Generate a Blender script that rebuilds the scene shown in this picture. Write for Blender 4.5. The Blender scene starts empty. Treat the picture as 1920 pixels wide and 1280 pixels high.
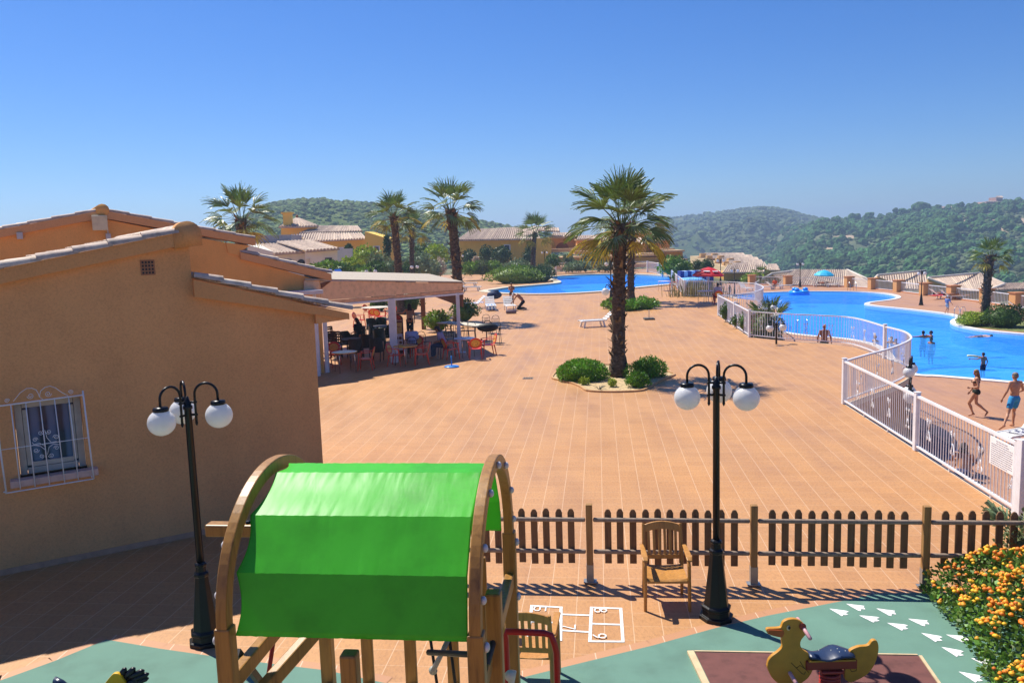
import bpy, bmesh, math, random
from mathutils import Vector, Matrix, noise
SC = bpy.context.scene
COL = SC.collection
PI = math.pi
V = Vector
# ------------------------------------------------------------------ camera
FPX, HC = 1520.0, 4.5
PITCH, ROLL = math.atan(190/1520), math.radians(1.8)
CAMR = Matrix.Rotation(PI/2-PITCH, 3, 'X') @ Matrix.Rotation(-ROLL, 3, 'Z')
CAMP = V((0, 0, HC))
def ray(u, v): return CAMR @ V(((u-960)/FPX, -(v-640)/FPX, -1))
def P(u, v, z=0.0):                      # point of the horizontal plane z seen at a photo pixel
    d = ray(u, v); return CAMP + d*((z-HC)/d.z)
def PL(u, v, p, q):                      # point of the vertical plane through p and q
    n = V((-(q-p).y, (q-p).x, 0)); d = ray(u, v); return CAMP + d*(n.dot(p-CAMP)/n.dot(d))
def PY(u, v, y):
    d = ray(u, v); return CAMP + d*(y/d.y)
cam = bpy.data.objects.new('camera', bpy.data.cameras.new('camera')); COL.objects.link(cam)
cam.matrix_world = Matrix.Translation(CAMP) @ CAMR.to_4x4()
cam.data.sensor_width = 36; cam.data.lens = 36*FPX/1920; cam.data.clip_end = 20000; cam.data.clip_start = .05
SC.camera = cam
# ------------------------------------------------------------------ light
SUN_EL, SUN_AZ = math.radians(56), math.atan2(-.67, .74)
sd = V((math.sin(SUN_AZ)*math.cos(SUN_EL), math.cos(SUN_AZ)*math.cos(SUN_EL), math.sin(SUN_EL)))
sun = bpy.data.objects.new('sun', bpy.data.lights.new('sun', 'SUN')); COL.objects.link(sun)
sun.data.energy = 5.0; sun.data.angle = math.radians(.5); sun.data.color = (1, .945, .86)
sun.rotation_euler = sd.to_track_quat('Z', 'Y').to_euler()
W = bpy.data.worlds.new('World'); SC.world = W; W.use_nodes = True
wn = W.node_tree; bg = wn.nodes['Background']
sky = wn.nodes.new('ShaderNodeTexSky'); sky.sky_type = 'NISHITA'; sky.sun_disc = False
sky.sun_elevation = SUN_EL; sky.sun_rotation = SUN_AZ; sky.altitude = 100
sky.air_density = 1.0; sky.dust_density = .2; sky.ozone_density = 3.0
hs_ = wn.nodes.new('ShaderNodeHueSaturation'); hs_.inputs['Saturation'].default_value = 1.3; wn.links.new(sky.outputs[0], hs_.inputs['Color'])
mx_ = wn.nodes.new('ShaderNodeMix'); mx_.data_type = 'RGBA'; mx_.blend_type = 'MULTIPLY'; mx_.inputs[0].default_value = 1; mx_.inputs[7].default_value = (.60,.82,1.22,1); wn.links.new(hs_.outputs[0], mx_.inputs[6])
wn.links.new(mx_.outputs[2], bg.inputs[0]); bg.inputs[1].default_value = .070
SC.view_settings.view_transform = 'Standard'; SC.view_settings.look = 'None'
SC.view_settings.exposure = 0.5; SC.view_settings.gamma = 1
SC.cycles.max_bounces = 6; SC.cycles.transparent_max_bounces = 8; SC.cycles.volume_bounces = 0
# ------------------------------------------------------------------ materials
def hx(s):
    s = s.lstrip('#'); c = [int(s[i:i+2], 16)/255 for i in (0, 2, 4)]
    return tuple(x/12.92 if x <= .04045 else ((x+.055)/1.055)**2.4 for x in c)
class NT:
    def __init__(s, name):
        s.m = bpy.data.materials.new(name); s.m.use_nodes = True
        s.t = s.m.node_tree; s.b = s.t.nodes['Principled BSDF']
    def n(s, typ, ins=None, **kw):
        nd = s.t.nodes.new('ShaderNode'+typ)
        for k, v in kw.items(): setattr(nd, k, v)
        for k, v in (ins or {}).items():
            if isinstance(v, bpy.types.NodeSocket): s.t.links.new(v, nd.inputs[k])
            else: nd.inputs[k].default_value = v
        return nd
    def l(s, a, b): s.t.links.new(a, b)
    def coords(s, kind='Object', scale=(1,1,1), rot=(0,0,0)):
        tc = s.n('TexCoord'); mp = s.n('Mapping', {0: tc.outputs[kind], 'Rotation': rot, 'Scale': scale})
        return mp.outputs[0]
    def mix(s, f, a, b, typ='MIX'):
        m = s.n('Mix', data_type='RGBA', blend_type=typ)
        for i, x in ((0, f), (6, a), (7, b)):
            if isinstance(x, bpy.types.NodeSocket): s.l(x, m.inputs[i])
            else: m.inputs[i].default_value = x if i == 0 else (*x, 1)[:4]
        return m.outputs[2]
    def ramp(s, f, pts):
        r = s.n('ValToRGB'); s.l(f, r.inputs[0]); e = r.color_ramp.elements
        while len(e) < len(pts): e.new(.5)
        for el, (p, c) in zip(e, pts):
            el.position = p; el.color = (*c, 1)[:4] if not isinstance(c, (int, float)) else (c, c, c, 1)
        return r.outputs[0]
    def bump(s, h, strength=.3, dist=.02):
        b = s.n('Bump', {'Height': h, 'Strength': strength, 'Distance': dist}); s.l(b.outputs[0], s.b.inputs['Normal'])
def mat(name, c, rough=.6, var=.12, scale=6, bump=0, bscale=60, metal=0, spec=.4, kind='Object', stretch=(1,1,1), isl=0, obj=0, trans=0):
    """plain painted / plastic / fabric surface with large and small scale colour variation"""
    k = NT(name); co = k.coords(kind, stretch)
    c2 = tuple(max(0, x*(1-var*2)) for x in c); c3 = tuple(min(1, x*(1+var)) for x in c)
    nz = k.n('TexNoise', {'Vector': co, 'Scale': scale, 'Detail': 6, 'Roughness': .6})
    col = k.ramp(nz.outputs[0], [(.3, c2), (.5, c), (.72, c3)])
    if isl:
        g = k.n('NewGeometry'); hs = k.n('HueSaturation', {'Color': col})
        mr = k.n('MapRange', {0: g.outputs['Random Per Island'], 3: 1-isl, 4: 1+isl}); k.l(mr.outputs[0], hs.inputs['Value'])
        mh = k.n('MapRange', {0: g.outputs['Random Per Island'], 3: .5-isl*.05, 4: .5+isl*.04}); k.l(mh.outputs[0], hs.inputs['Hue'])
        col = hs.outputs[0]
    k.l(col, k.b.inputs['Base Color'])
    k.b.inputs['Metallic'].default_value = metal; k.b.inputs['Specular IOR Level'].default_value = spec
    rr = k.n('MapRange', {0: nz.outputs[0], 3: max(.03, rough-.08), 4: min(1, rough+.08)}); k.l(rr.outputs[0], k.b.inputs['Roughness'])
    if bump:
        n2 = k.n('TexNoise', {'Vector': co, 'Scale': bscale, 'Detail': 4}); k.bump(n2.outputs[0], bump, .01)
    if trans:
        tr = k.n('BsdfTranslucent'); k.l(col, tr.inputs[0]); mx = k.n('MixShader', {0: trans})
        k.l(k.b.outputs[0], mx.inputs[1]); k.l(tr.outputs[0], mx.inputs[2])
        k.l(mx.outputs[0], k.t.nodes['Material Output'].inputs[0])
    return k.m
def wood(name, c, dark, rough=.5, scale=3, stretch=(1,1,.08)):
    k = NT(name); co = k.coords('Object', stretch)
    nz = k.n('TexNoise', {'Vector': co, 'Scale': scale*9, 'Detail': 8, 'Roughness': .65, 'Distortion': .6})
    n2 = k.n('TexNoise', {'Vector': k.coords('Object'), 'Scale': 2.3, 'Detail': 3})
    col = k.ramp(nz.outputs[0], [(.28, dark), (.5, c), (.75, tuple(min(1, x*1.25) for x in c))])
    col = k.mix(.3, col, k.ramp(n2.outputs[0], [(.3, dark), (.7, c)]))
    k.l(col, k.b.inputs['Base Color']); k.b.inputs['Roughness'].default_value = rough
    k.b.inputs['Specular IOR Level'].default_value = .35
    k.bump(nz.outputs[0], .25, .004); return k.m
def stucco(name, c, dirt=.2):
    k = NT(name); co = k.coords('Object')
    big = k.n('TexNoise', {'Vector': co, 'Scale': .55, 'Detail': 5, 'Roughness': .62})
    st = k.n('TexNoise', {'Vector': k.coords('Object', (1.2, 1.2, .12)), 'Scale': 1.6, 'Detail': 6})
    fine = k.n('TexNoise', {'Vector': co, 'Scale': 34, 'Detail': 5, 'Roughness': .8})
    d = tuple(x*(1-dirt) for x in c); b = tuple(min(1, x*(1+dirt*.4)) for x in c)
    col = k.ramp(big.outputs[0], [(.32, d), (.5, c), (.7, b)])
    col = k.mix(.25, col, k.ramp(st.outputs[0], [(.35, d), (.6, b)]))
    col = k.mix(.30, col, k.ramp(fine.outputs[0], [(.36, tuple(x*.5 for x in c)), (.5, c), (.66, tuple(min(1, x*1.22) for x in c))]))
    k.l(col, k.b.inputs['Base Color']); k.b.inputs['Roughness'].default_value = .9; k.b.inputs['Specular IOR Level'].default_value = .15
    k.bump(fine.outputs[0], .5, .006); return k.m
M = {}
M['metal_black'] = mat('black_painted_iron', (.005,.005,.006), .32, .2, 9, .08, 40, 0, .3)
M['globe'] = mat('opal_globe', (.86,.86,.85), .25, .03, 4, 0, 1, 0, .5, trans=.38)
M['white_metal'] = mat('white_lacquered_iron', (.78,.78,.80), .35, .06, 5)
M['white_plastic'] = mat('white_plastic', (.78,.77,.73), .35, .06, 5)
M['red_plastic'] = mat('red_plastic', (.72,.055,.012), .32, .12, 5)
M['yellow_print'] = mat('yellow_print', (.80,.42,.06), .4, .25, 20)
M['dark_wicker'] = mat('dark_wicker', (.045,.026,.018), .6, .3, 30, .5, 120)
M['dark_green'] = mat('dark_green_plastic', (.012,.035,.03), .35, .2, 8)
M['steel'] = mat('steel_tube', (.62,.62,.62), .25, .08, 8, 0, 1, .9)
M['iron_thin'] = mat('dark_thin_iron', (.03,.03,.035), .4, .2, 8)
M['stone_top'] = mat('cream_table_top', (.62,.56,.42), .5, .12, 9)
M['wood_play'] = wood('varnished_play_timber', (.36,.175,.038), (.17,.075,.017), .42)
M['wood_post'] = wood('bounce_lit_fence_post', (.36,.19,.06), (.17,.085,.03), .7); M['wood_rail'] = wood('sunlit_grey_fence_rail', (.30,.225,.165), (.14,.10,.07), .8)  # bounce light is in the post colour, sunlit tops in the rail colour
M['wood_fence'] = wood('weathered_fence_timber', (.22,.115,.05), (.085,.045,.022), .75)
M['wood_chair'] = wood('teak_coloured_slats', (.50,.235,.055), (.30,.13,.03), .42)
M['tarp'] = None
M['stucco'] = stucco('ochre_stucco', (.73,.375,.155))
M['stucco_far'] = stucco('orange_stucco', (.84,.42,.12))
M['stucco_yellow'] = stucco('yellow_stucco', (.88,.58,.12), .15)
M['stucco_cream'] = stucco('cream_stucco', (.74,.64,.42), .12)
M['stucco_white'] = stucco('pale_stucco', (.78,.74,.62), .12)
M['dark'] = mat('dark_opening', (.012,.012,.014), .5, .2, 5)
M['soil'] = mat('sandy_soil', (.52,.38,.20), .95, .3, 14, .9, 70)
M['skin'] = mat('tanned_skin', (.50,.25,.14), .5, .12, 9)
M['skin_pale'] = mat('pale_skin', (.66,.40,.29), .5, .1, 9)
M['skin_dark'] = mat('deep_tanned_skin', (.36,.15,.075), .48, .12, 9)
def plain(name, hexs, rough=.6, var=.1, k=1, **kw):
    if name not in M: M[name] = mat(name, tuple(x*k for x in hx(hexs)), rough, var, **kw)
    return M[name]
# ------------------------------------------------------------------ mesh builder
class MB:
    def __init__(s): s.v = []; s.f = []; s.mi = []; s.sm = []; s.T = Matrix.Identity(4); s.c = 0; s.smooth = False
    def av(s, *pts):
        i = len(s.v)
        for p in pts: s.v.append(s.T @ V(p))
        return i
    def af(s, idx): s.f.append(tuple(idx)); s.mi.append(s.c); s.sm.append(s.smooth)
    def poly(s, pts): i = s.av(*pts); s.af(range(i, i+len(pts)))
    def box(s, c, d, R=None):
        c = V(c); R = R or Matrix.Identity(3); h = [x/2 for x in d]
        pts = [c + R @ V((a*h[0], b*h[1], e*h[2])) for a in (-1,1) for b in (-1,1) for e in (-1,1)]
        i = s.av(*pts)
        for q in ((0,1,3,2),(4,6,7,5),(0,4,5,1),(2,3,7,6),(0,2,6,4),(1,5,7,3)): s.af([i+j for j in q])
    def beam(s, p, q, w, h, up=(0,0,1)):      # w: width across, h: along up
        p, q = V(p), V(q); d = (q-p); L = d.length
        if L < 1e-6: return
        y = d/L; x = y.cross(V(up))
        if x.length < 1e-4: x = y.cross(V((1,0,0)))
        x.normalize(); z = x.cross(y)
        s.box((p+q)/2, (w, L, h), Matrix((x, y, z)).transposed())
    def tube(s, pts, r, n=8, cap=True):
        pts = [V(p) for p in pts]; m = len(pts)
        rs = r if isinstance(r, (list, tuple)) else [r]*m
        prev = None; rings = []
        for i, p in enumerate(pts):
            t = (pts[min(i+1, m-1)]-pts[max(i-1, 0)])
            if t.length < 1e-9: t = V((0,0,1))
            t.normalize()
            a = prev if prev is not None else (V((1,0,0)) if abs(t.x) < .8 else V((0,1,0)))
            a = (a - t*a.dot(t));
            if a.length < 1e-5: a = t.orthogonal()
            a.normalize(); b = t.cross(a); prev = a
            rings.append(s.av(*[p + (a*math.cos(2*PI*k/n)+b*math.sin(2*PI*k/n))*rs[i] for k in range(n)]))
        for i in range(m-1):
            for k in range(n):
                s.af((rings[i]+k, rings[i]+(k+1)%n, rings[i+1]+(k+1)%n, rings[i+1]+k))
        if cap: s.af([rings[0]+k for k in range(n)][::-1]); s.af([rings[-1]+k for k in range(n)])
    def lathe(s, prof, c=(0,0,0), n=16, cap=True):
        s.tube_rings([[V(c)+V((r*math.cos(2*PI*k/n), r*math.sin(2*PI*k/n), z)) for k in range(n)] for r, z in prof], cap)
    def tube_rings(s, R, cap=True, closed=True):
        n = len(R[0]); ids = [s.av(*r) for r in R]
        for i in range(len(R)-1):
            for k in range(n if closed else n-1):
                s.af((ids[i]+k, ids[i]+(k+1)%n, ids[i+1]+(k+1)%n, ids[i+1]+k))
        if cap: s.af([ids[0]+k for k in range(n)][::-1]); s.af([ids[-1]+k for k in range(n)])
    def ell(s, c, r, n=12, m=8, R=None):
        c = V(c); R = R or Matrix.Identity(3)
        if not isinstance(r, (tuple, list)): r = (r, r, r)
        rings = []
        for j in range(1, m):
            a = PI*j/m
            rings.append([c + R @ V((r[0]*math.sin(a)*math.cos(2*PI*k/n), r[1]*math.sin(a)*math.sin(2*PI*k/n), -r[2]*math.cos(a))) for k in range(n)])
        ids = [s.av(*q) for q in rings]; b = s.av(c + R @ V((0,0,-r[2]))); t = s.av(c + R @ V((0,0,r[2])))
        for i in range(m-2):
            for k in range(n): s.af((ids[i]+k, ids[i]+(k+1)%n, ids[i+1]+(k+1)%n, ids[i+1]+k))
        for k in range(n): s.af((b, ids[0]+(k+1)%n, ids[0]+k)); s.af((t, ids[-1]+k, ids[-1]+(k+1)%n))
    def prism(s, pts, ext):                   # planar polygon pushed along ext
        pts = [V(p) for p in pts]; e = V(ext); n = len(pts)
        i = s.av(*pts); j = s.av(*[p+e for p in pts])
        s.af([i+k for k in range(n)][::-1]); s.af([j+k for k in range(n)])
        for k in range(n): s.af((i+k, i+(k+1)%n, j+(k+1)%n, j+k))
    def build(s, name, mats, parent=None, world=False, bevel=0, seg=2):
        me = bpy.data.meshes.new(name); vs = s.v
        if world and parent is not None:
            inv = ROOT[parent.name].inverted(); vs = [inv @ p for p in vs]
        me.from_pydata([tuple(p) for p in vs], [], s.f)
        for x in (mats if isinstance(mats, (list, tuple)) else [mats]): me.materials.append(x)
        me.polygons.foreach_set('material_index', s.mi); me.polygons.foreach_set('use_smooth', s.sm)
        bm = bmesh.new(); bm.from_mesh(me); bmesh.ops.recalc_face_normals(bm, faces=bm.faces[:]) if len(bm.faces) < 60000 else None
        bm.to_mesh(me); bm.free()
        o = bpy.data.objects.new(name, me); COL.objects.link(o)
        if parent is not None: o.parent = parent
        if bevel:
            b = o.modifiers.new('bevel', 'BEVEL'); b.width = bevel; b.segments = seg; b.limit_method = 'ANGLE'; b.angle_limit = .6
        return o
ROOT = {}
def tag(o, label, cat, group=None, kind=None):
    if label: o['label'] = label
    if cat: o['category'] = cat
    if group: o['group'] = group
    if kind: o['kind'] = kind
    return o
def thing(name, label, cat, loc=(0,0,0), rz=0, group=None):
    o = bpy.data.objects.new(name, None); COL.objects.link(o); o.empty_display_size = .2
    o.location = loc; o.rotation_euler = (0, 0, rz)
    ROOT[o.name] = Matrix.Translation(V(loc)) @ Matrix.Rotation(rz, 4, 'Z')
    return tag(o, label, cat, group)
def struct(o): o['kind'] = 'structure'; return o
def kids(o): return [c for c in ALLCH.get(o.name, [])] if ALLCH else list(o.children)
ALLCH = None
def dup(root, loc, rz=0, label=None, group=None, scale=1):
    r = root.copy(); COL.objects.link(r); r.location = loc; r.rotation_euler = (0, 0, rz)
    if scale != 1: r.scale = (scale,)*3
    ROOT[r.name] = Matrix.Translation(V(loc)) @ Matrix.Rotation(rz, 4, 'Z')
    if label: r['label'] = label
    if group: r['group'] = group
    for ch in list(root.children):
        c = ch.copy(); COL.objects.link(c); c.parent = r
        for g in list(ch.children):
            d = g.copy(); COL.objects.link(d); d.parent = c
    return r
class Proto:                                   # first call places the built thing itself, later calls copy it
    def __init__(s, root): s.r = root; s.used = False
    def put(s, loc, rz=0, label=None, group=None, scale=1):
        if s.used: return dup(s.r, loc, rz, label, group, scale)
        s.used = True; s.r.location = loc; s.r.rotation_euler = (0,0,rz); s.r.scale = (scale,)*3
        if label: s.r['label'] = label
        if group: s.r['group'] = group
        return s.r
def smooth_loop(pts, n=6, closed=True):        # Catmull-Rom through 2-D/3-D points
    pts = [V(p) for p in pts]; m = len(pts); out = []
    for i in range(m if closed else m-1):
        g = lambda k: pts[k % m] if closed else pts[max(0, min(m-1, k))]
        a, b, c, d = g(i-1), g(i), g(i+1), g(i+2)
        for k in range(n):
            t = k/n; out.append(.5*((2*b)+(c-a)*t+(2*a-5*b+4*c-d)*t*t+(3*b-a-3*c+d)*t**3))
    if not closed: out.append(pts[-1])
    return out
def offset_loop(pts, d):
    n = len(pts); out = []
    for i, p in enumerate(pts):
        t = pts[(i+1) % n]-pts[i-1]; t.z = 0
        if t.length < 1e-9: out.append(p.copy()); continue
        t.normalize(); out.append(p + V((t.y, -t.x, 0))*d)
    return out
def area2(pts): return sum(a.x*b.y-b.x*a.y for a, b in zip(pts, pts[1:]+pts[:1]))
def tri_fill(outer, holes=()):                 # triangulated flat sheet with holes
    from mathutils.geometry import tessellate_polygon
    loops = [list(outer)]+[list(h) for h in holes]
    flat = [p for l in loops for p in l]
    return flat, [tuple(t) for t in tessellate_polygon(loops)]
def sheet(name, m, outer, holes=(), z=0.0, kind='structure'):
    flat, tris = tri_fill([V((p.x, p.y, 0)) for p in outer], [[V((p.x, p.y, 0)) for p in h] for h in holes])
    b = MB(); b.v = [V((p.x, p.y, z)) for p in flat]
    for t in tris: b.af(t)
    o = b.build(name, m)
    me = o.data; bm = bmesh.new(); bm.from_mesh(me)
    for f in bm.faces:
        if f.normal.z < 0: f.normal_flip()
    bm.to_mesh(me); bm.free()
    o['kind'] = kind; return o
# ================================================================== ground
rnd = random.Random(7)
GD = ray(1120, 444); GRID = math.atan2(GD.x, GD.y)          # direction of the paving joints
def tile_mat(name, c1, c2, joint, pink, size=.335, mortar=.007, rough=.5):
    k = NT(name); co = k.coords('Object', (1,1,1), (0, 0, GRID))
    br = k.n('TexBrick', {'Vector': co, 'Color1': (*c1,1), 'Color2': (*c2,1), 'Mortar': (*c1,1), 'Scale': 1,
             'Mortar Size': 0, 'Mortar Smooth': .2, 'Bias': 0, 'Brick Width': size, 'Row Height': size}, offset=0, squash=1)
    sx = k.n('SeparateXYZ', {0: co}); masks = []
    for ax, wd_, amt in ((0, mortar*1.1, .72), (1, mortar*.9, .45)):
        fr = k.n('Math', {0: sx.outputs[ax], 1: size}, operation='DIVIDE'); fc = k.n('Math', {0: fr.outputs[0]}, operation='FRACT'); pp_ = k.n('Math', {0: fc.outputs[0], 1: .5}, operation='SUBTRACT'); ab = k.n('Math', {0: pp_.outputs[0]}, operation='ABSOLUTE')
        mr_ = k.n('MapRange', {0: ab.outputs[0], 1: .5-wd_/size*.9, 2: .5-wd_/size*.35, 3: 0, 4: amt}); masks.append(mr_.outputs[0])
    jm = k.n('Math', {0: masks[0], 1: masks[1]}, operation='MAXIMUM').outputs[0]
    b1 = k.n('TexNoise', {'Vector': k.coords('Object'), 'Scale': .13, 'Detail': 5, 'Roughness': .6})
    b2 = k.n('TexNoise', {'Vector': k.coords('Object', (1, .25, 1), (0,0,GRID)), 'Scale': 1.1, 'Detail': 6, 'Roughness': .65})
    b3 = k.n('TexNoise', {'Vector': k.coords('Object', (2.2, .9, 1), (0,0,GRID)), 'Scale': 14, 'Detail': 5, 'Roughness': .7})
    col = k.mix(k.ramp(b1.outputs[0], [(.38, 0), (.62, 1)]), br.outputs[0], br.outputs[0])
    tint = k.ramp(b1.outputs[0], [(.36, (1.06,1.02,.90)), (.5, (1,1,1)), (.64, pink)])
    col = k.mix(1.0, br.outputs[0], tint, 'MULTIPLY')
    col = k.mix(.75, col, k.ramp(b2.outputs[0], [(.3, (.90,.89,.88)), (.5, (1,1,1)), (.7, (1.05,1.04,1.0))]), 'MULTIPLY')
    col = k.mix(.85, col, k.ramp(b3.outputs[0], [(.28, (.70,.67,.66)), (.5, (1,1,1)), (.74, (1.14,1.12,1.08))]), 'MULTIPLY')
    col = k.mix(jm, col, joint)
    k.l(col, k.b.inputs['Base Color'])
    rr = k.n('MapRange', {0: b2.outputs[0], 1: .3, 2: .7, 3: rough-.1, 4: rough+.2}); k.l(rr.outputs[0], k.b.inputs['Roughness'])
    k.b.inputs['Specular IOR Level'].default_value = .5
    bp = k.n('Bump', {'Height': jm, 'Strength': .25, 'Distance': -.004}); b4 = k.n('Bump', {'Height': b3.outputs[0], 'Strength': .12, 'Distance': .004, 'Normal': bp.outputs[0]})
    k.l(b4.outputs[0], k.b.inputs['Normal']); return k.m
M['tiles'] = tile_mat('terracotta_paving', (.488,.246,.094), (.446,.221,.083), (.66,.45,.28), (1.0,1.01,1.09))
M['tiles_low'] = tile_mat('terracotta_pool_deck', (.44,.225,.118), (.41,.21,.11), (.54,.37,.25), (1.0,1.0,1.06))
ZD = -2.0
def pix(pts, z=0.0): return [P(u, v, z) for u, v in pts]
F_CORNER, F_END = P(1582, 757), P(1905, 965)
F_POST2, F_POST3 = P(1658, 672), P(1405, 632)
F_POST4, F_POST5, F_POST6 = P(1347, 592), P(1284, 556), P(1417, 563)
arc1 = smooth_loop([F_CORNER, P(1625, 741), P(1670, 725), P(1700, 709), P(1706, 698), P(1692, 684), F_POST2], 6, False)
arc2 = smooth_loop([F_POST2, P(1600, 650), P(1540, 643.5), P(1475, 639), F_POST3], 5, False)
arc3 = smooth_loop([F_POST4, P(1390, 589), P(1420, 582), P(1431, 572), F_POST6], 5, False)
arc4 = smooth_loop([F_POST6, P(1384, 559.5), P(1340, 557), F_POST5], 5, False)
F_POST7 = P(1260, 530)
fdir = (F_END-F_CORNER).normalized()
edge = [F_CORNER + (F_END-F_CORNER)*t for t in (0, .5, 1)]
near_end = F_END + fdir*2.6
outer = [V((-45,-8,0)), V((16,-8,0)), V((16, near_end.y, 0)), near_end, F_END] + arc1 + arc2[1:] + arc3 + arc4[1:] + [F_POST7, V((19.5, 99, 0)), V((21, 112, 0)), V((-45, 112, 0))]
pool1 = smooth_loop(pix([(914,547),(930,543.6),(958,539.6),(1000,536),(1035,533),(1051,530.6),(1049,527.2),(1038,523.6),(1034,520.6),(1050,518.3),(1100,515.6),(1150,514.8),(1200,515.6),(1240,517.5),(1268,520.5),(1279,525),(1268,532),(1240,535),(1180,541),(1140,546),(1100,549),(1050,551.5),(1000,552.2),(950,550.7)]), 5)
pool2 = smooth_loop(pix([(1716,702),(1760,705.5),(1850,713),(1930,719),(2050,722),(2150,700),(2100,650),(2000,634),(1920,628),(1870,623.5),(1832,619),(1795,611.5),(1782,605),(1786,600),(1794,596),(1780,590.5),(1735,584.5),(1690,579.5),(1650,575.5),(1626,572.3),(1621,570),(1632,567),(1664,563),(1681,558.5),(1672,553.5),(1640,549.5),(1580,547.3),(1500,547),(1440,549),(1395,552.5),(1372,555.5),(1390,562),(1425,571),(1452,575.5),(1466,583.5),(1460,591),(1440,599),(1433,606),(1439,615),(1460,620.5),(1487,626),(1525,630.5),(1562,633.5),(1600,637.5),(1640,646),(1665,658),(1685,680)], ZD-.02), 4)
def ring(name, m, loop, w_in, w_out, z_top, z_bot, bev=.02):
    L = loop if area2(loop) > 0 else loop[::-1]
    a = offset_loop(L, w_out); b = offset_loop(L, -w_in); n = len(L); mb = MB(); mb.smooth = False
    A = [V((p.x,p.y,z_top)) for p in a]; B = [V((p.x,p.y,z_top)) for p in b]
    A2 = [V((p.x,p.y,z_bot)) for p in a]; B2 = [V((p.x,p.y,z_bot-.3)) for p in b]
    mb.tube_rings([[*A2], [*A], [*B], [*B2]], cap=False)
    return struct(mb.build(name, m))
POOLZ1, POOLZ2 = -.06, ZD-.07
h1 = offset_loop(pool1 if area2(pool1) > 0 else pool1[::-1], .05)
h2 = offset_loop(pool2 if area2(pool2) > 0 else pool2[::-1], .05)
# planting bed of the big palm
bed = smooth_loop(pix([(1037,708),(1052,714),(1076,720),(1092,727),(1102,733),(1130,735),(1165,735),(1200,733),(1216,727),(1236,715),(1262,704),(1256,700),(1240,694),(1205,693),(1190,690),(1150,686),(1100,684),(1056,692)]), 4)
h3 = bed if area2(bed) > 0 else bed[::-1]
sheet('plaza_paving', M['tiles'], outer, [h1, h3])
far_line = pix([(1395,532),(1410,533),(1477,535.5),(1540,536.5),(1592,538),(1637,542),(1685,547),(1735,553.5),(1787,560),(1855,568.5),(1907,577)], ZD)
fl = far_line[-1]-far_line[-2]; far_ext = far_line[-1] + fl.normalized()*25
deck = [V((5, 3, 0)), V((70, 3, 0)), far_ext] + far_line[::-1] + [V((18, 118, 0)), V((5, 118, 0))]
sheet('pool_deck', M['tiles_low'], deck, [h2], ZD)
M['coping1'] = mat('cream_stone_coping', (.66,.56,.39), .6, .1, 8, .2)
M['coping2'] = mat('white_stone_coping', (.74,.71,.66), .6, .08, 8, .2)
ring('pool_coping', M['coping1'], pool1, .02, .75, .10, 0)
ring('pool_coping', M['coping2'], pool2, .02, .38, ZD+.05, ZD)
# water: clear surface over a blue mosaic basin
def pool_floor(name, base):
    k = NT(name); co = k.coords('Object')
    n = k.n('TexNoise', {'Vector': co, 'Scale': .35, 'Detail': 4}); vo = k.n('TexVoronoi', {'Vector': k.coords('Object', (1,1,1)), 'Scale': 2.4}, feature='DISTANCE_TO_EDGE')
    c = k.ramp(n.outputs[0], [(.3, tuple(x*.85 for x in base)), (.7, tuple(min(1, x*1.12) for x in base))])
    c = k.mix(k.ramp(vo.outputs[0], [(0, .22), (.10, 0)]), c, (.30,.62,.95))
    k.l(c, k.b.inputs['Base Color']); k.b.inputs['Roughness'].default_value = .5; return k.m
M['basin'] = pool_floor('blue_mosaic', (.05,.40,1.0)); M['basin_shallow'] = pool_floor('light_blue_mosaic', (.14,.56,1.0)); M['basin_line'] = pool_floor('dark_blue_mosaic', (.003,.06,.36))
def water(name, tint, scale):
    k = NT(name); t = k.t
    co = k.coords('Object', (1, 1, 1), (0,0,.4)); w = k.n('TexNoise', {'Vector': co, 'Scale': scale, 'Detail': 5, 'Roughness': .6, 'Distortion': .8})
    bp = k.n('Bump', {'Height': w.outputs[0], 'Strength': .45, 'Distance': .10})
    tr = k.n('BsdfTransparent', {0: (*tint, 1)}); gl = k.n('BsdfGlossy', {0: (.85,.93,1,1), 'Roughness': .06, 'Normal': bp.outputs[0]})
    n5 = k.n('TexNoise', {'Vector': k.coords('Object', (1,2.2,1), (0,0,.3)), 'Scale': 1.1, 'Detail': 7, 'Roughness': .7, 'Distortion': 1.0})
    dc = k.ramp(n5.outputs[0], [(.30, (.025,.25,.84)), (.5, (.05,.36,1.0)), (.66, (.11,.46,1.0)), (.74, (.30,.66,1.0))])  # ripple sparkle painted as lighter streaks in the diffuse colour
    df = k.n('BsdfDiffuse', {0: dc, 'Normal': bp.outputs[0]})
    lw = k.n('LayerWeight', {0: .12, 'Normal': bp.outputs[0]}); mr = k.n('MapRange', {0: lw.outputs['Fresnel'], 3: .02, 4: .20})
    m0 = k.n('MixShader', {0: .42}); k.l(tr.outputs[0], m0.inputs[1]); k.l(df.outputs[0], m0.inputs[2])
    m1 = k.n('MixShader', {0: mr.outputs[0]}); k.l(m0.outputs[0], m1.inputs[1]); k.l(gl.outputs[0], m1.inputs[2])
    k.l(m1.outputs[0], t.nodes['Material Output'].inputs[0]); return k.m
M['water'] = water('pool_water', (.62,.86,1), 1.6)
for nm, loop, z, dep in (('pool', h1, POOLZ1, 1.0), ('pool', h2, POOLZ2, 1.2)):
    sheet('pool_water', M['water'], loop, (), z)
    sheet('pool_floor', M['basin'], loop, (), z-dep)
    mb = MB(); mb.tube_rings([[V((p.x,p.y,z-dep)) for p in loop], [V((p.x,p.y,z+.1)) for p in loop]], cap=False); struct(mb.build('pool_wall', M['basin']))
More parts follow.
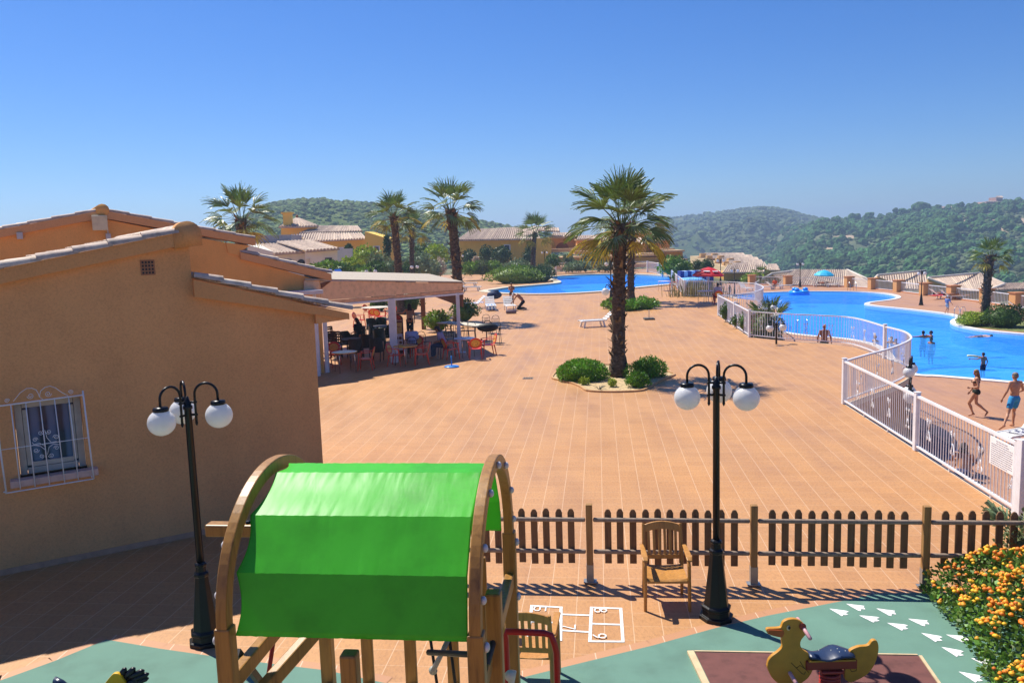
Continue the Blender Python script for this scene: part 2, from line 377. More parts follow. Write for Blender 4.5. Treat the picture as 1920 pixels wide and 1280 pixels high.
# shallow shelf of the near pool with its dark mosaic edge
shelf_edge = smooth_loop(pix([(1700,706),(1724,697),(1757,691),(1800,688),(1845,687.5),(1890,689.5),(1930,693),(2000,697)], POOLZ2-.3), 4, False)
far_in = [V((p.x, p.y, 0)) for p in shelf_edge]; back_in = pix([(2000,722),(1930,719.5),(1850,713.5),(1760,706),(1716,702.5)], POOLZ2-.3)
sheet('pool_shelf', M['basin_shallow'], far_in + [V((p.x, p.y, 0)) for p in back_in], (), POOLZ2-.34)
mb = MB()
for a, b in zip(shelf_edge, shelf_edge[1:]):
    n = V((-(b-a).y, (b-a).x, 0)).normalized()*.30; mb.poly([a, b, b+n*1.6, a+n*1.6])
for q in range(len(mb.v)): mb.v[q].z = POOLZ2-.335
struct(mb.build('pool_shelf_line', M['basin_line']))
# retaining wall between plaza and pool deck
M['retain'] = stucco('retaining_wall_stucco', (.50,.27,.12), .25)
mb = MB(); mb.smooth = False
loopw = [near_end, F_END] + arc1 + arc2[1:] + [F_POST3] + arc3 + arc4[1:] + [F_POST7, V((19.5,99,0))]
for a, b in zip(loopw, loopw[1:]):
    if (a-b).length < .01: continue
    mb.poly([V((a.x,a.y,ZD-.1)), V((b.x,b.y,ZD-.1)), V((b.x,b.y,-.12)), V((a.x,a.y,-.12))])
rw = mb.build('retaining_wall', M['retain']); tag(rw, 'ochre retaining wall between upper plaza and sunken pool deck', 'wall')
mb = MB(); R2 = []
for a, b in zip(loopw, loopw[1:]):
    if (a-b).length < .01: continue
    n = V(((b-a).y, -(b-a).x, 0)).normalized()
    mb.poly([a+V((0,0,-.001)), b+V((0,0,-.001)), b+n*.07+V((0,0,-.001)), a+n*.07+V((0,0,-.001))])
    mb.poly([a+n*.07+V((0,0,-.001)), b+n*.07+V((0,0,-.001)), b+n*.07+V((0,0,-.14)), a+n*.07+V((0,0,-.14))])
    mb.poly([a+n*.07+V((0,0,-.14)), b+n*.07+V((0,0,-.14)), b+V((0,0,-.14)), a+V((0,0,-.14))])
mb.build('wall_coping', M['coping1'], rw)
# sandy bed
mb = MB(); flat, tris = tri_fill([V((p.x,p.y,0)) for p in h3])
sheet('palm_bed_soil', M['soil'], h3, (), .02)
# the bed drops its kerb on the plaza as a thin tile edge
mb = MB()
Lk = h3
a = offset_loop(Lk, .06); n = len(Lk)
mb.tube_rings([[V((p.x,p.y,0)) for p in a], [V((p.x,p.y,.05)) for p in a], [V((p.x,p.y,.055)) for p in Lk], [V((p.x,p.y,-.05)) for p in Lk]], cap=False)
kb = mat('bed_kerb_tile', (.50,.28,.12), .7, .15, 10)
struct(mb.build('bed_kerb', kb))
# ------------------------------------------------------------------ play area floor
M['rubber_green'] = mat('green_rubber_floor', (.125,.245,.185), .85, .10, 1.6, .5, 160)
M['rubber_brown'] = mat('brown_rubber_mat', (.155,.060,.050), .9, .16, 6, .5, 140)
M['paint'] = mat('white_floor_paint', (.80,.80,.78), .6, .12, 25)
green = pix([(-260,1330),(0,1276),(100,1240),(200,1199),(300,1216),(405,1231),(500,1243),(614,1257),(724,1281),(830,1300),(905,1290),(984,1269),(1052,1252),(1224,1210),(1343,1177),(1440,1154),(1603,1122),(1642,1112.5),(1728,1111),(2050,1113)]) + [V((7.4, 3, 0)), V((-9, 3, 0))]
sheet('play_floor', M['rubber_green'], green, (), .006)
mb = MB()
for seg_ in (green[:9], green[10:19]):
    for a, b in zip(seg_, seg_[1:]):
        nrm = V((-(b-a).y, (b-a).x, 0)).normalized()*.13
        a2, b2 = a+V((0,0,.004)), b+V((0,0,.004)); mb.poly([a2, b2, b2+nrm, a2+nrm])
k = NT('edge_tiles'); co = k.coords('Object'); br = k.n('TexBrick', {'Vector': co, 'Color1': (.50,.25,.12,1), 'Color2': (.44,.21,.10,1), 'Mortar': (.62,.45,.30,1), 'Scale': 1, 'Mortar Size': .006, 'Brick Width': .4, 'Row Height': 50}, offset=0)
k.l(br.outputs[0], k.b.inputs['Base Color']); k.b.inputs['Roughness'].default_value = .6
struct(mb.build('play_floor_edge', k.m))
mat_pts = pix([(1303,1224),(1722,1231),(1800,1345),(1362,1345)])
sheet('rubber_mat', M['rubber_brown'], mat_pts, (), .014)
mb = MB()
mb.beam(mat_pts[0]+V((-.05,0,.02)), mat_pts[3]+V((-.05,0,.02)), .07, .03); mb.beam(mat_pts[1]+V((.02,0,.012)), mat_pts[2]+V((.02,0,.012)), .03, .018); mb.beam(mat_pts[0]+V((0,.02,.012)), mat_pts[1]+V((0,.02,.012)), .02, .018)
me_ = mb.build('mat_edging', plain('pale_timber', '#CDB48C', .7)); me_['kind'] = 'structure'
# hopscotch, painted on the tiles: strips 5 cm wide, digits as strokes
GX = V((math.cos(GRID), -math.sin(GRID), 0)); GY = V((math.sin(GRID), math.cos(GRID), 0))
hop = MB(); HZ = 0
def stripe(a, b, w=.036, z=.0045):
    d = (b-a).normalized(); n = V((-d.y, d.x, 0))*w/2; e = d*w/2
    global HZ; HZ += .00025; z += HZ
    hop.poly([a-e-n+V((0,0,z)), b+e-n+V((0,0,z)), b+e+n+V((0,0,z)), a-e+n+V((0,0,z))])
def quadline(pts, close=True):
    q = pix(pts)
    for a, b in zip(q, q[1:]+q[:1] if close else q[1:]): stripe(a, b)
quadline([(1109,1138.5),(1164,1140.5),(1168,1202.5),(1106,1202)])
quadline([(1108,1169),(1166,1171)], False)
quadline([(1052,1151.5),(1108,1153.5)], False); quadline([(1051,1181.5),(1107,1185)], False)
quadline([(997,1135.5),(1052,1138.5),(1051,1200),(990,1198)])
quadline([(993,1165),(1051,1168)], False)
quadline([(945,1147),(994,1149)], False); quadline([(888,1160),(992,1162)], False); quadline([(925,1196),(990,1198)], False)
DG = {'5': [[(1,0),(0,0),(0,.5),(.7,.5),(1,.62),(1,.85),(.75,1),(.2,1),(0,.88)]], '7': [[(0,0),(1,0),(.35,1)]],
      '8': [[(.5,.48),(.12,.36),(.1,.14),(.35,0),(.65,0),(.9,.14),(.88,.36),(.5,.48),(.05,.62),(.0,.86),(.3,1),(.7,1),(1,.86),(.95,.62),(.5,.48)]],
      '9': [[(.95,.35),(.75,.55),(.3,.55),(.05,.38),(.05,.18),(.3,0),(.7,0),(.95,.18),(.95,.35),(.8,.75),(.35,1)]]}
def digit(ch, u, v):
    c = P(u, v); right = -GY*.10; down = -GX*.14      # digits lie on their side for the camera
    z0 = hop.c
    for st in DG[ch]:
        q = [c + right*(x-.5) + down*(y-.5) for x, y in st]
        for a, b in zip(q, q[1:]): stripe(a, b, .017, .0055)
digit('5', 1012.5, 1141.7); digit('7', 1067, 1176); digit('8', 1126, 1145); digit('9', 1124, 1193.5)
h = hop.build('hopscotch_marking', M['paint']); struct(h)
# white duck footprints on the rubber
fpb = [(1573,1147),(1604,1138),(1630,1159),(1661,1147),(1683,1173.5),(1722,1166),(1747,1194),(1795,1196),(1786,1221),(1843,1241),(1820,1268),(1868,1290)]
dirp = (P(1573,1147)-P(1747,1194)).normalized()
for i, (u, v) in enumerate(fpb):
    c = P(u, v); d = dirp; nn = V((-d.y, d.x, 0)); f = MB(); sc = .115
    shape = [(1,0),(.55,.16),(.0,.34),(-.62,.56),(-.66,.40),(-.58,.30),(-.80,.26),(-1,.04),(-.72,-.04),(-.64,-.12),(-.80,-.40),(-.52,-.44),(.0,-.30),(.55,-.15)]
    if i % 2: shape = [(x, -y) for x, y in shape]
    a = rnd.uniform(-.12,.12)
    top = [c + d*(x*math.cos(a)-y*math.sin(a))*sc + nn*(x*math.sin(a)+y*math.cos(a))*sc*1.5 + V((0,0,.0105)) for x, y in shape]
    f.poly(top); o = f.build('painted_footprint', M['paint']); struct(o)
# ================================================================== far land
k = NT('dry_ground'); co = k.coords('Object')
n1 = k.n('TexNoise', {'Vector': co, 'Scale': .05, 'Detail': 8, 'Roughness': .7}); n2 = k.n('TexNoise', {'Vector': co, 'Scale': .9, 'Detail': 6})
c = k.ramp(n1.outputs[0], [(.35, (.045,.075,.025)), (.55, (.12,.13,.05)), (.7, (.30,.22,.12))])
c = k.mix(.4, c, k.ramp(n2.outputs[0], [(.3, (.03,.05,.015)), (.7, (.24,.20,.10))])); k.l(c, k.b.inputs['Base Color']); k.b.inputs['Roughness'].default_value = .95
M['land'] = k.m
GZ = -42
mb = MB(); mb.poly([V((-2500,-1100,GZ)), V((2500,-1100,GZ)), V((2500,2300,GZ)), V((-2500,2300,GZ))]); struct(mb.build('terrain', M['land']))
# shoulder of the hilltop the resort stands on (slopes away behind and to the right)
mb = MB(); mb.smooth = True; n = 60
def shoulder(x, y):
    d = max(0, x-20-(.0 if y < 110 else (y-110)*-.15)); e = max(0, y-150)
    z = -.35 - min(40, .11*max(0, x-16)) - min(40, .16*e)
    if x > 2 and y < 122: z = min(z, -4.6)
    elif x > 14: z = min(z, -2.6)
    return z
xs = [-260+i*9 for i in range(54)]; ys = [-60+i*9 for i in range(46)]
ids = [[mb.av(V((x, y, shoulder(x, y)))) for x in xs] for y in ys]
for j in range(len(ys)-1):
    for i in range(len(xs)-1): mb.af((ids[j][i], ids[j][i+1], ids[j+1][i+1], ids[j+1][i]))
struct(mb.build('garden_ground', M['land']))
def hillmat(name, cols, rock, sc=1):
    k = NT(name); co = k.coords('Object')
    a = k.n('TexNoise', {'Vector': co, 'Scale': .018*sc, 'Detail': 9, 'Roughness': .68}); b = k.n('TexNoise', {'Vector': co, 'Scale': .16*sc, 'Detail': 6, 'Roughness': .65})
    c = k.ramp(a.outputs[0], [(.3, cols[0]), (.5, cols[1]), (.68, cols[2]), (.78, rock)])
    c = k.mix(.55, c, k.ramp(b.outputs[0], [(.32, cols[0]), (.5, cols[1]), (.66, cols[2]), (.75, rock)]))
    k.l(c, k.b.inputs['Base Color']); k.b.inputs['Roughness'].default_value = 1; k.b.inputs['Specular IOR Level'].default_value = 0
    k.bump(b.outputs[0], 1, 3); return k.m
M['hill1'] = hillmat('garrigue_hillside', ((.06,.10,.03), (.12,.16,.05), (.20,.215,.085)), (.36,.30,.18))
M['hill2'] = hillmat('far_hillside', ((.045,.075,.028), (.085,.115,.045), (.15,.155,.075)), (.40,.30,.19), .6)
HILL = {}
def hill(name, m, sky_px, yr, yf, zf, back, amp, nt=26, sub=6, seed=0, yvar=None):
    line = []
    s = smooth_loop([V((u, v, 0)) for u, v in sky_px], sub, False)
    grid = []
    for p in s:
        Y = yr if yvar is None else yr+yvar*(p.x-1700)
        top = PY(p.x, p.y, Y); foot = PY(p.x, 640, yf); row = []
        for j in range(nt+1):
            t = j/nt; e = t**.85
            x = foot.x + (top.x-foot.x)*t; y = yf + (Y-yf)*t
            z = zf + (top.z-zf)*(.55*e+.45*math.sin(e*PI/2)**1.4)
            nz = noise.fractal(V((x*.012, y*.012, seed)), 1, 2, 5)*amp*math.sin(PI*min(1, t*1.02))
            row.append(V((x, y, z+nz)))
        for j in range(1, 9):
            t = j/8; row.append(V((top.x, Y+back*t, top.z-(top.z-GZ)*t**1.5)))
        grid.append(row)
    mb = MB(); mb.smooth = True
    ids = [mb.av(*r) for r in grid]; L = len(grid[0])
    for i in range(len(grid)-1):
        for j in range(L-1): mb.af((ids[i]+j, ids[i+1]+j, ids[i+1]+j+1, ids[i]+j+1))
    o = struct(mb.build(name, m)); HILL[o.name] = (grid, nt); return o
hl = hill('hill', M['hill1'], [(250,505),(330,480),(400,452),(450,412),(500,386),(545,377.5),(590,374.5),(640,377),(700,383),(760,392),(820,401),(880,411),(950,424),(1010,436),(1070,450),(1150,470),(1230,480)], 430, 150, -14, 260, 5, seed=3)
hb = hill('hill', M['hill2'], [(1020,470),(1100,448),(1170,428),(1230,413),(1262,409.5),(1300,404),(1345,399),(1380,394.5),(1410,391.5),(1440,391.5),(1475,397),(1505,405),(1540,411),(1600,414),(1700,413),(1850,410),(2000,405),(2150,410)], 1150, 420, -48, 500, 22, seed=9)
hr = hill('hill', M['hill2'], [(1330,560),(1400,520),(1460,470),(1510,436),(1550,417),(1600,413.5),(1650,410),(1700,402),(1740,397),(1780,393),(1820,390),(1860,385),(1905,379),(1960,373),(2050,366),(2150,360)], 640, 230, -46, 380, 9, seed=21)
def to_px(p):
    c = CAMR.transposed() @ (p-CAMP); return 960-FPX*c.x/c.z, 640+FPX*c.y/c.z
# bare ochre earth and rock showing between the trees of the right hill
BARE = []
for (bu, bv, br_) in ((1640,421,17),(1655,424,12),(1780,414,20),(1800,416,13),(1700,470,8),(1895,412,16),(1880,425,10),(1560,470,9),(1590,440,10)):
    best = min((q for row in HILL[hr.name][0] for q in row[:27]), key=lambda q: (to_px(q)[0]-bu)**2+((to_px(q)[1]-bv)*2)**2); BARE.append((best.copy(), br_))
k = NT('right_hillside'); base_n = M['hill2']; co = k.coords('Object')
a_n = k.n('TexNoise', {'Vector': co, 'Scale': .03, 'Detail': 9, 'Roughness': .7}); c = k.ramp(a_n.outputs[0], [(.3, (.05,.08,.03)), (.55, (.10,.125,.05)), (.72, (.20,.18,.09))])
for bp_, br_ in BARE:
    dn = k.n('VectorMath', {0: co, 1: tuple(bp_)}, operation='DISTANCE'); ad = k.n('Math', {0: a_n.outputs[0], 1: br_*1.6, 2: dn.outputs['Value']}, operation='MULTIPLY_ADD')
    mm = k.n('MapRange', {0: ad.outputs[0], 1: br_*1.5, 2: br_*1.9, 3: 1, 4: 0}); c = k.mix(mm.outputs[0], c, (.42,.31,.19))
k.l(c, k.b.inputs['Base Color']); k.b.inputs['Roughness'].default_value = 1; hr.data.materials[0] = k.m
def bare(p):
    if p.y < 430: return False
    return any((p-q).length < r_*(.75+.5*noise.noise(p*.15)) for q, r_ in BARE)
# scrub and pine wood on the slopes: countless, one object per slope
def blob_template(seed, n=12, m=8):
    b = MB(); b.ell((0,0,0), 1, n, m); out = []
    for p in b.v:
        q = p.normalized(); r = 1+.22*noise.noise(q*1.9+V((seed*3.1,0,0)))+.30*noise.noise(q*4.8+V((0,seed*2.7,0)))
        out.append(q*r)
    return out, b.f
TEMPL = [blob_template(i) for i in range(10)]; TEMPS = [blob_template(i+20, 7, 5) for i in range(8)]
def scatter(name, hname, m, count, smin, smax, flat, rng, dens, templ, tmin=0, tmax=1):
    grid, nt = HILL[hname]; mb = MB(); mb.smooth = False; k = 0; tries = 0
    while k < count and tries < count*12:
        tries += 1
        i = rng.random()*(len(grid)-1.001); t = tmin+(tmax-tmin)*rng.random()
        j = t*(nt-.001); i0, j0 = int(i), int(j); fi, fj = i-i0, j-j0
        p = (grid[i0][j0]*(1-fi)+grid[i0+1][j0]*fi)*(1-fj) + (grid[i0][j0+1]*(1-fi)+grid[i0+1][j0+1]*fi)*fj
        if rng.random() > dens(p, t): continue
        if hname == hr.name and bare(p) and rng.random() < .9: continue
        s = rng.uniform(smin, smax)*rng.uniform(.7, 1.25); tv, tf = templ[rng.randrange(len(templ))]
        a = rng.random()*6.28; ca, sa = math.cos(a), math.sin(a); fz = flat*rng.uniform(.8, 1.25); q = mb.av(*[p+V(((x.x*ca-x.y*sa)*s, (x.x*sa+x.y*ca)*s, x.z*s*fz+s*fz*.55)) for x in tv])
        for f in tf: mb.af([q+c for c in f])
        k += 1
    return tag(mb.build(name, m), None, None, None, 'stuff')
def leafmat(name, c, isl=.35, sat=1, fine=2.5):
    k = NT(name); g = k.n('NewGeometry'); n = k.n('TexNoise', {'Vector': k.coords('Object'), 'Scale': fine, 'Detail': 5, 'Roughness': .7})
    col = k.ramp(n.outputs[0], [(.34, tuple(x*.5 for x in c)), (.5, c), (.66, tuple(x*1.5 for x in c))])
    hs = k.n('HueSaturation', {'Color': col}); mr = k.n('MapRange', {0: g.outputs['Random Per Island'], 3: 1-isl, 4: 1+isl}); k.l(mr.outputs[0], hs.inputs['Value'])
    mh = k.n('MapRange', {0: g.outputs['Random Per Island'], 3: .49, 4: .52}); k.l(mh.outputs[0], hs.inputs['Hue'])
    k.l(hs.outputs[0], k.b.inputs['Base Color']); k.b.inputs['Roughness'].default_value = .95; k.b.inputs['Specular IOR Level'].default_value = .05
    k.bump(n.outputs[0], .7, .35); return k.m
M['scrub'] = leafmat('scrub_foliage', (.155,.195,.062), .55, fine=.8); M['pine_far'] = leafmat('pine_foliage', (.068,.135,.042), .5, fine=.5); M['scrub2'] = leafmat('far_scrub', (.105,.14,.055), .5, fine=.4)
rg = random.Random(11)
cl = lambda s, f: (lambda p, t: 1 if noise.noise(V((p.x*f, p.y*f, s))) > -.15 else .22)
o = scatter('hill_scrub', hl.name, M['scrub'], 9000, .45, 1.35, .55, rg, cl(1, .03), TEMPS, .25, 1); o['label'] = 'dense low green scrub covering the rounded left hill'; o['category'] = 'shrubs'
o = scatter('valley_scrub', hb.name, M['scrub2'], 7000, 1.4, 3.6, .6, rg, cl(5, .012), TEMPS, .2, 1); o['label'] = 'blue green scrub and trees on the distant hill'; o['category'] = 'shrubs'
def pd(p, t):
    u = 960+FPX*p.x/max(1, p.y)
    return (1.0 if u < 1790 else .34) * (1 if noise.noise(V((p.x*.022, p.y*.022, 4)))+.5*noise.noise(V((p.x*.06, p.y*.06, 2))) > -.02 else .12)
o = scatter('pine_wood', hr.name, M['pine_far'], 4200, 1.2, 3.0, .95, rg, pd, TEMPL, .12, 1.08); o['label'] = 'thick pine wood filling the right hillside'; o['category'] = 'wood'
o = scatter('hill_scrub', hr.name, M['scrub2'], 7500, .7, 2.0, .6, rg, lambda p, t: 1, TEMPS, .0, 1.13); o['label'] = 'low scrub between the pines on the right hill'; o['category'] = 'shrubs'
# pines that break the right skyline
def sky_tree(u, vtop, vbot, w, lab, seed):
    Y = 628; b = PY(u, vbot+3, Y); t = PY(u, vtop, Y); H = t.z-b.z; R = w*Y/FPX/2; r = random.Random(seed)
    th = thing('pine_tree', lab, 'tree', tuple(b), 0, 'pines on the right skyline')
    mb = MB(); mb.tube([(0,0,-1),(0,0,H*.3),(R*.1,0,H*.75)], [.5,.38,.15], 6); mb.build('trunk', plain('far_bark', '#5A4A38'), th)
    mb = MB()
    for i in range(16):
        tv, tf = TEMPL[r.randrange(10)]; a = r.random()*6.28; d = R*.75*math.sqrt(r.random()); z = H*r.uniform(.35, .82); s = R*r.uniform(.32, .55)*(1-.35*(z/H-.35))
        q = mb.av(*[V((math.cos(a)*d, math.sin(a)*d, z))+x*s*1.0 for x in tv])
        for f in tf: mb.af([q+c for c in f])
    mb.build('crown', M['pine_far'], th)
for i, (u, vt, vb, w, lab) in enumerate([(1631,397,412,15,'small lone pine at left end of right hill skyline'), (1686,389,409,24,'low wide pine just left of tallest skyline pine'), (1703,391,408,16,'narrow pine touching the tallest skyline pine'), (1725,378.5,402,32,'tallest round pine on right hill skyline'), (1750,388,402,22,'pine right of the tallest skyline pine'), (1797,378.5,400,24,'broad dark pine at middle of right skyline'), (1819,380,398,18,'pine beside the broad dark one below villa'), (1831,381,396,12,'slender pine nearest the hilltop villa')]):
    sky_tree(u, vt, vb, w, lab, i)
# ------------------------------------------------------------------ haze
mb = MB(); ZTOP = 62; mb.box((0, 600, (ZTOP+GZ-1)/2), (5200, 3600, ZTOP-GZ+1))
hz = mb.build('haze', None or [bpy.data.materials.new('haze')]); hz['kind'] = 'stuff'
hm = hz.data.materials[0]; hm.use_nodes = True; t = hm.node_tree
t.nodes.remove(t.nodes['Principled BSDF']); pv = t.nodes.new('ShaderNodeVolumePrincipled'); pv.inputs['Color'].default_value = (.55,.74,1,1); pv.inputs['Density'].default_value = .0006; pv.inputs['Anisotropy'].default_value = .3
t.links.new(pv.outputs[0], t.nodes['Material Output'].inputs['Volume'])

# small square drain in the plaza
q = P(990, 709); t = thing('drain_cover', 'small square grey drain cover in the plaza left of palm bed', 'drain cover', (q.x,q.y,0), -GRID)
mb = MB(); mb.box((0,0,.003),(.34,.34,.008)); mb.build('frame', plain('drain_grey', '#7E7166', .6, metal=.3), t)
for i in range(5): mb = MB(); mb.box((-.12+.06*i,0,.0085),(.03,.28,.006)); mb.build('slot', plain('drain_dark', '#3A322C', .7), t)
# ================================================================== near house
M['rtile'] = mat('sun_bleached_roof_tile', (.60,.47,.36), .8, .22, 5, .4, 50, isl=.22)
M['rtile_far'] = mat('pale_roof_tile', (.52,.40,.30), .85, .2, 2.5, isl=.18)
def tile_roof(mb, O, U, Wd, Lu, Lw, pitch=.21, r=.085, seg=.42, n=5, step=True):
    """barrel tiles: O upper corner, U down the slope, Wd across, both unit vectors"""
    O, U, Wd = V(O), V(U), V(Wd); N = Wd.cross(U).normalized()
    if N.z < 0: N = -N
    k = int(round(Lw/pitch)); pitch = Lw/k; m = max(1, int(round(Lu/seg))) if step else 1; sl = Lu/m
    base = N*-.02
    mb.poly([O+base, O+Wd*Lw+base, O+Wd*Lw+U*Lu+base, O+U*Lu+base])
    for i in range(k):
        c = O+Wd*(pitch*(i+.5))
        for j in range(m):
            a0, a1 = j*sl-(.03 if j else 0), (j+1)*sl
            rings = []
            for d, rr, lift in ((a0, r*.84, .0), (a1, r*1.04, .022 if step else 0)):
                jit = rnd.uniform(-.006,.006) if step else 0
                rings.append([c+U*d+N*lift+Wd*(math.cos(PI*q/n)*rr*1.05+jit)+N*(math.sin(PI*q/n)*rr) for q in range(n+1)])
            mb.tube_rings(rings, cap=False, closed=False)
            if j == m-1: mb.poly(rings[1])
def rake_tiles(mb, p, q, r=.10, seg=.43, n=8):
    """one line of cover tiles laid along a gable edge, p lower end, q upper end"""
    p, q = V(p), V(q); d = q-p; L = d.length; d.normalize(); m = max(1, int(round(L/seg))); sl = L/m
    x = d.cross(V((0,0,1))).normalized(); z = x.cross(d)
    for j in range(m):
        a = p+d*(j*sl); b = p+d*((j+1)*sl+.05); R = []
        for c, rr, up in ((a, r*1.06, .02), (b, r*.86, 0)):
            R.append([c+z*up+x*(math.cos(PI*t/n)*rr)+z*(math.sin(PI*t/n)*rr*.8) for t in range(n+1)])
        mb.tube_rings(R, cap=False, closed=False); mb.poly(R[0])
HA, HB = P(0, 1079), P(611, 955); dA = (HB-HA).normalized(); nA = V((dA.y, -dA.x, 0))
def WS(u, v, off=0):                        # (distance along wall, height) of a pixel on the wall plane
    p = PL(u, v, HA+nA*off, HB+nA*off); return ((p-HA).dot(dA), p.z)
def WP(s, z, off=0): return HA+dA*s+nA*off+V((0,0,z))
sB = (HB-HA).length; s362 = WS(362, 555)[0]; zr = WS(355, 457)[1]; zl = WS(0, 532)
slope = (zr-zl[1])/(WS(355,457)[0]-zl[0]); zlow = lambda s: zr-(s362-s)*slope
sR, zR1 = WS(650, 598); zR0 = WS(362, 556)[1]; slr = (zR1-zR0)/(sR-s362)
th = thing('near_house', 'large ochre stuccoed house front in shade with barred window at left', 'house', tuple(HA))
win = [WS(*p) for p in ((38,893),(165,878),(150,742),(24,758))]
ws0, ws1 = (win[0][0]+win[3][0])/2, (win[1][0]+win[2][0])/2; wz0, wz1 = (win[0][1]+win[1][1])/2, (win[2][1]+win[3][1])/2
wl = [(-6,0),(sB,0),(sB,zR0+slr*(sB-s362)+.02),(s362,zR0+.02),(s362,zr+.02),(-6,zlow(-6)+.02)]
hole = [(ws0,wz0),(ws1,wz0),(ws1,wz1),(ws0,wz1)]
vent = [WS(*p) for p in ((266,515),(290,515),(290,488),(266,488))]
vs0, vs1, vz0, vz1 = vent[0][0], vent[1][0], vent[0][1], vent[2][1]
flat, tris = tri_fill([V((a,b,0)) for a,b in wl], [[V((a,b,0)) for a,b in hole]])
mb = MB(); mb.v = [WP(p.x, p.y) for p in flat]
for t_ in tris: mb.af(t_)
D = -9.0
mb.poly([WP(sB,0), WP(sB,0,D), WP(sB,wl[2][1],D), WP(sB,wl[2][1])])
mb.poly([WP(s362,zR0), WP(s362,zR0,D), WP(s362,zr,D), WP(s362,zr)])
for a, b in ((0,1),(1,2),(2,3),(3,0)):
    mb.poly([WP(*hole[a]), WP(*hole[b]), WP(*hole[b], -.22), WP(*hole[a], -.22)])
mb.build('wall', M['stucco'], th, True)
# fascia bands under the roofs
M['fascia'] = stucco('fascia_stucco', (.66,.33,.13), .12)
mb = MB()
def band(s0, z0, s1, z1, h, off, dep): 
    mb.prism([WP(s0,z0,off), WP(s1,z1,off), WP(s1,z1+h,off), WP(s0,z0+h,off)], -nA*dep)
hL = WS(0,505)[1]-zl[1]+.03
band(-6, zlow(-6), s362-.06, zlow(s362-.06), hL*.86, .14, .5)
hR = .205
zT0, zT1 = WS(362,524)[1], WS(652,586)[1]
mb.prism([WP(s362,zR0,.14), WP(sR,zR1,.14), WP(sR,zT1,.14), WP(s362,zT0,.14)], -nA*.5)
mb.build('fascia', M['fascia'], th, True)
mb = MB(); mb.smooth = True       # rounded end of the ridge
zt = WS(350,415)[1]; pts = []
for i in range(13):
    a = PI*i/12; pts.append(WP(s362-.03+math.cos(a)*.20, zt-.20+math.sin(a)*.20, .15))
pts = [WP(s362+.17, zr-.03, .15)]+pts+[WP(s362-.23, zr-.07, .15)]
mb.prism(pts, -nA*.34); mb.smooth = False; mb.build('ridge_end', M['fascia'], th, True)
mb = MB(); mb.smooth = True
rake_tiles(mb, WP(-6, zlow(-6)+hL*.86, .07), WP(s362-.2, zlow(s362-.2)+hL*.86, .07), .115, .47)
Ul = (WP(-6,zlow(-6))-WP(s362,zr)).normalized()
tile_roof(mb, WP(s362-.05, zr+hL*.80, -.1), Ul, -nA, 7.0, 8.4)
rake_tiles(mb, WP(s362-.03, zt-.22, D), WP(s362-.03, zt-.22, -.1), .20, .45)
mb.build('roof_tiles', M['rtile'], th, True)
mb = MB(); mb.smooth = True
Ur = (WP(sR,zT1)-WP(s362,zT0)).normalized(); Lr = (WP(sR,zT1)-WP(s362,zT0)).length
tile_roof(mb, WP(s362+.02, zT0+.045, .10), Ur, -nA, Lr+.06, 4.6, .215, .092, .45)
mb.build('low_roof_tiles', M['rtile'], th, True)
mb = MB(); mb.prism([WP(sB+.001,zR1-.03,.1), WP(sR-.03,zR1+.005,.1), WP(sR-.03,zT1-.02,.1), WP(sB+.001,zT1+.06,.1)], -nA*4.4); mb.build('eave', M['stucco'], th, True)
# airbrick with sixteen openings
mb = MB(); cw = (vs1-vs0)
mb.box(WP((vs0+vs1)/2, (vz0+vz1)/2, .004), (cw*1.14, .012, (vz1-vz0)*1.1), Matrix((dA, nA, V((0,0,1)))).transposed())
vo = mb.build('vent', plain('vent_clay', '#A06F4F', .8), th, True)
mb = MB()
for i in range(4):
    for j in range(4):
        mb.box(WP(vs0+cw*(i+.5)/4, vz0+(vz1-vz0)*(j+.5)/4, .011), (cw*.155, .004, (vz1-vz0)*.155), Matrix((dA, nA, V((0,0,1)))).transposed())
g = mb.build('vent_opening', M['dark'], vo); g.data.transform(ROOT[th.name].inverted())
mb = MB(); mb.prism([WP(-6,0,.012), WP(sB+.012,0,.012), WP(sB+.012,.085,.012), WP(-6,.085,.012)], -nA*.02); mb.build('skirting', plain('pale_skirting', '#B98F72', .8), th, True)
# window
RW = Matrix((dA, nA, V((0,0,1)))).transposed(); cs, cz = (ws0+ws1)/2, (wz0+wz1)/2; ww, wh = ws1-ws0, wz1-wz0
mb = MB()
M['frame_grey'] = plain('grey_window_frame', '#B9B2A6', .5)
for (s_, z_, w_, h_) in ((ws0+.05,cz,.09,wh),(ws1-.05,cz,.09,wh),(cs,wz1-.05,ww-.2,.09),(cs,wz0+.05,ww-.2,.09)):
    mb.box(WP(s_, z_, -.16), (w_, .06, h_), RW)
for (s_, z_, w_, h_) in ((ws0+.13,cz,.06,wh-.25),(ws1-.13,cz,.06,wh-.25),(cs,wz0+.135,ww-.3,.07)):
    mb.box(WP(s_, z_, -.17), (w_, .05, h_), RW)
wo = mb.build('window', M['frame_grey'], th, True, .006)
mb = MB(); mb.box(WP(cs, cz, -.19), (ww-.1, .008, wh-.1), RW)
k = NT('window_glass'); k.b.inputs['Base Color'].default_value = (.02,.035,.06,1); k.b.inputs['Roughness'].default_value = .08; k.b.inputs['Specular IOR Level'].default_value = .25
cw_ = k.n('TexWave', {'Vector': k.coords('Object'), 'Scale': 1.8, 'Distortion': 1.2}); k.l(k.ramp(cw_.outputs[0], [(.25, (.02,.035,.07)), (.6, (.07,.12,.22)), (.9, (.10,.16,.28))]), k.b.inputs['Base Color'])
g = mb.build('pane', k.m, wo); g.data.transform(ROOT[th.name].inverted())
mb = MB(); mb.box(WP(cs, wz0-.05, .02), (ww+.26, .30, .10), RW); mb.build('window_sill', plain('terracotta_sill', '#D2B0A0', .7), th, True, .012)
mb = MB(); mb.smooth = True
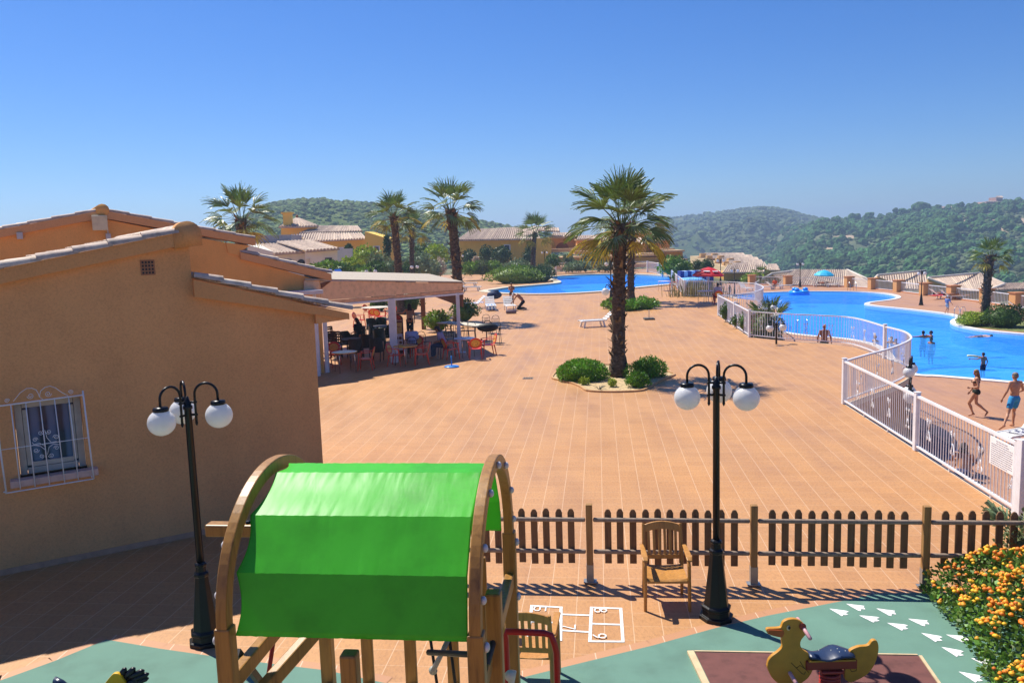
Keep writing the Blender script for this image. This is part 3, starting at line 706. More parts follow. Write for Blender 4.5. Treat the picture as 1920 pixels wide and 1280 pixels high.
def gp(u, v, off=.20): return PL(u, v, HA+nA*off, HB+nA*off)
def spiral(c, r, turns, a0, dirn, off=.2, tail=None):
    s0, z0 = WS(*c, off); pts = []
    for i in range(26):
        t = i/25; rr = r*(.18+.82*t); a = a0+dirn*2*PI*turns*(1-t); pts.append(WP(s0+math.cos(a)*rr, z0+math.sin(a)*rr, off))
    mb.tube(pts+([gp(*q, off) for q in tail] if tail else []), .0042, 5)
bars = [((-3,800),(15,924)),((20,757.5),(38.5,916)),((48,754),(66,912)),((74.5,751),(93,908)),((102,748),(121.5,904)),((128.5,744),(147,899))]
mb.tube([gp(-9,762), gp(156,740)], .012, 6); mb.tube([gp(155,732), gp(166,820), gp(176,897)], .013, 6); mb.tube([gp(-10,755), gp(0,840), gp(12,925)], .013, 6)
mb.tube([gp(12,924), gp(176,897)], .010, 6); mb.tube([gp(3,843), gp(165,820)], .006, 6)
for a, b in bars[1:]: mb.tube([gp(*a), gp(*b)], .008, 6)
for c in ((8,922),(172,893)): mb.tube([gp(*c), gp(*c, 0)], .012, 6)
for c in ((-8,764),(157,741)): mb.tube([gp(*c), gp(*c, 0)], .009, 6)
top1 = [(25,752),(38,736),(50,728),(60,727.5),(68,731),(72,738),(74,744),(80,748)]; top2 = [(74,744),(76,733),(84,726),(94,723.5),(104,727),(115,735),(128,742)]
for q in (top1, top2): mb.tube([gp(*c) for c in q], .005, 5)
for c, r, a0, d_ in (((13,751),.032,0,1),((57,742),.042,PI,1),((90,738),.042,0,-1),((133,735),.034,PI,-1)): spiral(c, r, 1.6, a0, d_)
for c, r, a0, d_ in (((66,824),.034,0,1),((76,811),.036,PI*.3,-1),((91,809),.034,PI,1),((105,819),.038,PI,-1),((68,844),.036,0,-1),((78,855),.032,PI*1.5,1),((96,853),.036,PI,1),((106,839),.034,PI,-1)): spiral(c, r, 1.5, a0, d_)
for q in ([(60,829),(64,833),(74,830),(84,836)], [(84,806),(88,820),(96,829),(106,827)], [(62,834),(76,836),(85,843),(86,858)], [(112,833),(100,832),(92,838),(89,852)]): mb.tube([gp(*c) for c in q], .0045, 5)
mb.build('window_grille', M['white_metal'], th, True)
# ================================================================== second house of the row
C2 = PL(600, 545, P(862,661), P(862,661)+(P(890,668)-P(600,713)))
E2 = C2+dA
def p2(u, v, off=0): return PL(u, v, C2+nA*off, E2+nA*off)
th2 = thing('gabled_house', 'orange house with stepped tiled gable rising behind the shaded near house', 'house', (C2.x-6, C2.y-3, 0))
def g2(pts, ext, m, name, bev=0):
    b = MB(); b.prism(pts, ext); return b.build(name, m, th2, True, bev)
base2 = lambda p: V((p.x, p.y, 0))
a0, rg2, e1, e1b, e2, c2r = p2(-140,467), p2(193,410), p2(450,461), p2(450,484), p2(600,526), p2(600,560)
b = MB(); b.prism([base2(a0), base2(c2r), e2, e1b, e1, rg2, a0], -nA*7); b.build('wall', M['stucco_far'], th2, True)
b = MB()
def band2(p, q, h, off, dep=.5): b.prism([p+nA*off, q+nA*off, q+nA*off+V((0,0,h)), p+nA*off+V((0,0,h))], -nA*dep)
t0, t1, t2, t3 = p2(-140,472), p2(193,409), p2(478,460), p2(450,486)
hh = .22
band2(t0, t1+dA*.001, hh, .12); band2(t1+dA*.002, t2, hh, .12)
t4 = p2(620, 526); band2(t3, t4, .24, .121)
b.build('fascia', stucco('orange_fascia', (.70,.36,.15), .12), th2, True)
b = MB(); q0, q1 = p2(425,457), p2(452,478); b.prism([p2(424,455,.05), p2(470,461,.05), p2(452,470,.05), p2(449,480,.05), p2(428,474,.05)], -nA*.6); b.build('corbel', M['stucco_far'], th2, True)
b = MB(); b.smooth = True
up = V((0,0,hh))
rake_tiles(b, t0+up, t1+up-dA*.1, .10, .62); rake_tiles(b, t2+up, t1+up+dA*.1, .10, .62)
tile_roof(b, t1+up-nA*.15, (t0-t1).normalized(), -nA, (t0-t1).length, 6.4, .24, .09, .6, 4)
tile_roof(b, t1+up-nA*.15, (t2-t1).normalized(), -nA, (t2-t1).length, 6.4, .24, .09, .6, 4)
b.build('roof_tiles', M['rtile'], th2, True)
b = MB(); b.smooth = True; up3 = V((0,0,.26))
tile_roof(b, t3+up3+nA*.1, (t4-t3).normalized(), -nA, (t4-t3).length+.05, 6.4, .24, .10, .6, 4); b.build('low_roof_tiles', M['rtile'], th2, True)
b = MB(); b.smooth = True; b.tube([t1+up+V((0,0,.02))+nA*.13, t1+up+V((0,0,.02))-nA*6], .19, 12); b.build('ridge_end', M['stucco_far'], th2, True)
b = MB(); b.prism([p2(601,531,.02), p2(621,527,.02), p2(603,541,.02)], -nA*5); b.build('eave', plain('brown_eave', '#7A4A2A', .8), th2, True)
bx = p2(187, 418, .2); b = MB(); b.box(bx, (.42,.18,.46), Matrix((dA, nA, V((0,0,1)))).transposed()); jb = b.build('junction_box', plain('cream_box', '#D8CBA6', .6), th2, True, .02)
for nm, (u, v), s in (('wall_lamp', (203,443), .11), ('wall_lamp', (37,442), .13)):
    b = MB(); c_ = p2(u, v, .1); b.box(c_, (s*1.2, .16, s*1.5), RW); b.tube([c_+V((0,0,.3)), c_], .02, 6); b.build(nm, plain('lamp_grey', '#BDBDBD', .5), th2, True, .01)
b = MB(); cpn = [p2(528,546,.05), p2(594,542,.05), p2(594,549,.05), p2(528,553,.05)]; b.prism(cpn, nA*.7); b.build('door_canopy', plain('pale_canopy', '#C9C6CC', .6), th2, True)
b = MB(); c_ = p2(589, 548, .55); b.beam(V((c_.x,c_.y,0)), c_, .09, .09, (0,1,0)); b.build('canopy_post', M['white_metal'], th2, True)
# ================================================================== street lamps
def lamp_globe_arm(th, az, R0=.085, R1=.335, ztop=3.03, zbot=2.60, zg=2.66, rg_=.148, n=14):
    c, s = math.cos(az), math.sin(az); pt = lambda r, z: (r*c, r*s, z)
    b = MB(); b.smooth = True
    rm, rr = (R0+R1)/2, (R1-R0)/2; zc = ztop-rr
    arc = [pt(rm-rr*math.cos(PI*i/12), zc+rr*math.sin(PI*i/12)) for i in range(13)]
    b.tube([pt(R0, zbot)]+arc+[pt(R1, zg+rg_+.02)], .0145, 8)
    for z in (zbot+.08, zbot+.22): b.tube([pt(.02, z), pt(R0+.02, z)], .014, 6)
    b.lathe([(.001,zbot-.05),(.014,zbot-.03),(.018,zbot-.01),(.014,zbot)], (R0*c, R0*s, 0), 8)
    arm = b.build('arm', M['metal_black'], th)
    b = MB(); b.smooth = True; b.lathe([(.02,.045),(.075,.040),(.082,.02),(.082,0),(.07,-.008)], (R1*c, R1*s, zg+rg_-.02), 16); b.build('cap', M['metal_black'], arm)
    b = MB(); b.smooth = True; b.ell((R1*c, R1*s, zg), (rg_, rg_, rg_*.97), 24, 14); b.build('globe', M['globe'], arm)
def lamp_base(th, H=2.84, n=8):
    b = MB()
    prof = [(.20,0),(.20,.05),(.165,.055),(.16,.12),(.175,.13),(.175,.16),(.145,.18),(.075,.80),(.085,.81),(.085,.84),(.062,.86),(.058,.92),(.07,.93),(.07,.95),(.046,.97)]
    b.lathe([(r*1.0, z) for r, z in prof], (0,0,0), 8); b.build('pedestal', M['metal_black'], th, False, .006)
    b = MB(); b.smooth = True; b.lathe([(.041,.96),(.039,H-.10),(.052,H-.09),(.052,H-.06),(.04,H-.05),(.04,H-.02),(.028,H),(.01,H+.05)], (0,0,0), 16); b.build('pole', M['metal_black'], th)
lampL = P(388, 1203); lampR = P(1343, 1158)
l1 = thing('street_lamp', 'black three globe lamp post in front of the shaded house wall', 'street lamp', tuple(lampL), 0, 'three globe lamp posts')
lamp_base(l1)
for az in (math.radians(238), math.radians(4), math.radians(122)): lamp_globe_arm(l1, az)
l2 = thing('street_lamp', 'black three globe lamp post beside the wooden armchair and picket fence', 'street lamp', tuple(lampR), 0, 'three globe lamp posts')
lamp_base(l2)
for az in (math.radians(182), math.radians(-28), math.radians(70)): lamp_globe_arm(l2, az)
# ================================================================== picket fence
f0, f1 = P(1107, 1092), P(1413, 1097); fd = (f1-f0); fL = fd.length; fd.normalize(); fn = V((fd.y, -fd.x, 0))
fth = thing('picket_fence', 'low brown wooden picket fence along the play area', 'fence', tuple(f0))
FR = Matrix((fd, fn, V((0,0,1)))).transposed()
pk = []
for k_ in range(-2, 4):
    s0 = k_*fL; c0 = f0+fd*s0
    if k_ > -2:
        b = MB(); b.box(c0+V((0,0,.60)), (.085,.085,.94), FR); po = b.build('post', M['wood_post'], fth, True, .008)
        b = MB(); b.box(c0+V((0,0,.14)), (.093,.093,.24), FR); b.box(c0+V((0,0,.026)), (.17,.12,.012), FR)
        g = b.build('post_shoe', plain('galvanised', '#9A9A98', .4, metal=.6), po); g.data.transform(ROOT[fth.name].inverted())
    if k_ == 3: break
    for z in (.86, .43):
        b = MB(); b.smooth = False; b.beam(f0+fd*(s0+.05)+V((0,0,z)), f0+fd*(s0+fL-.05)+V((0,0,z)), .055, .055); b.build('rail', M['wood_rail'], fth, True, .02, 3)
    for i in range(11):
        s = s0 + fL*(.115+.77*i/10) + rnd.uniform(-.006,.006); c = f0+fd*s+fn*-.042; h_ = .99+rnd.uniform(-.012,.008); w_ = .044; lo = .245+rnd.uniform(-.015,.015)
        b = MB(); pr = [(-w_,lo),(w_,lo),(w_,h_-.05),(w_*.55,h_-.008),(w_*.2,h_),(-w_*.2,h_),(-w_*.55,h_-.008),(-w_,h_-.05)]
        b.prism([c+fd*x+V((0,0,z)) for x, z in pr], -fn*.022); b.build('picket', M['wood_fence'], fth, True, .003, 1)
# ================================================================== slatted armchairs
def armchair(name, label, loc, rz, group):
    t = thing(name, label, 'chair', loc, rz, group); m = M['wood_chair']; W_ = .26     # local: facing -Y
    for sx in (-1, 1):
        b = MB(); b.tube([(sx*.265,-.25,0),(sx*.262,-.25,.30),(sx*.262,-.235,.56),(sx*.262,-.20,.635)], [.020,.022,.022,.018], 8); b.smooth = True
        b.build('leg', m, t, False)
        b = MB(); b.tube([(sx*.24,.24,0),(sx*.235,.20,.40),(sx*.235,.225,.62),(sx*.232,.30,.90)], [.020,.022,.021,.018], 8); b.build('leg', m, t)
        b = MB(); R = []
        for y, z, w in ((-.29,.63,.030),(-.24,.655,.036),(-.10,.66,.034),(.08,.655,.028),(.22,.645,.022)):
            R.append([(sx*.262-w,y,z),(sx*.262+w,y,z),(sx*.262+w,y,z+.022),(sx*.262-w,y,z+.022)])
        b.tube_rings(R); b.build('armrest', m, t, False, .008)
    b = MB(); R = []
    for y, dz in ((-.27,-.03),(-.24,0),(-.1,.004),(.06,-.008),(.2,.0)):
        R.append([(x, y, .415+dz-.02*math.cos(x/.24*PI/2)*(1 if y > -.25 else .2)) for x in (-.24,-.12,0,.12,.24)] + [(x, y, .385+dz) for x in (.24,.12,0,-.12,-.24)])
    b.tube_rings(R); b.build('seat', m, t, False, .004)
    b = MB()
    def by(z): return .205+(z-.42)*.21
    b.smooth = False
    top = [];
    for i in range(9):
        x = -.235+.47*i/8; z1 = .93-.035*(x/.235)**2*1.4; top.append((x, z1))
    R = [[(x, by(z1-.09)-.012, z1-.095), (x, by(z1-.09)+.014, z1-.095), (x, by(z1)+.014, z1), (x, by(z1)-.012, z1)] for x, z1 in top]
    b.tube_rings(R)
    for x in (-.245, .245): b.beam((x*.9, by(.42), .42), (x*.93, by(.86), .86), .035, .026, (0,1,0))
    b.beam((-.22, by(.5), .50), (.22, by(.5), .50), .026, .055)
    b.build('backrest', m, t, False, .005)
    for i in range(6):
        x = -.165+.33*i/5; b = MB(); b.beam((x, by(.52), .515), (x*1.03, by(.86), .862), .034, .014, (0,1,0)); b.build('slat', m, t, False, .004, 1)
    return t
ch = P(1247, 1128)
armchair('wooden_armchair', 'slatted wooden armchair alone on the tiles before the picket fence', (ch.x, ch.y, 0), math.radians(-4), 'slatted wooden armchairs')
ch = P(1000, 1283); armchair('wooden_armchair', 'slatted wooden armchair half hidden behind the play tower rail', (ch.x-.02, ch.y, 0), math.radians(180-8), 'slatted wooden armchairs')
# ================================================================== play tower with green canopy
kt = NT('green_tarpaulin'); cc = kt.coords('Object')
n1 = kt.n('TexNoise', {'Vector': cc, 'Scale': 1.6, 'Detail': 6, 'Roughness': .65}); n2 = kt.n('TexNoise', {'Vector': kt.coords('Object', (5,1.2,1.2), (0,0,.13)), 'Scale': 1.8, 'Detail': 3, 'Distortion': .3})
c = kt.ramp(n1.outputs[0], [(.3, (.065,.46,.025)), (.5, (.085,.60,.035)), (.75, (.10,.66,.045))]); kt.l(c, kt.b.inputs['Base Color'])
kt.b.inputs['Roughness'].default_value = .40; kt.b.inputs['Specular IOR Level'].default_value = .32; kt.bump(n2.outputs[0], .22, .014)
tr = kt.n('BsdfTranslucent'); kt.l(c, tr.inputs[0]); mx = kt.n('MixShader', {0: .34}); kt.l(kt.b.outputs[0], mx.inputs[1]); kt.l(tr.outputs[0], mx.inputs[2]); kt.l(mx.outputs[0], kt.t.nodes['Material Output'].inputs[0])
M['tarp'] = kt.m
ZF = 2.2
tFR, tFL, tRR = P(893,1197,ZF), P(422,1185,ZF), P(957,1003,ZF)
ex = (tFR-tFL).normalized(); TL = (tFR-tFL).length; ey = V((-ex.y, ex.x, 0)); TD = 1.66
tw = thing('play_tower', 'timber play tower under an arched bright green canopy', 'play tower', (tFL.x, tFL.y, 0), math.atan2(ex.y, ex.x))
# local frame: x along the canopy (0..TL), y from front (0) to rear (TD)
mw = M['wood_play']
plight = plain('pale_end_grain', '#C9A06B', .6); bolt = plain('white_bolt_cap', '#C9C6C4', .35, .05)
def arch_pt(t, r=1.0):                       # t 0 front .. 1 rear
    a = PI*(1-t); hw, rise = TD/2, .80
    return (TD/2+hw*r*math.cos(a)*(1.0), ZF+rise*(1+(r-1)*1.05)*math.sin(a)**.92)
for px in (0, TL):
    for py in (0, TD):
        b = MB(); b.box((px, py, ZF/2+.02), (.10,.10,ZF+.04)); b.build('post', mw, tw, False, .012)
    b = MB(); b.smooth = False; R = []
    for i in range(41):
        t = i/40; y0, z0 = arch_pt(t, 1.055); y1, z1 = arch_pt(t, .945)
        R.append([(px-.035,y0,z0),(px+.035,y0,z0),(px+.035,y1,z1),(px-.035,y1,z1)])
    b.tube_rings(R)
    for yy in (0, TD): b.box((px, yy+(.0), ZF-.09), (.069,.088,.20))
    ar = b.build('arch', mw, tw, False, .008)
    sgn = 1 if px else -1
    for y, z, r_ in [(*arch_pt(t, .99), .026) for t in (.08,.20,.36,.52,.68,.84,.95)]+[(0,ZF-.05,.03),(TD,ZF-.05,.03),(0,ZF-.55,.03),(TD,ZF-.5,.03)]:
        b = MB(); b.smooth = True; b.ell((px+sgn*(.045 if r_ < .03 else .06), y, z), (.020,r_,r_), 10, 6); b.build('bolt_cap', bolt, ar)
prof = []
cpts = [(.012,ZF-.03),(.055,ZF+.34),(.20,ZF+.62),(.46,ZF+.772),(.60,ZF+.772),(.83,ZF+.60),(.955,ZF+.30),(.988,ZF+.05)]
b = MB(); R = []; NX = 110
for q in range(len(cpts)-1):
    (t0_, z0_), (t1_, z1_) = cpts[q], cpts[q+1]
    for j in range(10):
        f = j/10; prof.append((t0_+(t1_-t0_)*f, z0_+(z1_-z0_)*f, f))
prof.append((*cpts[-1], 0))
ids = []
for t_, z_, f in prof:
    row = []
    for i in range(NX+1):
        x = .055+(TL-.11)*i/NX; sag = -.004*math.sin(PI*f)*math.sin(PI*i/NX) + .005*noise.noise(V((x*5, t_*7, 1)))*math.sin(PI*f) + .0035*noise.noise(V((x*30, t_*6, 4)))*(math.exp(-f*7)+math.exp(-(1-f)*7))
        sl_ = .035*math.sin(PI*f)*(math.exp(-i*.20)); row.append((x+sl_, t_*TD, z_+sag))
    ids.append(b.av(*row))
for a_, b_ in zip(ids, ids[1:]):
    for i in range(NX): b.af((a_+i, a_+i+1, b_+i+1, b_+i))
cv = b.build('canopy', M['tarp'], tw); cv.data.polygons.foreach_set('use_smooth', [True]*len(cv.data.polygons)); cv.data.set_sharp_from_angle(angle=.28); so = cv.modifiers.new('thick', 'SOLIDIFY'); so.thickness = .006
# cross timbers, deck and guard posts below
b = MB(); b.beam((0,.06,1.86),(0,TD-.06,1.86), .07,.11); b.build('side_beam', mw, tw, False, .01)
b = MB(); b.beam((TL,.06,1.86),(TL,TD-.06,1.86), .07,.11); b.build('side_beam', mw, tw, False, .01)
for x_ in (.34,.70,1.05,1.30):
    b = MB(); b.box((x_, TD, 1.30), (.095,.045,1.45)); b.build('guard_slat', mw, tw, False, .01)
b = MB(); b.box((TL/2, TD/2, .93), (TL+.02, TD-.10, .045)); b.build('platform', plain('pale_deck_board', '#D8BE93', .7), tw, False, .01)
gp_ = tw.matrix_basis
def loc_of(u, v, yloc):                       # pixel -> tower local at local depth yloc
    o = V((tFL.x, tFL.y, 0)); p = PL(u, v, o+ey*yloc, o+ey*yloc+ex); d = p-o; return V((d.dot(ex), yloc, p.z))
for (u, v, yl, w_) in ((655,1222,-.02,.10), (925,1108,.42,.10)):
    q = loc_of(u, v, yl); b = MB(); b.box((q.x, q.y, q.z/2), (w_,w_,q.z)); b.build('guard_post', mw, tw, False, .014)
q = loc_of(400, 990, .55); b = MB(); b.box((-.17, .62, q.z-.03), (.44,.095,.085)); b.build('side_arm', mw, tw, False, .012)
b = MB(); b.ell((-.10,.62,q.z+.022), (.022,.022,.01), 8, 4); b.smooth = True; b.build('bolt', M['metal_black'], tw)
# red grab rail, climbing ropes and rungs
redm = plain('red_steel', '#B5221A', .35, .1); rope = plain('dark_rope', '#2B2A28', .9); rrope = plain('red_rope', '#8E2A22', .9)
b = MB(); b.smooth = True; a_, c_, d_ = loc_of(950,1183,1.12), loc_of(1020,1186,1.12), loc_of(1040,1208,1.12)
b.tube([a_+V((0,0,-.9)), a_+V((-.01,0,-.05)), a_, (a_+c_)/2, c_, c_+V((.05,0,-.015)), d_, d_+V((.012,0,-.06)), V((d_.x+.012,1.12,.0))], .024, 10); b.build('grab_rail', redm, tw)
b = MB(); b.smooth = True; p0, p1 = loc_of(514,1192,1.35), loc_of(498,1300,1.35); b.tube([p0, p1], .018, 6); b.build('climbing_rope', rrope, tw)
for (u0, v0, u1, v1) in ((806,1190,822,1300), (842,1192,856,1300)):
    b = MB(); b.smooth = True; b.tube([loc_of(u0,v0,1.3), loc_of(u1,v1,1.3)], .012, 6); b.build('climbing_rope', rope, tw)
rung = plain('grey_rung', '#9C9A92', .5)
b = MB(); b.smooth = True; b.tube([loc_of(843,1193,1.3), loc_of(812,1256,1.3)+V((0,-.03,0))], .02, 8); b.ell(loc_of(812,1256,1.3), .035, 8, 6); b.build('rung', rung, tw)
b = MB(); b.smooth = True; b.tube([loc_of(803,1222,1.2), loc_of(920,1228,.8)], .022, 8); b.build('rung', plain('dark_bar', '#3A3632', .5), tw)
b = MB(); b.smooth = True; b.tube([loc_of(928,1190,.42), loc_of(908,1262,.2)], .022, 8); b.build('rung', plain('dark_bar', '#3A3632', .5), tw)
b = MB(); b.smooth = True; b.tube([loc_of(963,1256,.95), loc_of(955,1300,.9)], .022, 8); b.ell(loc_of(956,1266,.9), .04, 8, 6); b.build('rung', plain('cream_rung', '#D9D2B8', .5), tw)
b = MB(); b.beam(loc_of(445,1222,.25), loc_of(520,1320,.8), .03, .05); b.build('brace', plain('dark_bar', '#3A3632', .5), tw)
b = MB(); b.beam((.02,.05,1.62),(.46,TD*.62,2.02), .07, .10); b.build('brace_beam', mw, tw, False, .01)
# ================================================================== spring riders
dk = P(1548, 1300); dY = dk.y
def DD(u, v, off=0): p = PY(u, v, dY+off); return p
dth = thing('duck_rider', 'yellow wooden duck spring rider with dark blue saddle on brown mat', 'spring rider', (dk.x, dk.y, 0))
M['duck'] = mat('yellow_duck_board', (.52,.235,.022), .5, .10, 4, .1, 40)
k = M['duck']
def sc_(pts, s=6.0): return [(1400+x/s, 1120+y/s) for x, y in pts]
head = sc_([(235,790),(236,750),(250,700),(290,655),(345,615),(388,575),(402,540),(396,490),(388,448),(340,440),(280,425),(240,405),(224,375),(236,350),(300,345),(370,340),(392,325),(410,280),(450,252),(510,240),(570,246),(630,280),(665,320),(680,360),(670,410),(640,445),(615,480),(606,520),(615,560),(640,590),(690,620),(715,650),(740,690),(752,740),(748,800),(728,850),(690,905),(640,945),(600,975),(520,1000),(420,1000),(350,960),(280,890)])
tail = sc_([(1105,900),(1110,760),(1122,700),(1155,640),(1165,600),(1200,575),(1270,550),(1340,545),(1380,530),(1410,490),(1440,478),(1470,490),(1486,540),(1484,610),(1465,690),(1430,770),(1370,850),(1290,905),(1200,945),(1160,950),(1125,930)])
for pts, off, nm in ((head, -.17, 'duck_head_board'), (tail, .12, 'duck_tail_board')):
    b = MB(); q = [DD(u, v, -.02) for u, v in pts]
    sm = smooth_loop(q, 3); b.prism(sm, (0,.045,0)); b.build(nm, M['duck'], dth, True, .007)
b = MB(); sdl = [(-.0,.0)]
zs = DD(1560, 1228).z; x0, x1 = DD(1515,1230).x, DD(1598,1230).x; R = []
for i in range(13):
    f = i/12; x = x0+(x1-x0)*f; w = .075+.065*math.sin(PI*min(1,max(0,(f-.15)/.85)))**1.0; z = zs+.012*math.cos(f*PI*2.2)+.045*math.exp(-((f-.62)/.22)**2)
    R.append([(x, dY+.0+w*math.cos(2*PI*k_/10), z+(.022 if math.sin(2*PI*k_/10) > 0 else -.02)*abs(math.sin(2*PI*k_/10))) for k_ in range(10)])
b.smooth = True; b.tube_rings(R); sd_ = b.build('saddle', plain('dark_blue_saddle', '#26344F', .35), dth, True)
b = MB(); b.smooth = True
for (u, v) in ((1535,1224),(1558,1224),(1570,1221),(1574,1227),(1585,1225)): b.ell(DD(u, v, -.10)+V((0,0,.03)), .006, 6, 4)
g = b.build('stud', bolt, sd_); g.data.transform(ROOT[dth.name].inverted())
b = MB(); b.box(((x0+x1)/2, dY, zs-.075), (x1-x0+.06, .10, .09)); b.build('seat_beam', plain('red_brown_beam', '#8E3424', .6), dth, True, .008)
b = MB(); b.box(((x0+x1)/2, dY, zs-.026), (x1-x0+.02, .12, .014)); b.build('seat_plate', M['duck'], dth, True)
b = MB(); b.smooth = True; cx_ = (x0+x1)/2; pts = []
for i in range(110):
    a = i/109*2*PI*5.5; pts.append((cx_+.085*math.cos(a), dY+.085*math.sin(a), .06+(zs-.22)*i/109))
b.tube(pts, .017, 7); b.build('spring', plain('red_spring', '#A8342C', .35), dth, True)
b = MB(); b.box((cx_, dY, zs-.14), (.22,.16,.03)); b.build('spring_plate', plain('red_spring', '#A8342C', .35), dth, True, .01)
b = MB(); b.smooth = True; q = DD(1508, 1176, -.02); b.tube([q+V((-.015,.15,.02)), q+V((.0,-.16,-.03))], .019, 10); b.build('handle', plain('pink_grip', '#D9A0A0', .4), dth, True)
b = MB(); b.smooth = True; q = DD(1481, 1260, -.02); b.tube([q+V((-.01,.15,.02)), q+V((.01,-.16,-.03))], .019, 10); b.build('foot_peg', plain('pink_grip', '#D9A0A0', .4), dth, True)
b = MB(); bk = sc_([(242,372),(250,362),(300,362),(372,366),(415,372),(424,395),(412,430),(395,446),(340,438),(285,424),(250,405)]); b.prism([DD(u, v, -.034) for u, v in bk], (0,.010,0)); b.build('beak', plain('orange_beak', '#B4541E', .5), dth, True)
b = MB(); b.smooth = True; q = DD(1478.5, 1176.5, -.025); b.ell(q, (.020,.006,.026), 14, 8); ey_ = b.build('eye', plain('eye_white', '#D8C49A', .5), dth, True)
b = MB(); b.smooth = True; b.ell(DD(1480, 1176.5, -.031), (.0125,.005,.018), 12, 8); g = b.build('pupil', M['dark'], ey_); g.data.transform(ROOT[dth.name].inverted())
b = MB(); q = DD(1505,1174,-.03); b.smooth = True; b.ell(q, (.035,.008,.035), 16, 6); b.build('handle_plate', plain('red_brown_beam', '#8E3424', .6), dth, True)
b = MB(); b.smooth = True
for ln in ([(500,730),(560,790),(620,850),(650,860),(660,830)], [(560,790),(600,760),(660,800)], [(600,715),(640,780),(700,840)], [(1150,770),(1180,830),(1230,820),(1240,780)], [(1180,760),(1210,800)]):
    b.tube([DD(u, v, -.0225) for u, v in sc_(ln)], .0028, 5)
b.build('painted_feathers', plain('brown_line', '#4A2E10', .7), dth, True)
# second rider, only its head tuft and hand grip reach into the frame
q = P(225, 1330); rY = q.y
rth = thing('spring_rider', 'yellow and black spring rider with black tufts at bottom left edge', 'spring rider', (q.x, rY, 0))
RD = lambda u, v, off=0: PY(u, v, rY+off)
b = MB(); b.prism(smooth_loop([RD(u, v) for u, v in ((150,1400),(165,1330),(203,1272),(218,1262),(230,1272),(245,1300),(262,1330),(260,1400))], 4), (0,.045,0)); b.build('head_board', plain('rider_yellow', '#D6A80E', .5), rth, True, .007)
b = MB(); b.smooth = True
for i, (u0, v0, u1, v1, r) in enumerate(((215,1272,230,1254,.030),(225,1272,246,1254,.034),(232,1272,262,1258,.034),(236,1278,270,1264,.032),(238,1284,270,1272,.028),(222,1284,254,1274,.04))):
    a_, c_ = RD(u0+6, v0, .05), RD(u1+4, v1, .05); b.tube([a_, (a_+c_)/2, c_, c_+(c_-a_)*.15], [r*.7, r, r*.85, r*.3], 10)
b.build('mane', plain('glossy_black', '#0E1014', .3), rth, True)
b = MB(); b.smooth = True; a_, c_ = RD(102,1274,-.05), RD(128,1290,-.05); b.tube([a_+V((0,0,-.02)), a_, (a_+c_)/2+V((0,0,.01)), c_], [.02,.035,.035,.03], 10); b.build('handle', plain('navy_grip', '#20304A', .3), rth, True)
b = MB(); b.smooth = True; b.tube([RD(115,1300,-.02), RD(190,1310,.02)], .03, 8); b.build('handle_bar', M['metal_black'], rth, True)
b = MB(); b.smooth = True; pts = []
for i in range(90):
    a = i/89*2*PI*5; pts.append((q.x+.085*math.cos(a), rY+.085*math.sin(a), .02+.2*i/89))
b.tube(pts, .017, 7); b.build('spring', plain('red_spring', '#A8342C', .35), rth, True)
# ================================================================== white pool railings
FH = 1.15
_b = MB(); _b.smooth = True; _b.tube([(0,0,.10),(0,0,FH-.05)], .010, 6, False)
BAR = None
def path_points(path, step):
    path = [V(p) for p in path]; out = []; d = 0; nxt = step
    for a, b in zip(path, path[1:]):
        L = (b-a).length
        while L > 1e-6 and nxt <= d+L: t = (nxt-d)/L; out.append((a.lerp(b, t), (b-a).normalized())); nxt += step
        d += L
    return out, d
def railing(label, path, group='white pool railings', step=.112, posts=True, orn=1.05, h=FH, barr=.010, post_w=.10, ornaments=True):
    global BAR
    th = thing('pool_railing', label, 'railing', tuple(path[0]), 0, group); inv = ROOT[th.name].inverted()
    for z, r in ((h-.03, .028), (.10, .022)):
        b = MB(); n = len(path); R = []
        for i, p in enumerate(path):
            t = (path[min(i+1,n-1)]-path[max(i-1,0)]); t.z = 0; t.normalize(); s = V((-t.y,t.x,0))*r
            R.append([p+s+V((0,0,z-r*.8)), p-s+V((0,0,z-r*.8)), p-s+V((0,0,z+r*.8)), p+s+V((0,0,z+r*.8))])
        b.tube_rings(R); b.build('rail', M['white_metal'], th, True)
    pts, L = path_points(path, step)
    while len(pts) > 100: step *= 1.05; pts, L = path_points(path, step)
    if BAR is None:
        bb = MB(); bb.smooth = True; bb.tube([(0,0,.10),(0,0,FH-.05)], .0105, 6, False); t_ = bb.build('bar', M['white_metal']); BAR = t_.data; bpy.data.objects.remove(t_)
    for p, d in pts:
        o = bpy.data.objects.new('bar', BAR); COL.objects.link(o); o.parent = th; o.location = inv @ p; o.scale = (barr/.0105, barr/.0105, h/FH)
    if posts:
        for p in ([path[0], path[-1]] if posts is True else posts):
            b = MB(); b.box(p+V((0,0,(h+.05)/2)), (post_w,post_w,h+.05)); b.box(p+V((0,0,h+.055)), (post_w+.02,post_w+.02,.012)); b.build('post', M['white_metal'], th, True, .006)
    if ornaments:
        op, _ = path_points(path, orn)
        for p, d in op:
            b = MB(); b.smooth = True
            for sx in (-1, 1):
                for zc, up in ((h*.62, 1), (h*.36, -1)):
                    pt = []
                    for i in range(15):
                        a = i/14*2*PI*1.15; r = .012+.036*i/14; pt.append(p+d*(sx*(.055)+sx*r*math.cos(a)*.85)+V((0,0,zc+up*(.03+r*math.sin(a)))))
                    pt.append(p+d*sx*.012+V((0,0,h*.49))); b.tube(pt, .0075, 4)
            b.build('scroll_ornament', M['white_metal'], th, True)
    # short feet under the bottom rail
    fp, _ = path_points(path, 1.55)
    for p, d in fp:
        b = MB(); b.box(p+V((0,0,.045)), (.02,.02,.09)); b.build('foot', M['white_metal'], th, True)
    return th
straight = [F_CORNER + (F_END-F_CORNER)*(i/8) for i in range(9)]
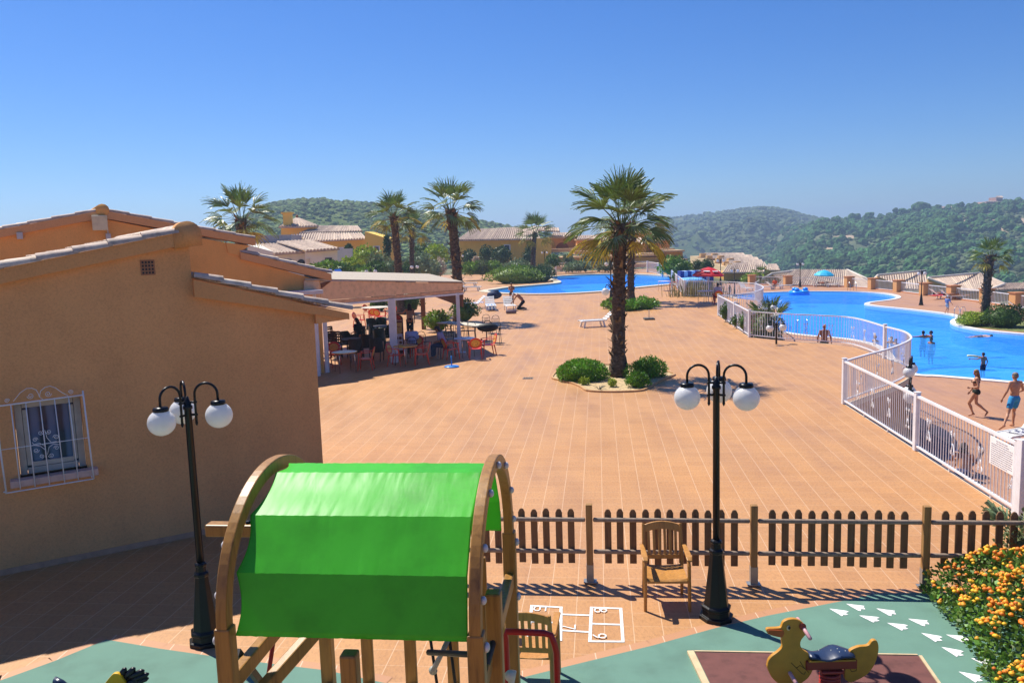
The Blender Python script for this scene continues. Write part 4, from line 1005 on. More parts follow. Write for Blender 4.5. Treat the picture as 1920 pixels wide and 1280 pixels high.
ft = railing('straight white railing with notice board along the plaza edge at right', straight, posts=[F_CORNER, F_CORNER+(F_END-F_CORNER)*.545, F_END])
railing('white railing curving round the nearest bulge of the plaza', [p.copy() for p in arc1], posts=[F_POST2])
railing('long low curved white railing in front of bathing man', [p.copy() for p in arc2], posts=[F_POST3], step=.13)
s34 = [F_POST3+(F_POST4-F_POST3)*(i/6) for i in range(7)]
railing('straight white railing with creeper growing through it', s34, posts=[F_POST4, F_POST3+(F_POST4-F_POST3)*.42], step=.14)
railing('white railing on near side of far round terrace', [p.copy() for p in arc3], posts=[F_POST6], step=.17, barr=.013)
railing('white railing on far side of far round terrace', [p.copy() for p in arc4], posts=[F_POST5, F_POST5+V((-.55,1.9,0))], step=.17, barr=.013, post_w=.13)
railing('white railing panel behind the red chair by the far pool', [F_POST5+(F_POST7-F_POST5)*(i/4) for i in range(5)], posts=[F_POST7], step=.19, barr=.014, post_w=.14)
# notice board and gate
nb = F_CORNER; fdv = (F_END-F_CORNER).normalized(); fnv = V((fdv.y, -fdv.x, 0)); 
if fnv.x > 0: fnv = -fnv
def pf(u, v, off=.03): return PL(u, v, F_CORNER+fnv*off, F_END+fnv*off)
nt_ = thing('notice_board', 'white printed notice board fixed on railing at right edge', 'notice board', tuple(pf(1885,850)))
s_ = lambda p: (p-F_CORNER).dot(fdv)
sa, sb_ = s_(pf(1858,820)), s_(pf(1904,850)); za, zb = pf(1858,868).z, pf(1858,816).z
FRM = Matrix((fdv, fnv, V((0,0,1)))).transposed()
b = MB(); b.box(F_CORNER+fdv*((sa+sb_)/2)+fnv*.035+V((0,0,(za+zb)/2)), (sb_-sa, .012, zb-za), FRM); b.build('board', plain('white_board', '#EEECEA', .5, .03), nt_, True)
b = MB(); rr_ = random.Random(5)
for i in range(12):
    z = zb-.04-(zb-za-.07)*i/11; x = sa+.05
    if i in (0, 1): x = sa+.2
    while x < sb_-.08-(.15 if i in (0, 1, 11) else 0):
        w = rr_.uniform(.03,.09); w = min(w, sb_-.06-x); b.box(F_CORNER+fdv*(x+w/2)+fnv*.0425+V((0,0,z)), (w,.002,.011), FRM); x += w+.016
tx = b.build('printed_text', plain('grey_ink', '#8B8A92', .7), nt_, True); tx['kind'] = 'stuff'
gt = thing('gate', 'white metal gate with pale panel at right edge of plaza', 'gate', tuple(F_END))
b = MB(); b.box(F_END+fdv*.12+V((0,0,.62)), (.13,.13,1.24)); b.build('post', M['white_metal'], gt, True, .008)
g0 = F_END+fdv*.22+V((.05,0,0)); g1 = g0+V((1.1,.25,0))
b = MB()
for a_, c_ in ((g0+V((0,0,.1)), g0+V((0,0,1.12))), (g1+V((0,0,.1)), g1+V((0,0,1.12)))): b.beam(a_, c_, .045, .045, (0,1,0))
for z in (.1, 1.1): b.beam(g0+V((0,0,z)), g1+V((0,0,z)), .05, .05)
b.build('frame', M['white_metal'], gt, True)
b = MB(); b.beam(g0+V((0,0,.6)), g1+V((0,0,.6)), .012, .94); b.build('panel', plain('pale_lilac_panel', '#CFCBD6', .6), gt, True)
# ================================================================== palms
M['palm_leaf'] = mat('palm_frond', (.125,.185,.035), .42, .3, 1.2, isl=.3, spec=.5, trans=.25)
M['palm_dry'] = mat('dry_palm_frond', (.40,.32,.04), .6, .3, 1.5, isl=.3, trans=.3)
k = NT('palm_bark'); cc = k.coords('Object', (1,1,1)); n1 = k.n('TexNoise', {'Vector': k.coords('Object', (1,1,2.2)), 'Scale': 7, 'Detail': 6, 'Roughness': .7, 'Distortion': .6})
c = k.ramp(n1.outputs[0], [(.3, (.035,.024,.016)), (.5, (.115,.080,.052)), (.68, (.25,.185,.125))]); k.l(c, k.b.inputs['Base Color']); k.b.inputs['Roughness'].default_value = .95; k.b.inputs['Specular IOR Level'].default_value = .1
k.bump(n1.outputs[0], 1, .05); M['palm_bark'] = k.m
M['palm_boot'] = mat('old_leaf_base', (.17,.11,.06), .9, .35, 6, isl=.4)
def fan_leaf(mb, base, az, el, Lp, Lb, rng, nb=20, spread=2.2, mi=0, droop=.35, w=.06):
    """petiole plus a folded fan of blades; base in local space"""
    mb.c = mi; mb.smooth = False
    d = V((math.cos(az)*math.cos(el), math.sin(az)*math.cos(el), math.sin(el)))
    side = V((-math.sin(az), math.cos(az), 0)); 
    pts = []; p = V(base); dd = d.copy(); L = 5
    for i in range(L+1):
        pts.append(p.copy()); dd = (dd + V((0,0,-droop*.16))).normalized(); p = p+dd*(Lp/L)
    mb.tube(pts, [.022,.018,.015,.013,.011,.010], 4, False)
    hub = pts[-1]; f = dd; up = side.cross(f).normalized()
    if up.z < 0 and abs(f.z) < .8: up = -up
    roll = rng.uniform(-.5,.5); s2 = (side*math.cos(roll)+up*math.sin(roll)).normalized(); up = f.cross(s2).normalized()
    if up.z < 0: up = -up
    cup = rng.uniform(.15,.5)
    for k_ in range(nb):
        a = -spread/2+spread*k_/(nb-1); a += rng.uniform(-.03,.03)
        bd = (f*math.cos(a)+s2*math.sin(a)+up*cup*(abs(math.sin(a))**1.5)*.6).normalized()
        ln = Lb*(.72+.28*math.cos(a*.8))*rng.uniform(.84,1.14); tn = bd.cross(up).normalized()
        fold = up*(.012 if k_ % 2 else -.012); P0 = hub; prev = None; q = hub.copy(); g = bd.copy()
        hw = ln*math.tan(spread/(nb-1)/2)*1.05
        secs = [(0, .15), (.34, .36), (.52, .44), (.76, .24), (1.0, .02)]
        last = 0
        for fr, wf in secs:
            step = (fr-last)*ln; last = fr
            g = (g+V((0,0,-droop*(fr**2)*.75))).normalized(); q = q+g*step
            ww_ = hw*wf*1.0 if fr > .01 else .004
            cur = (q-tn*ww_+fold*min(1,fr*2), q+tn*ww_-fold*min(1,fr*2))
            if prev: mb.poly([prev[0], prev[1], cur[1], cur[0]])
            prev = cur
def palm(name, label, loc, H, R, nl, seed, tr=.22, group='fan palms', lean=(0,0), dry=5, boots=90, nb=18, cat='palm', skirt=False):
    rng = random.Random(seed); th = thing(name, label, cat, loc, 0, group)
    mb = MB(); mb.smooth = True; n = 12; m = int(H/.16)+2; R_ = []
    top = V((lean[0], lean[1], H))
    for i in range(m):
        t = i/(m-1); c = V((lean[0]*t*t, lean[1]*t*t, H*t)); r0 = tr*(1.32-.42*min(1,t*6)-.10*t+.22*max(0,t-.85)/.15*.8)
        R_.append([c+V((math.cos(2*PI*k_/n), math.sin(2*PI*k_/n), 0))*r0*(1+.13*math.sin(i*2.2+k_*2.6)+rng.uniform(-.08,.08)) for k_ in range(n)])
    mb.tube_rings(R_)
    mb.c = 1; mb.smooth = False
    for i in range(boots):                       # cut leaf bases, denser near the top
        t = rng.random()**.75; a = rng.random()*2*PI; rr = tr*(.92+.15*max(0,t-.8))
        c = V((lean[0]*t*t+math.cos(a)*rr, lean[1]*t*t+math.sin(a)*rr, H*t)); o = V((math.cos(a), math.sin(a), 0)); s = V((-o.y,o.x,0))
        L = rng.uniform(.10,.26)*(1.2 if t > .6 else .8)*tr/.22; up = V((0,0,rng.uniform(.3,1.3) if rng.random() < .8 else -1.0)); tip = c+(o*.75+up).normalized()*L; w = .055*tr/.22
        mb.poly([c-s*w, c+s*w, tip+s*w*.35, tip-s*w*.35]); mb.poly([c-s*w+V((0,0,-.02)), tip-s*w*.35+o*.02, tip+s*w*.35+o*.02, c+s*w+V((0,0,-.02))])
        if rng.random() < .06:
            mb.tube([c, tip, tip+(o+V((0,0,-.8))).normalized()*.28], [.018,.013,.006], 4)
    mb.build('trunk', [M['palm_bark'], M['palm_boot']], th)
    mb = MB()
    for i in range(nl):
        f = (i+.5)/nl; el = math.radians(88-104*f**.95)+rng.uniform(-.15,.15); az = i*2.39996+rng.uniform(-.3,.3)
        old = f > 1-dry/nl
        fan_leaf(mb, top+V((0,0,.05-.35*f))+V((math.cos(az),math.sin(az),0))*tr*.5, az, el, R*rng.uniform(.42,.58), R*rng.uniform(.5,.62), rng, nb, rng.uniform(1.7,2.5), 1 if old and rng.random() < .75 else 0, .32+.26*f)
    mb.build('crown', [M['palm_leaf'], M['palm_dry']], th)
    return th
def crown_z(u, v, Y): return PY(u, v, Y)
pb = P(1160, 706); pc = crown_z(1164, 418, pb.y)
palm('fan_palm', 'tallest fan palm standing in sandy planting bed amid the plaza', (pb.x,pb.y,0), pc.z, 1.62, 36, 3, .24, lean=(pc.x-pb.x, 0), dry=6, boots=170, nb=22)
p_ = P(1183, 567); pc = crown_z(1186, 418, p_.y); palm('fan_palm', 'fan palm with yellowing fronds directly behind the tallest palm', (p_.x,p_.y,0), pc.z, 2.7, 34, 5, .26, dry=8, lean=(pc.x-p_.x,0), boots=110)
def palm_at(u, vc, Y, R, label, seed, tr=.25, z0=0, nl=30, dry=5, ub=None):
    q = PY(u, vc, Y); bx_ = PY(ub or u, 500, Y); return palm('fan_palm', label, (bx_.x, Y, z0), q.z-z0, R, nl, seed, tr, lean=(q.x-bx_.x, 0), dry=dry, boots=80, nb=14)
palm_at(452, 410, 45, 1.85, 'dark ragged fan palm showing above the orange gabled house', 12, .30, nl=34)
palm_at(738, 405, 52, 1.55, 'fan palm with brown skirt left of a smaller palm above pergola', 14, .27, dry=9, ub=748)
palm_at(772, 430, 76, 1.75, 'small fan palm right beside brown skirted palm above pergola', 15, .25)
palm_at(845, 392, 46, 1.75, 'fan palm rising behind the right end of restaurant pergola', 17, .31, ub=858)
p_ = P(1000, 521); pc = PY(1003, 437, p_.y); palm('fan_palm', 'slender fan palm on the green peninsula of far pool', (p_.x,p_.y,.05), pc.z, 2.3, 30, 21, .30, lean=(pc.x-p_.x,0), boots=70, nb=14)
p_ = P(1846, 609, ZD); pc = PY(1857, 478, p_.y); palm('fan_palm', 'fan palm between two round shrubs beside the lower pool', (p_.x,p_.y,ZD), pc.z-ZD, 1.2, 24, 23, .28, lean=(pc.x-p_.x,0), boots=110, nb=14)
# ================================================================== shrubs
def leafm(name, c, isl=.35, rough=.5, trans=.2): M[name] = mat(name, c, rough, .3, 3, isl=isl, spec=.35, trans=trans); return M[name]
leafm('leaf_dark', (.075,.15,.022)); leafm('leaf_bright', (.18,.30,.025)); leafm('leaf_olive', (.15,.19,.07)); leafm('leaf_grey', (.20,.27,.13)); leafm('leaf_lantana', (.125,.235,.03), .45); leafm('leaf_lime', (.32,.42,.03))
leafm('leaf_plume', (.55,.44,.33)); leafm('leaf_black', (.045,.095,.02)); leafm('leaf_pitto', (.15,.33,.02), .4, .4)
def leaf_cloud(mb, c, r, n, ls, rng, lump=.22, flat=.0, asp=.5, seed=0, updir=.5):
    c = V(c); mb.smooth = False
    for i in range(n):
        z = rng.uniform(-1,1) if flat == 0 else rng.uniform(-flat,1); a = rng.random()*2*PI; s = math.sqrt(max(0,1-z*z)); d = V((s*math.cos(a), s*math.sin(a), z))
        q = 1+lump*noise.noise(d*2.1+V((seed*1.7,0,0)))+lump*.8*noise.noise(d*5.0+V((0,seed*1.3,0)))
        rad = q*(1-.30*rng.random()**2.2)
        p = c+V((d.x*r[0]*rad, d.y*r[1]*rad, d.z*r[2]*rad)); L = ls*rng.uniform(.7,1.35)
        ax = (d*.6+V((rng.uniform(-1,1),rng.uniform(-1,1),rng.uniform(-.6,1)*1.0+updir*.4))).normalized(); sd_ = ax.cross(V((rng.uniform(-1,1),rng.uniform(-1,1),rng.uniform(-1,1)))).normalized()*L*asp*.5
        tip = p+ax*L; mid = p+ax*L*.5
        mb.poly([p, mid+sd_, tip, mid-sd_])
def stems(mb, c, r, n, rng):
    for i in range(n):
        a = rng.random()*2*PI; d = V((math.cos(a)*r[0]*.7, math.sin(a)*r[1]*.7, r[2]*rng.uniform(.2,.9))); mb.tube([V((c[0],c[1],0)), V(c)*.5+V((c[0],c[1],0))*.5+d*.4, V(c)+d*.8], [.02*r[2],.014*r[2],.006*r[2]], 4)
def bush(label, loc, r, mname, n=700, ls=.08, seed=0, lump=.22, name='shrub', cat='shrub', group=None, zc=None, flat=.35, asp=.5, extra=None):
    rng = random.Random(seed*77+5); th = thing(name, label, cat, loc, 0, group); zc = r[2]*.85 if zc is None else zc
    b = MB(); stems(b, (0,0,zc), r, 6, rng)
    b.build('stem', M['palm_boot'], th)
    b = MB(); b.smooth = True; b.ell((0,0,zc), tuple(x*.74 for x in r), 12, 8); b.c = 0
    for i, p in enumerate(b.v):
        d = (p-V((0,0,zc))); dn = V((d.x/r[0], d.y/r[1], d.z/r[2])).normalized(); q = 1+lump*noise.noise(dn*2.1+V((seed*1.7,0,0))); b.v[i] = V((0,0,zc))+d*q
    leaf_cloud(b, (0,0,zc), r, n, ls, rng, lump, flat, asp, seed)
    if extra:
        for (cx, cy, cz, rr, nn) in extra: leaf_cloud(b, (cx,cy,cz), rr, nn, ls, rng, lump, .5, asp, seed+3)
    b.build('foliage', M[mname], th); return th
q = P(1092, 712); bush('large dome of clipped bright green shrub left of tallest palm', (q.x,q.y,0), (.80,.62,.42), 'leaf_pitto', 5200, .075, 1, .10, zc=.22, asp=.42, flat=.6)
q = P(1216, 707); bush('bushy green shrub right of the tallest palm', (q.x,q.y,0), (.52,.42,.38), 'leaf_pitto', 2600, .075, 2, .30, zc=.24, asp=.42, flat=.6, extra=[(-.42,-.1,.22,(.35,.3,.26),600)])
q = P(1196, 726); bush('low green shrub at the front right of sandy bed', (q.x,q.y,0), (.34,.26,.25), 'leaf_pitto', 1300, .07, 3, .3, zc=.17, asp=.42)
q = P(1095, 722); bush('tiny lime plant on left of the bare sand', (q.x,q.y,0), (.13,.11,.13), 'leaf_lime', 220, .06, 4, .4, zc=.1)
q = P(1148, 726); bush('tiny lime plant in front of the tallest palm trunk', (q.x,q.y,0), (.11,.10,.14), 'leaf_lime', 200, .06, 5, .4, zc=.11)
q = P(1124, 731)
b = MB(); rg2_ = random.Random(4)
for i in range(9):
    a = rg2_.random()*6.28; b.tube([(0,0,0),(math.cos(a)*.10,math.sin(a)*.08,.09),(math.cos(a)*.22,math.sin(a)*.16,.12)], [.012,.010,.002], 4)
th = thing('agave_plant', 'small grey spiky plant at front edge of sandy bed', 'plant', (q.x,q.y,0)); b.build('leaves', plain('grey_leaf', '#6D6A58', .6), th)
# second bed round the palm behind
q = P(1160, 577)
for i, (u, v, rx, rz, lab) in enumerate(((1152,578,.75,.40,'low round shrub left of the second palm trunk'), (1172,582,.85,.40,'low shrub at foot of the second palm'), (1204,579,1.05,.46,'low green shrub right of the second palm trunk'))):
    q = P(u, v); bush(lab, (q.x,q.y,0), (rx,.7,rz), 'leaf_bright' if i == 0 else 'leaf_pitto', 1100, .13, 10+i, .25, zc=rz*.5)
for i, (u, v, rx, rz, mt, lab) in enumerate(((965,531,3.0,1.15,'leaf_bright','wide bright green hedge mound on the pool peninsula'), (1008,528,1.9,1.0,'leaf_black','dark green mound right of the peninsula palm'), (985,526,2.0,1.0,'leaf_dark','green mound in middle of pool peninsula'))):
    q = P(u, v); bush(lab, (q.x,q.y,.03), (rx,1.6,rz), mt, 1600, .2, 20+i, .16, zc=rz*.55)
q = P(1822, 611, ZD); bush('yellow green shrub left of the lower pool palm', (q.x,q.y,ZD), (.85,.7,.55), 'leaf_lime', 1500, .12, 31, .25, zc=.35)
q = P(1883, 613, ZD); bush('large dark round shrub right of the lower pool palm', (q.x,q.y,ZD), (1.35,1.0,.85), 'leaf_dark', 2400, .12, 32, .2, zc=.55)
grs = smooth_loop(pix([(1797,606),(1806,602),(1840,598),(1890,598),(1930,604),(1935,622),(1880,619),(1832,614),(1803,610)], ZD), 3)
sheet('lawn_patch', mat('dry_lawn', (.17,.19,.05), .95, .35, 3, .5, 40), grs, (), ZD+.01)
# lantana
lth_o = P(1850, 1150); lth = thing('lantana_bush', 'spreading lantana bush covered in orange and yellow flower heads', 'bush', (lth_o.x, lth_o.y, 0))
edgeL = pix([(1742,1116),(1772,1150),(1806,1188),(1842,1240),(1876,1300),(1914,1370)])
rng = random.Random(17); b = MB(); fl_ = MB(); fl_.smooth = True; fpts = []
def lh(x, y):                                    # height of the bush above the ground
    best = 1e9
    for a_, c_ in zip(edgeL, edgeL[1:]):
        d = (c_-a_); t = max(0, min(1, (V((x,y,0))-a_).dot(d)/d.length_squared)); w = V((x,y,0))-(a_+d*t); sg = d.x*w.y-d.y*w.x
        if w.length < abs(best): best = w.length if sg > 0 else -w.length
    return best
for i in range(60000):
    x, y = rng.uniform(4.3, 7.4), rng.uniform(5.2, 9.62); e = lh(x, y)
    if e < -.08: continue
    top = .92*min(1, (max(0, e+.10)/.75))**.55*(.80+.42*noise.noise(V((x*1.6, y*1.6, 3)))+.25*noise.noise(V((x*4.5, y*4.5, 8))))
    if y > 9.2: top *= 1-.35*(y-9.2)/.42
    z = top*(1-.45*rng.random()**2) if rng.random() < .8 else top*rng.random()
    if z < .02: continue
    if len(b.f) > 26000: break
    L = .062*rng.uniform(.7,1.3); ax = V((rng.uniform(-1,1),rng.uniform(-1,1),rng.uniform(-.2,1))).normalized(); sd2 = ax.cross(V((rng.uniform(-1,1),rng.uniform(-1,1),rng.uniform(-1,1)))).normalized()*L*.34
    p = V((x,y,z)); b.poly([p, p+ax*L*.45+sd2, p+ax*L, p+ax*L*.45-sd2])
    if i % 11 == 0 and z > top*.80 and e > -.04 and noise.noise(V((x*2.2,y*2.2,5))) > -.32:
        fpts.append((x, y, top))
b.build('foliage', M['leaf_lantana'], lth, True)
b = MB(); rs = random.Random(3)
for i in range(46):
    x, y = rs.uniform(4.9, 7.2), rs.uniform(6, 9.5)
    if lh(x, y) > .15: b.tube([(x,y,0),(x+rs.uniform(-.15,.15),y+rs.uniform(-.15,.15),.3),(x+rs.uniform(-.3,.3),y+rs.uniform(-.3,.3),.62)], [.012,.009,.004], 4)
b.build('stem', M['palm_boot'], lth, True)['kind'] = 'stuff'
fm = [mat('lantana_orange', (.80,.22,.012), .6, .15, 20, isl=.2), mat('lantana_yellow', (.86,.44,.02), .6, .12, 20, isl=.2)]
for x, y, z in fpts:
    w = 1 if noise.noise(V((x*3,y*3,1))) > -.0 else 0
    for j in range(rng.choice((1,2,2,3,4))):
        c0 = V((x+rng.uniform(-.05,.05), y+rng.uniform(-.05,.05), z+rng.uniform(.0,.035))); fl_.c = w if rng.random() < .8 else 1-w
        r_ = rng.uniform(.020,.031); fl_.ell(c0, (r_,r_,r_*.72), 7, 5)
        fl_.c = fl_.c if rng.random() < .5 else 1; fl_.ell(c0+V((0,0,r_*.38)), (r_*.55,r_*.55,r_*.5), 6, 4)
f = fl_.build('flower_heads', fm, lth, True); f['kind'] = 'stuff'
# fan fronds behind the lantana
q = P(1912, 1062); th = thing('dwarf_palm', 'spiky green dwarf palm behind the lantana by gate', 'palm', (q.x,q.y,0)); b = MB(); rng = random.Random(8)
for i in range(10): fan_leaf(b, (0,0,.25), i*2.4, rng.uniform(.4,1.3), .32, .36, rng, 12, 2.0, 0, .2)
b.build('fronds', M['leaf_grey'], th)
q = P(1890, 1085); bush('dull green bush in the corner behind the lantana', (q.x+.25,q.y-.25,0), (.5,.35,.55), 'leaf_olive', 1300, .06, 41, .3, zc=.42)
# plants on the railing and the terrace
for i, (u, v, h_) in enumerate(((1362,603,.95),(1384,615,.6),(1398,624,.9))):
    q = P(u, v); bush(('green creeper climbing the far end of creeper railing','short creeper halfway along the creeper railing','creeper by the near post of creeper railing')[i], (q.x-.05,q.y,0), (.28,.2,h_*.5), 'leaf_dark', 330, .09, 50+i, .4, zc=h_*.5, name='creeper', cat='creeper')
q = P(1410, 597); th = thing('fan_palm_plant', 'stemless fan palm sprouting behind creeper railing', 'palm', (q.x+.9,q.y,-.6)); b = MB(); rng = random.Random(6)
for i in range(14): fan_leaf(b, (0,0,.2), i*2.4, rng.uniform(.8,1.4), .75, .85, rng, 14, 1.5, 0, .2)
b.build('fronds', M['palm_leaf'], th)
q = P(1424, 634, -.6); bush('dark oleander bush behind middle railing post', (q.x+.5,q.y+.6,ZD), (.85,.75,1.35), 'leaf_olive', 1300, .12, 61, .3, zc=1.5)
q = P(1313, 556)
th = thing('pampas_grass', 'clump of tall dry grass behind far terrace railing', 'grass', (q.x,q.y+.8,-1.4)); b = MB(); rng = random.Random(9)
for i in range(420):
    x, y = rng.gauss(0,1.0), rng.gauss(0,.5); h_ = rng.uniform(1.9,2.9); a = rng.random()*6.28; lx = rng.uniform(.1,.5)
    p0 = V((x,y,0)); p1 = V((x+math.cos(a)*lx*.4,y+math.sin(a)*lx*.4,h_*.7)); p2_ = V((x+math.cos(a)*lx,y+math.sin(a)*lx,h_)); w = V((.02,0,0)); b.poly([p0-w,p0+w,p1+w,p1-w]); b.poly([p1-w,p1+w,p2_])
b.build('blades', mat('dry_grass_blade', (.26,.24,.11), .8, .3, 2, isl=.4, trans=.2), th)
# ================================================================== restaurant pergola
pR0 = P(862, 661); dpg = (P(890,668)-P(600,713)).normalized()
gR, gL = PL(868,549,pR0,pR0+dpg), PL(600,570,pR0,pR0+dpg); gRt, gLt = PL(868,531,pR0,pR0+dpg), PL(600,527,pR0,pR0+dpg)
eP = (P(795,617)-pR0); eP.z = 0; eP.normalize(); npg = V((dpg.y, -dpg.x, 0)); ZB = gR.z
gL = gL - dpg*.6; gLt = gLt - dpg*.6 + V((0,0,.05))
pth = thing('pergola', 'restaurant pergola with sloping orange side awning and white posts', 'pergola', (pR0.x, pR0.y, 0))
tan = plain('tan_awning', '#F2C496', .8, .1)
b = MB(); b.prism([V((gL.x,gL.y,ZB+.16)), V((gR.x,gR.y,ZB+.13)), gRt, gLt], -npg*.06); b.build('side_awning', tan, pth, True)
b = MB(); b.prism([V((gL.x,gL.y,ZB+.02))+npg*.02, V((gR.x,gR.y,ZB+.02))+npg*.02, V((gR.x,gR.y,ZB+.115))+npg*.02, V((gL.x,gL.y,ZB+.145))+npg*.02], -npg*.05); b.build('awning_valance', plain('tan_valance', '#E4B084', .8, .1), pth, True)
b = MB(); b.beam(V((gL.x,gL.y,ZB-.03)), V((gR.x,gR.y,ZB-.03)), .09, .07); b.build('beam', M['white_metal'], pth, True)
b = MB(); q = [gLt+V((0,0,.02)), gRt+V((0,0,.02)), gRt+eP*9+V((0,0,.05)), gLt+eP*9+V((0,0,.05))]; b.prism([p+npg*.05 if i < 2 else p for i, p in enumerate(q)], (0,0,.05)); b.build('roof', plain('white_canvas_roof', '#B0A28E', .7, .08), pth, True)
b = MB(); r0 = V((gR.x,gR.y,0)); b.prism([r0+V((0,0,1.85)), r0+eP*9+V((0,0,1.85)), r0+eP*9+V((0,0,2.8)), r0+V((0,0,2.8))], -dpg*.05); b.build('end_awning', plain('brown_awning', '#8A5636', .8), pth, True)
def post(u, v, m, w=.14, name='post', base=None):
    p = base or P(u, v); b = MB(); b.box(V((p.x,p.y,1.22)), (w,w,2.44)); b.build(name, m, pth, True, .005)
post(862, 661, M['white_metal'])
q = PL(738, 640, pR0, pR0+dpg); post(0, 0, M['white_metal'], .26, base=V((q.x,q.y,0)))
for u in (594.5, 611): q = PL(u, 640, pR0, pR0+dpg); post(0, 0, M['white_metal'], .13, base=V((q.x,q.y,0)))
post(795, 617, plain('brown_post', '#7A5440', .7), .22)
b = MB(); b.box((pR0+V((0,0,.01)))+dpg*.1, (.34,.26,.02)); b.build('post_foot', M['white_metal'], pth, True)
# ------------------------------------------------------------------ furniture kinds
def red_chair():
    t = thing('plastic_armchair', 'x', 'chair', (0,0,0), 0, 'red plastic terrace chairs'); m = M['red_plastic']
    for sx in (-1, 1):
        b = MB(); b.tube([(sx*.26,-.26,0),(sx*.235,-.22,.42),(sx*.26,-.20,.63)], [.018,.024,.024], 7); b.smooth = True; b.build('leg', m, t)
        b = MB(); b.tube([(sx*.24,.27,0),(sx*.21,.20,.42)], [.018,.026], 7); b.build('leg', m, t)
        b = MB(); R = [[(sx*.27-.03,y,z),(sx*.27+.03,y,z),(sx*.27+.03,y,z+.025),(sx*.27-.03,y,z+.025)] for y, z in ((-.25,.62),(-.1,.645),(.1,.645),(.24,.66))]; b.tube_rings(R); b.build('armrest', m, t, False, .008)
    b = MB(); R = [[(x, y, .42+dz-.015*math.cos(x*6)) for x in (-.22,-.1,0,.1,.22)]+[(x, y, .39+dz) for x in (.22,.1,0,-.1,-.22)] for y, dz in ((-.25,-.02),(-.2,.01),(0,0),(.2,-.01))]; b.tube_rings(R); b.build('seat', m, t)
    def oval(rx, rz, off, th_):
        b = MB(); pts = [(rx*math.cos(2*PI*i/20), .21+.12*((.62+rz*math.sin(2*PI*i/20))-.40)/.45+off, .625+rz*math.sin(2*PI*i/20)*(1 if math.sin(2*PI*i/20) > 0 else .95)) for i in range(20)]; b.prism(pts, (0,th_,0)); return b
    bk = oval(.245, .215, 0, .022).build('backrest', m, t)
    oval(.17, .145, -.003, .028).build('printed_oval', M['yellow_print'], bk)
    return t
def simple_chair(name, m, style, group):
    t = thing(name, 'x', 'chair', (0,0,0), 0, group)
    if style == 'wicker':
        b = MB(); b.smooth = True
        for sx in (-1,1): 
            for y in (-.2,.2): b = MB(); b.tube([(sx*.2,y,0),(sx*.22,y,.42)], [.02,.024], 6); b.build('leg', m, t)
        b = MB(); b.lathe([(.2,.36),(.27,.38),(.27,.44),(.23,.46)], (0,0,0), 14); b.build('seat', m, t)
        b = MB(); b.smooth = True; R = []
        for j in range(8):
            z = .44+.48*j/7; ro = .28-.02*math.sin(j/7*PI); sp = PI*(.62-.30*(j/7)**2); row = []
            for i in range(13): a = PI/2-sp+2*sp*i/12; row.append((ro*math.cos(a), ro*math.sin(a)*.9, z))
            R.append(row+[(x*.9, y*.88, z_) for x, y, z_ in row[::-1]])
        b.tube_rings(R); b.build('backrest', m, t)
    elif style == 'slat':
        for sx in (-1,1):
            b = MB(); b.beam((sx*.2,-.2,0),(sx*.2,-.2,.45), .04,.04,(0,1,0)); b.build('leg', m, t); b = MB(); b.beam((sx*.2,.2,0),(sx*.2,.25,.95), .04,.04,(0,1,0)); b.build('leg', m, t)
        b = MB(); b.box((0,0,.45),(.44,.44,.04)); b.build('seat', m, t)
        b = MB()
        for z in (.55,.65,.75,.85,.93): b.box((0,.215+(z-.45)*.1,z),(.40,.02,.06))
        for sx in (-.1,.1): b.box((sx,.235,.74),(.03,.012,.46))
        b.build('backrest', m, t)
    else:
        for sx in (-1,1):
            for y in (-.19,.21): b = MB(); b.smooth = True; b.tube([(sx*.2,y*1.15,0),(sx*.17,y,.44)], .012, 5); b.build('leg', m, t)
        b = MB(); b.lathe([(.01,.44),(.2,.44),(.2,.46),(.01,.465)], (0,0,0), 14); b.build('seat', m, t)
        b = MB(); b.smooth = True; b.tube([(-.18,.19,.44),(-.19,.22,.74),(-.13,.235,.86),(0,.24,.90),(.13,.235,.86),(.19,.22,.74),(.18,.19,.44)], .013, 5)
        b.tube([(-.18,.205,.60),(.18,.205,.60)], .008, 4)
        for x in (-.09,-.03,.03,.09): b.tube([(x,.205,.60),(x,.23,.74)], .008, 4)
        b.tube([(-.19,.22,.73),(.19,.22,.73)], .009, 4); b.build('backrest', m, t)
    return t
def round_table(mtop, r=.45, legm=None, name='round_table', group='round terrace tables', h=.73):
    t = thing(name, 'x', 'table', (0,0,0), 0, group); legm = legm or M['steel']
    b = MB(); b.lathe([(r*.96,h-.03),(r,h-.02),(r,h-.002),(r*.97,h)], (0,0,0), 28); b.build('tabletop', mtop, t)
    for i in range(4):
        a = PI/4+i*PI/2+.3; b = MB(); b.smooth = True; b.tube([(r*.5*math.cos(a),r*.5*math.sin(a),h-.05),(r*.80*math.cos(a),r*.80*math.sin(a),h-.06),(r*.86*math.cos(a),r*.86*math.sin(a),h-.13),(r*.92*math.cos(a),r*.92*math.sin(a),0)], .016, 7); b.build('leg', legm, t)
    return t
def at(u, v, z=0): q = P(u, v, z); return (q.x, q.y, z)
D_ = math.radians
RC = Proto(red_chair())
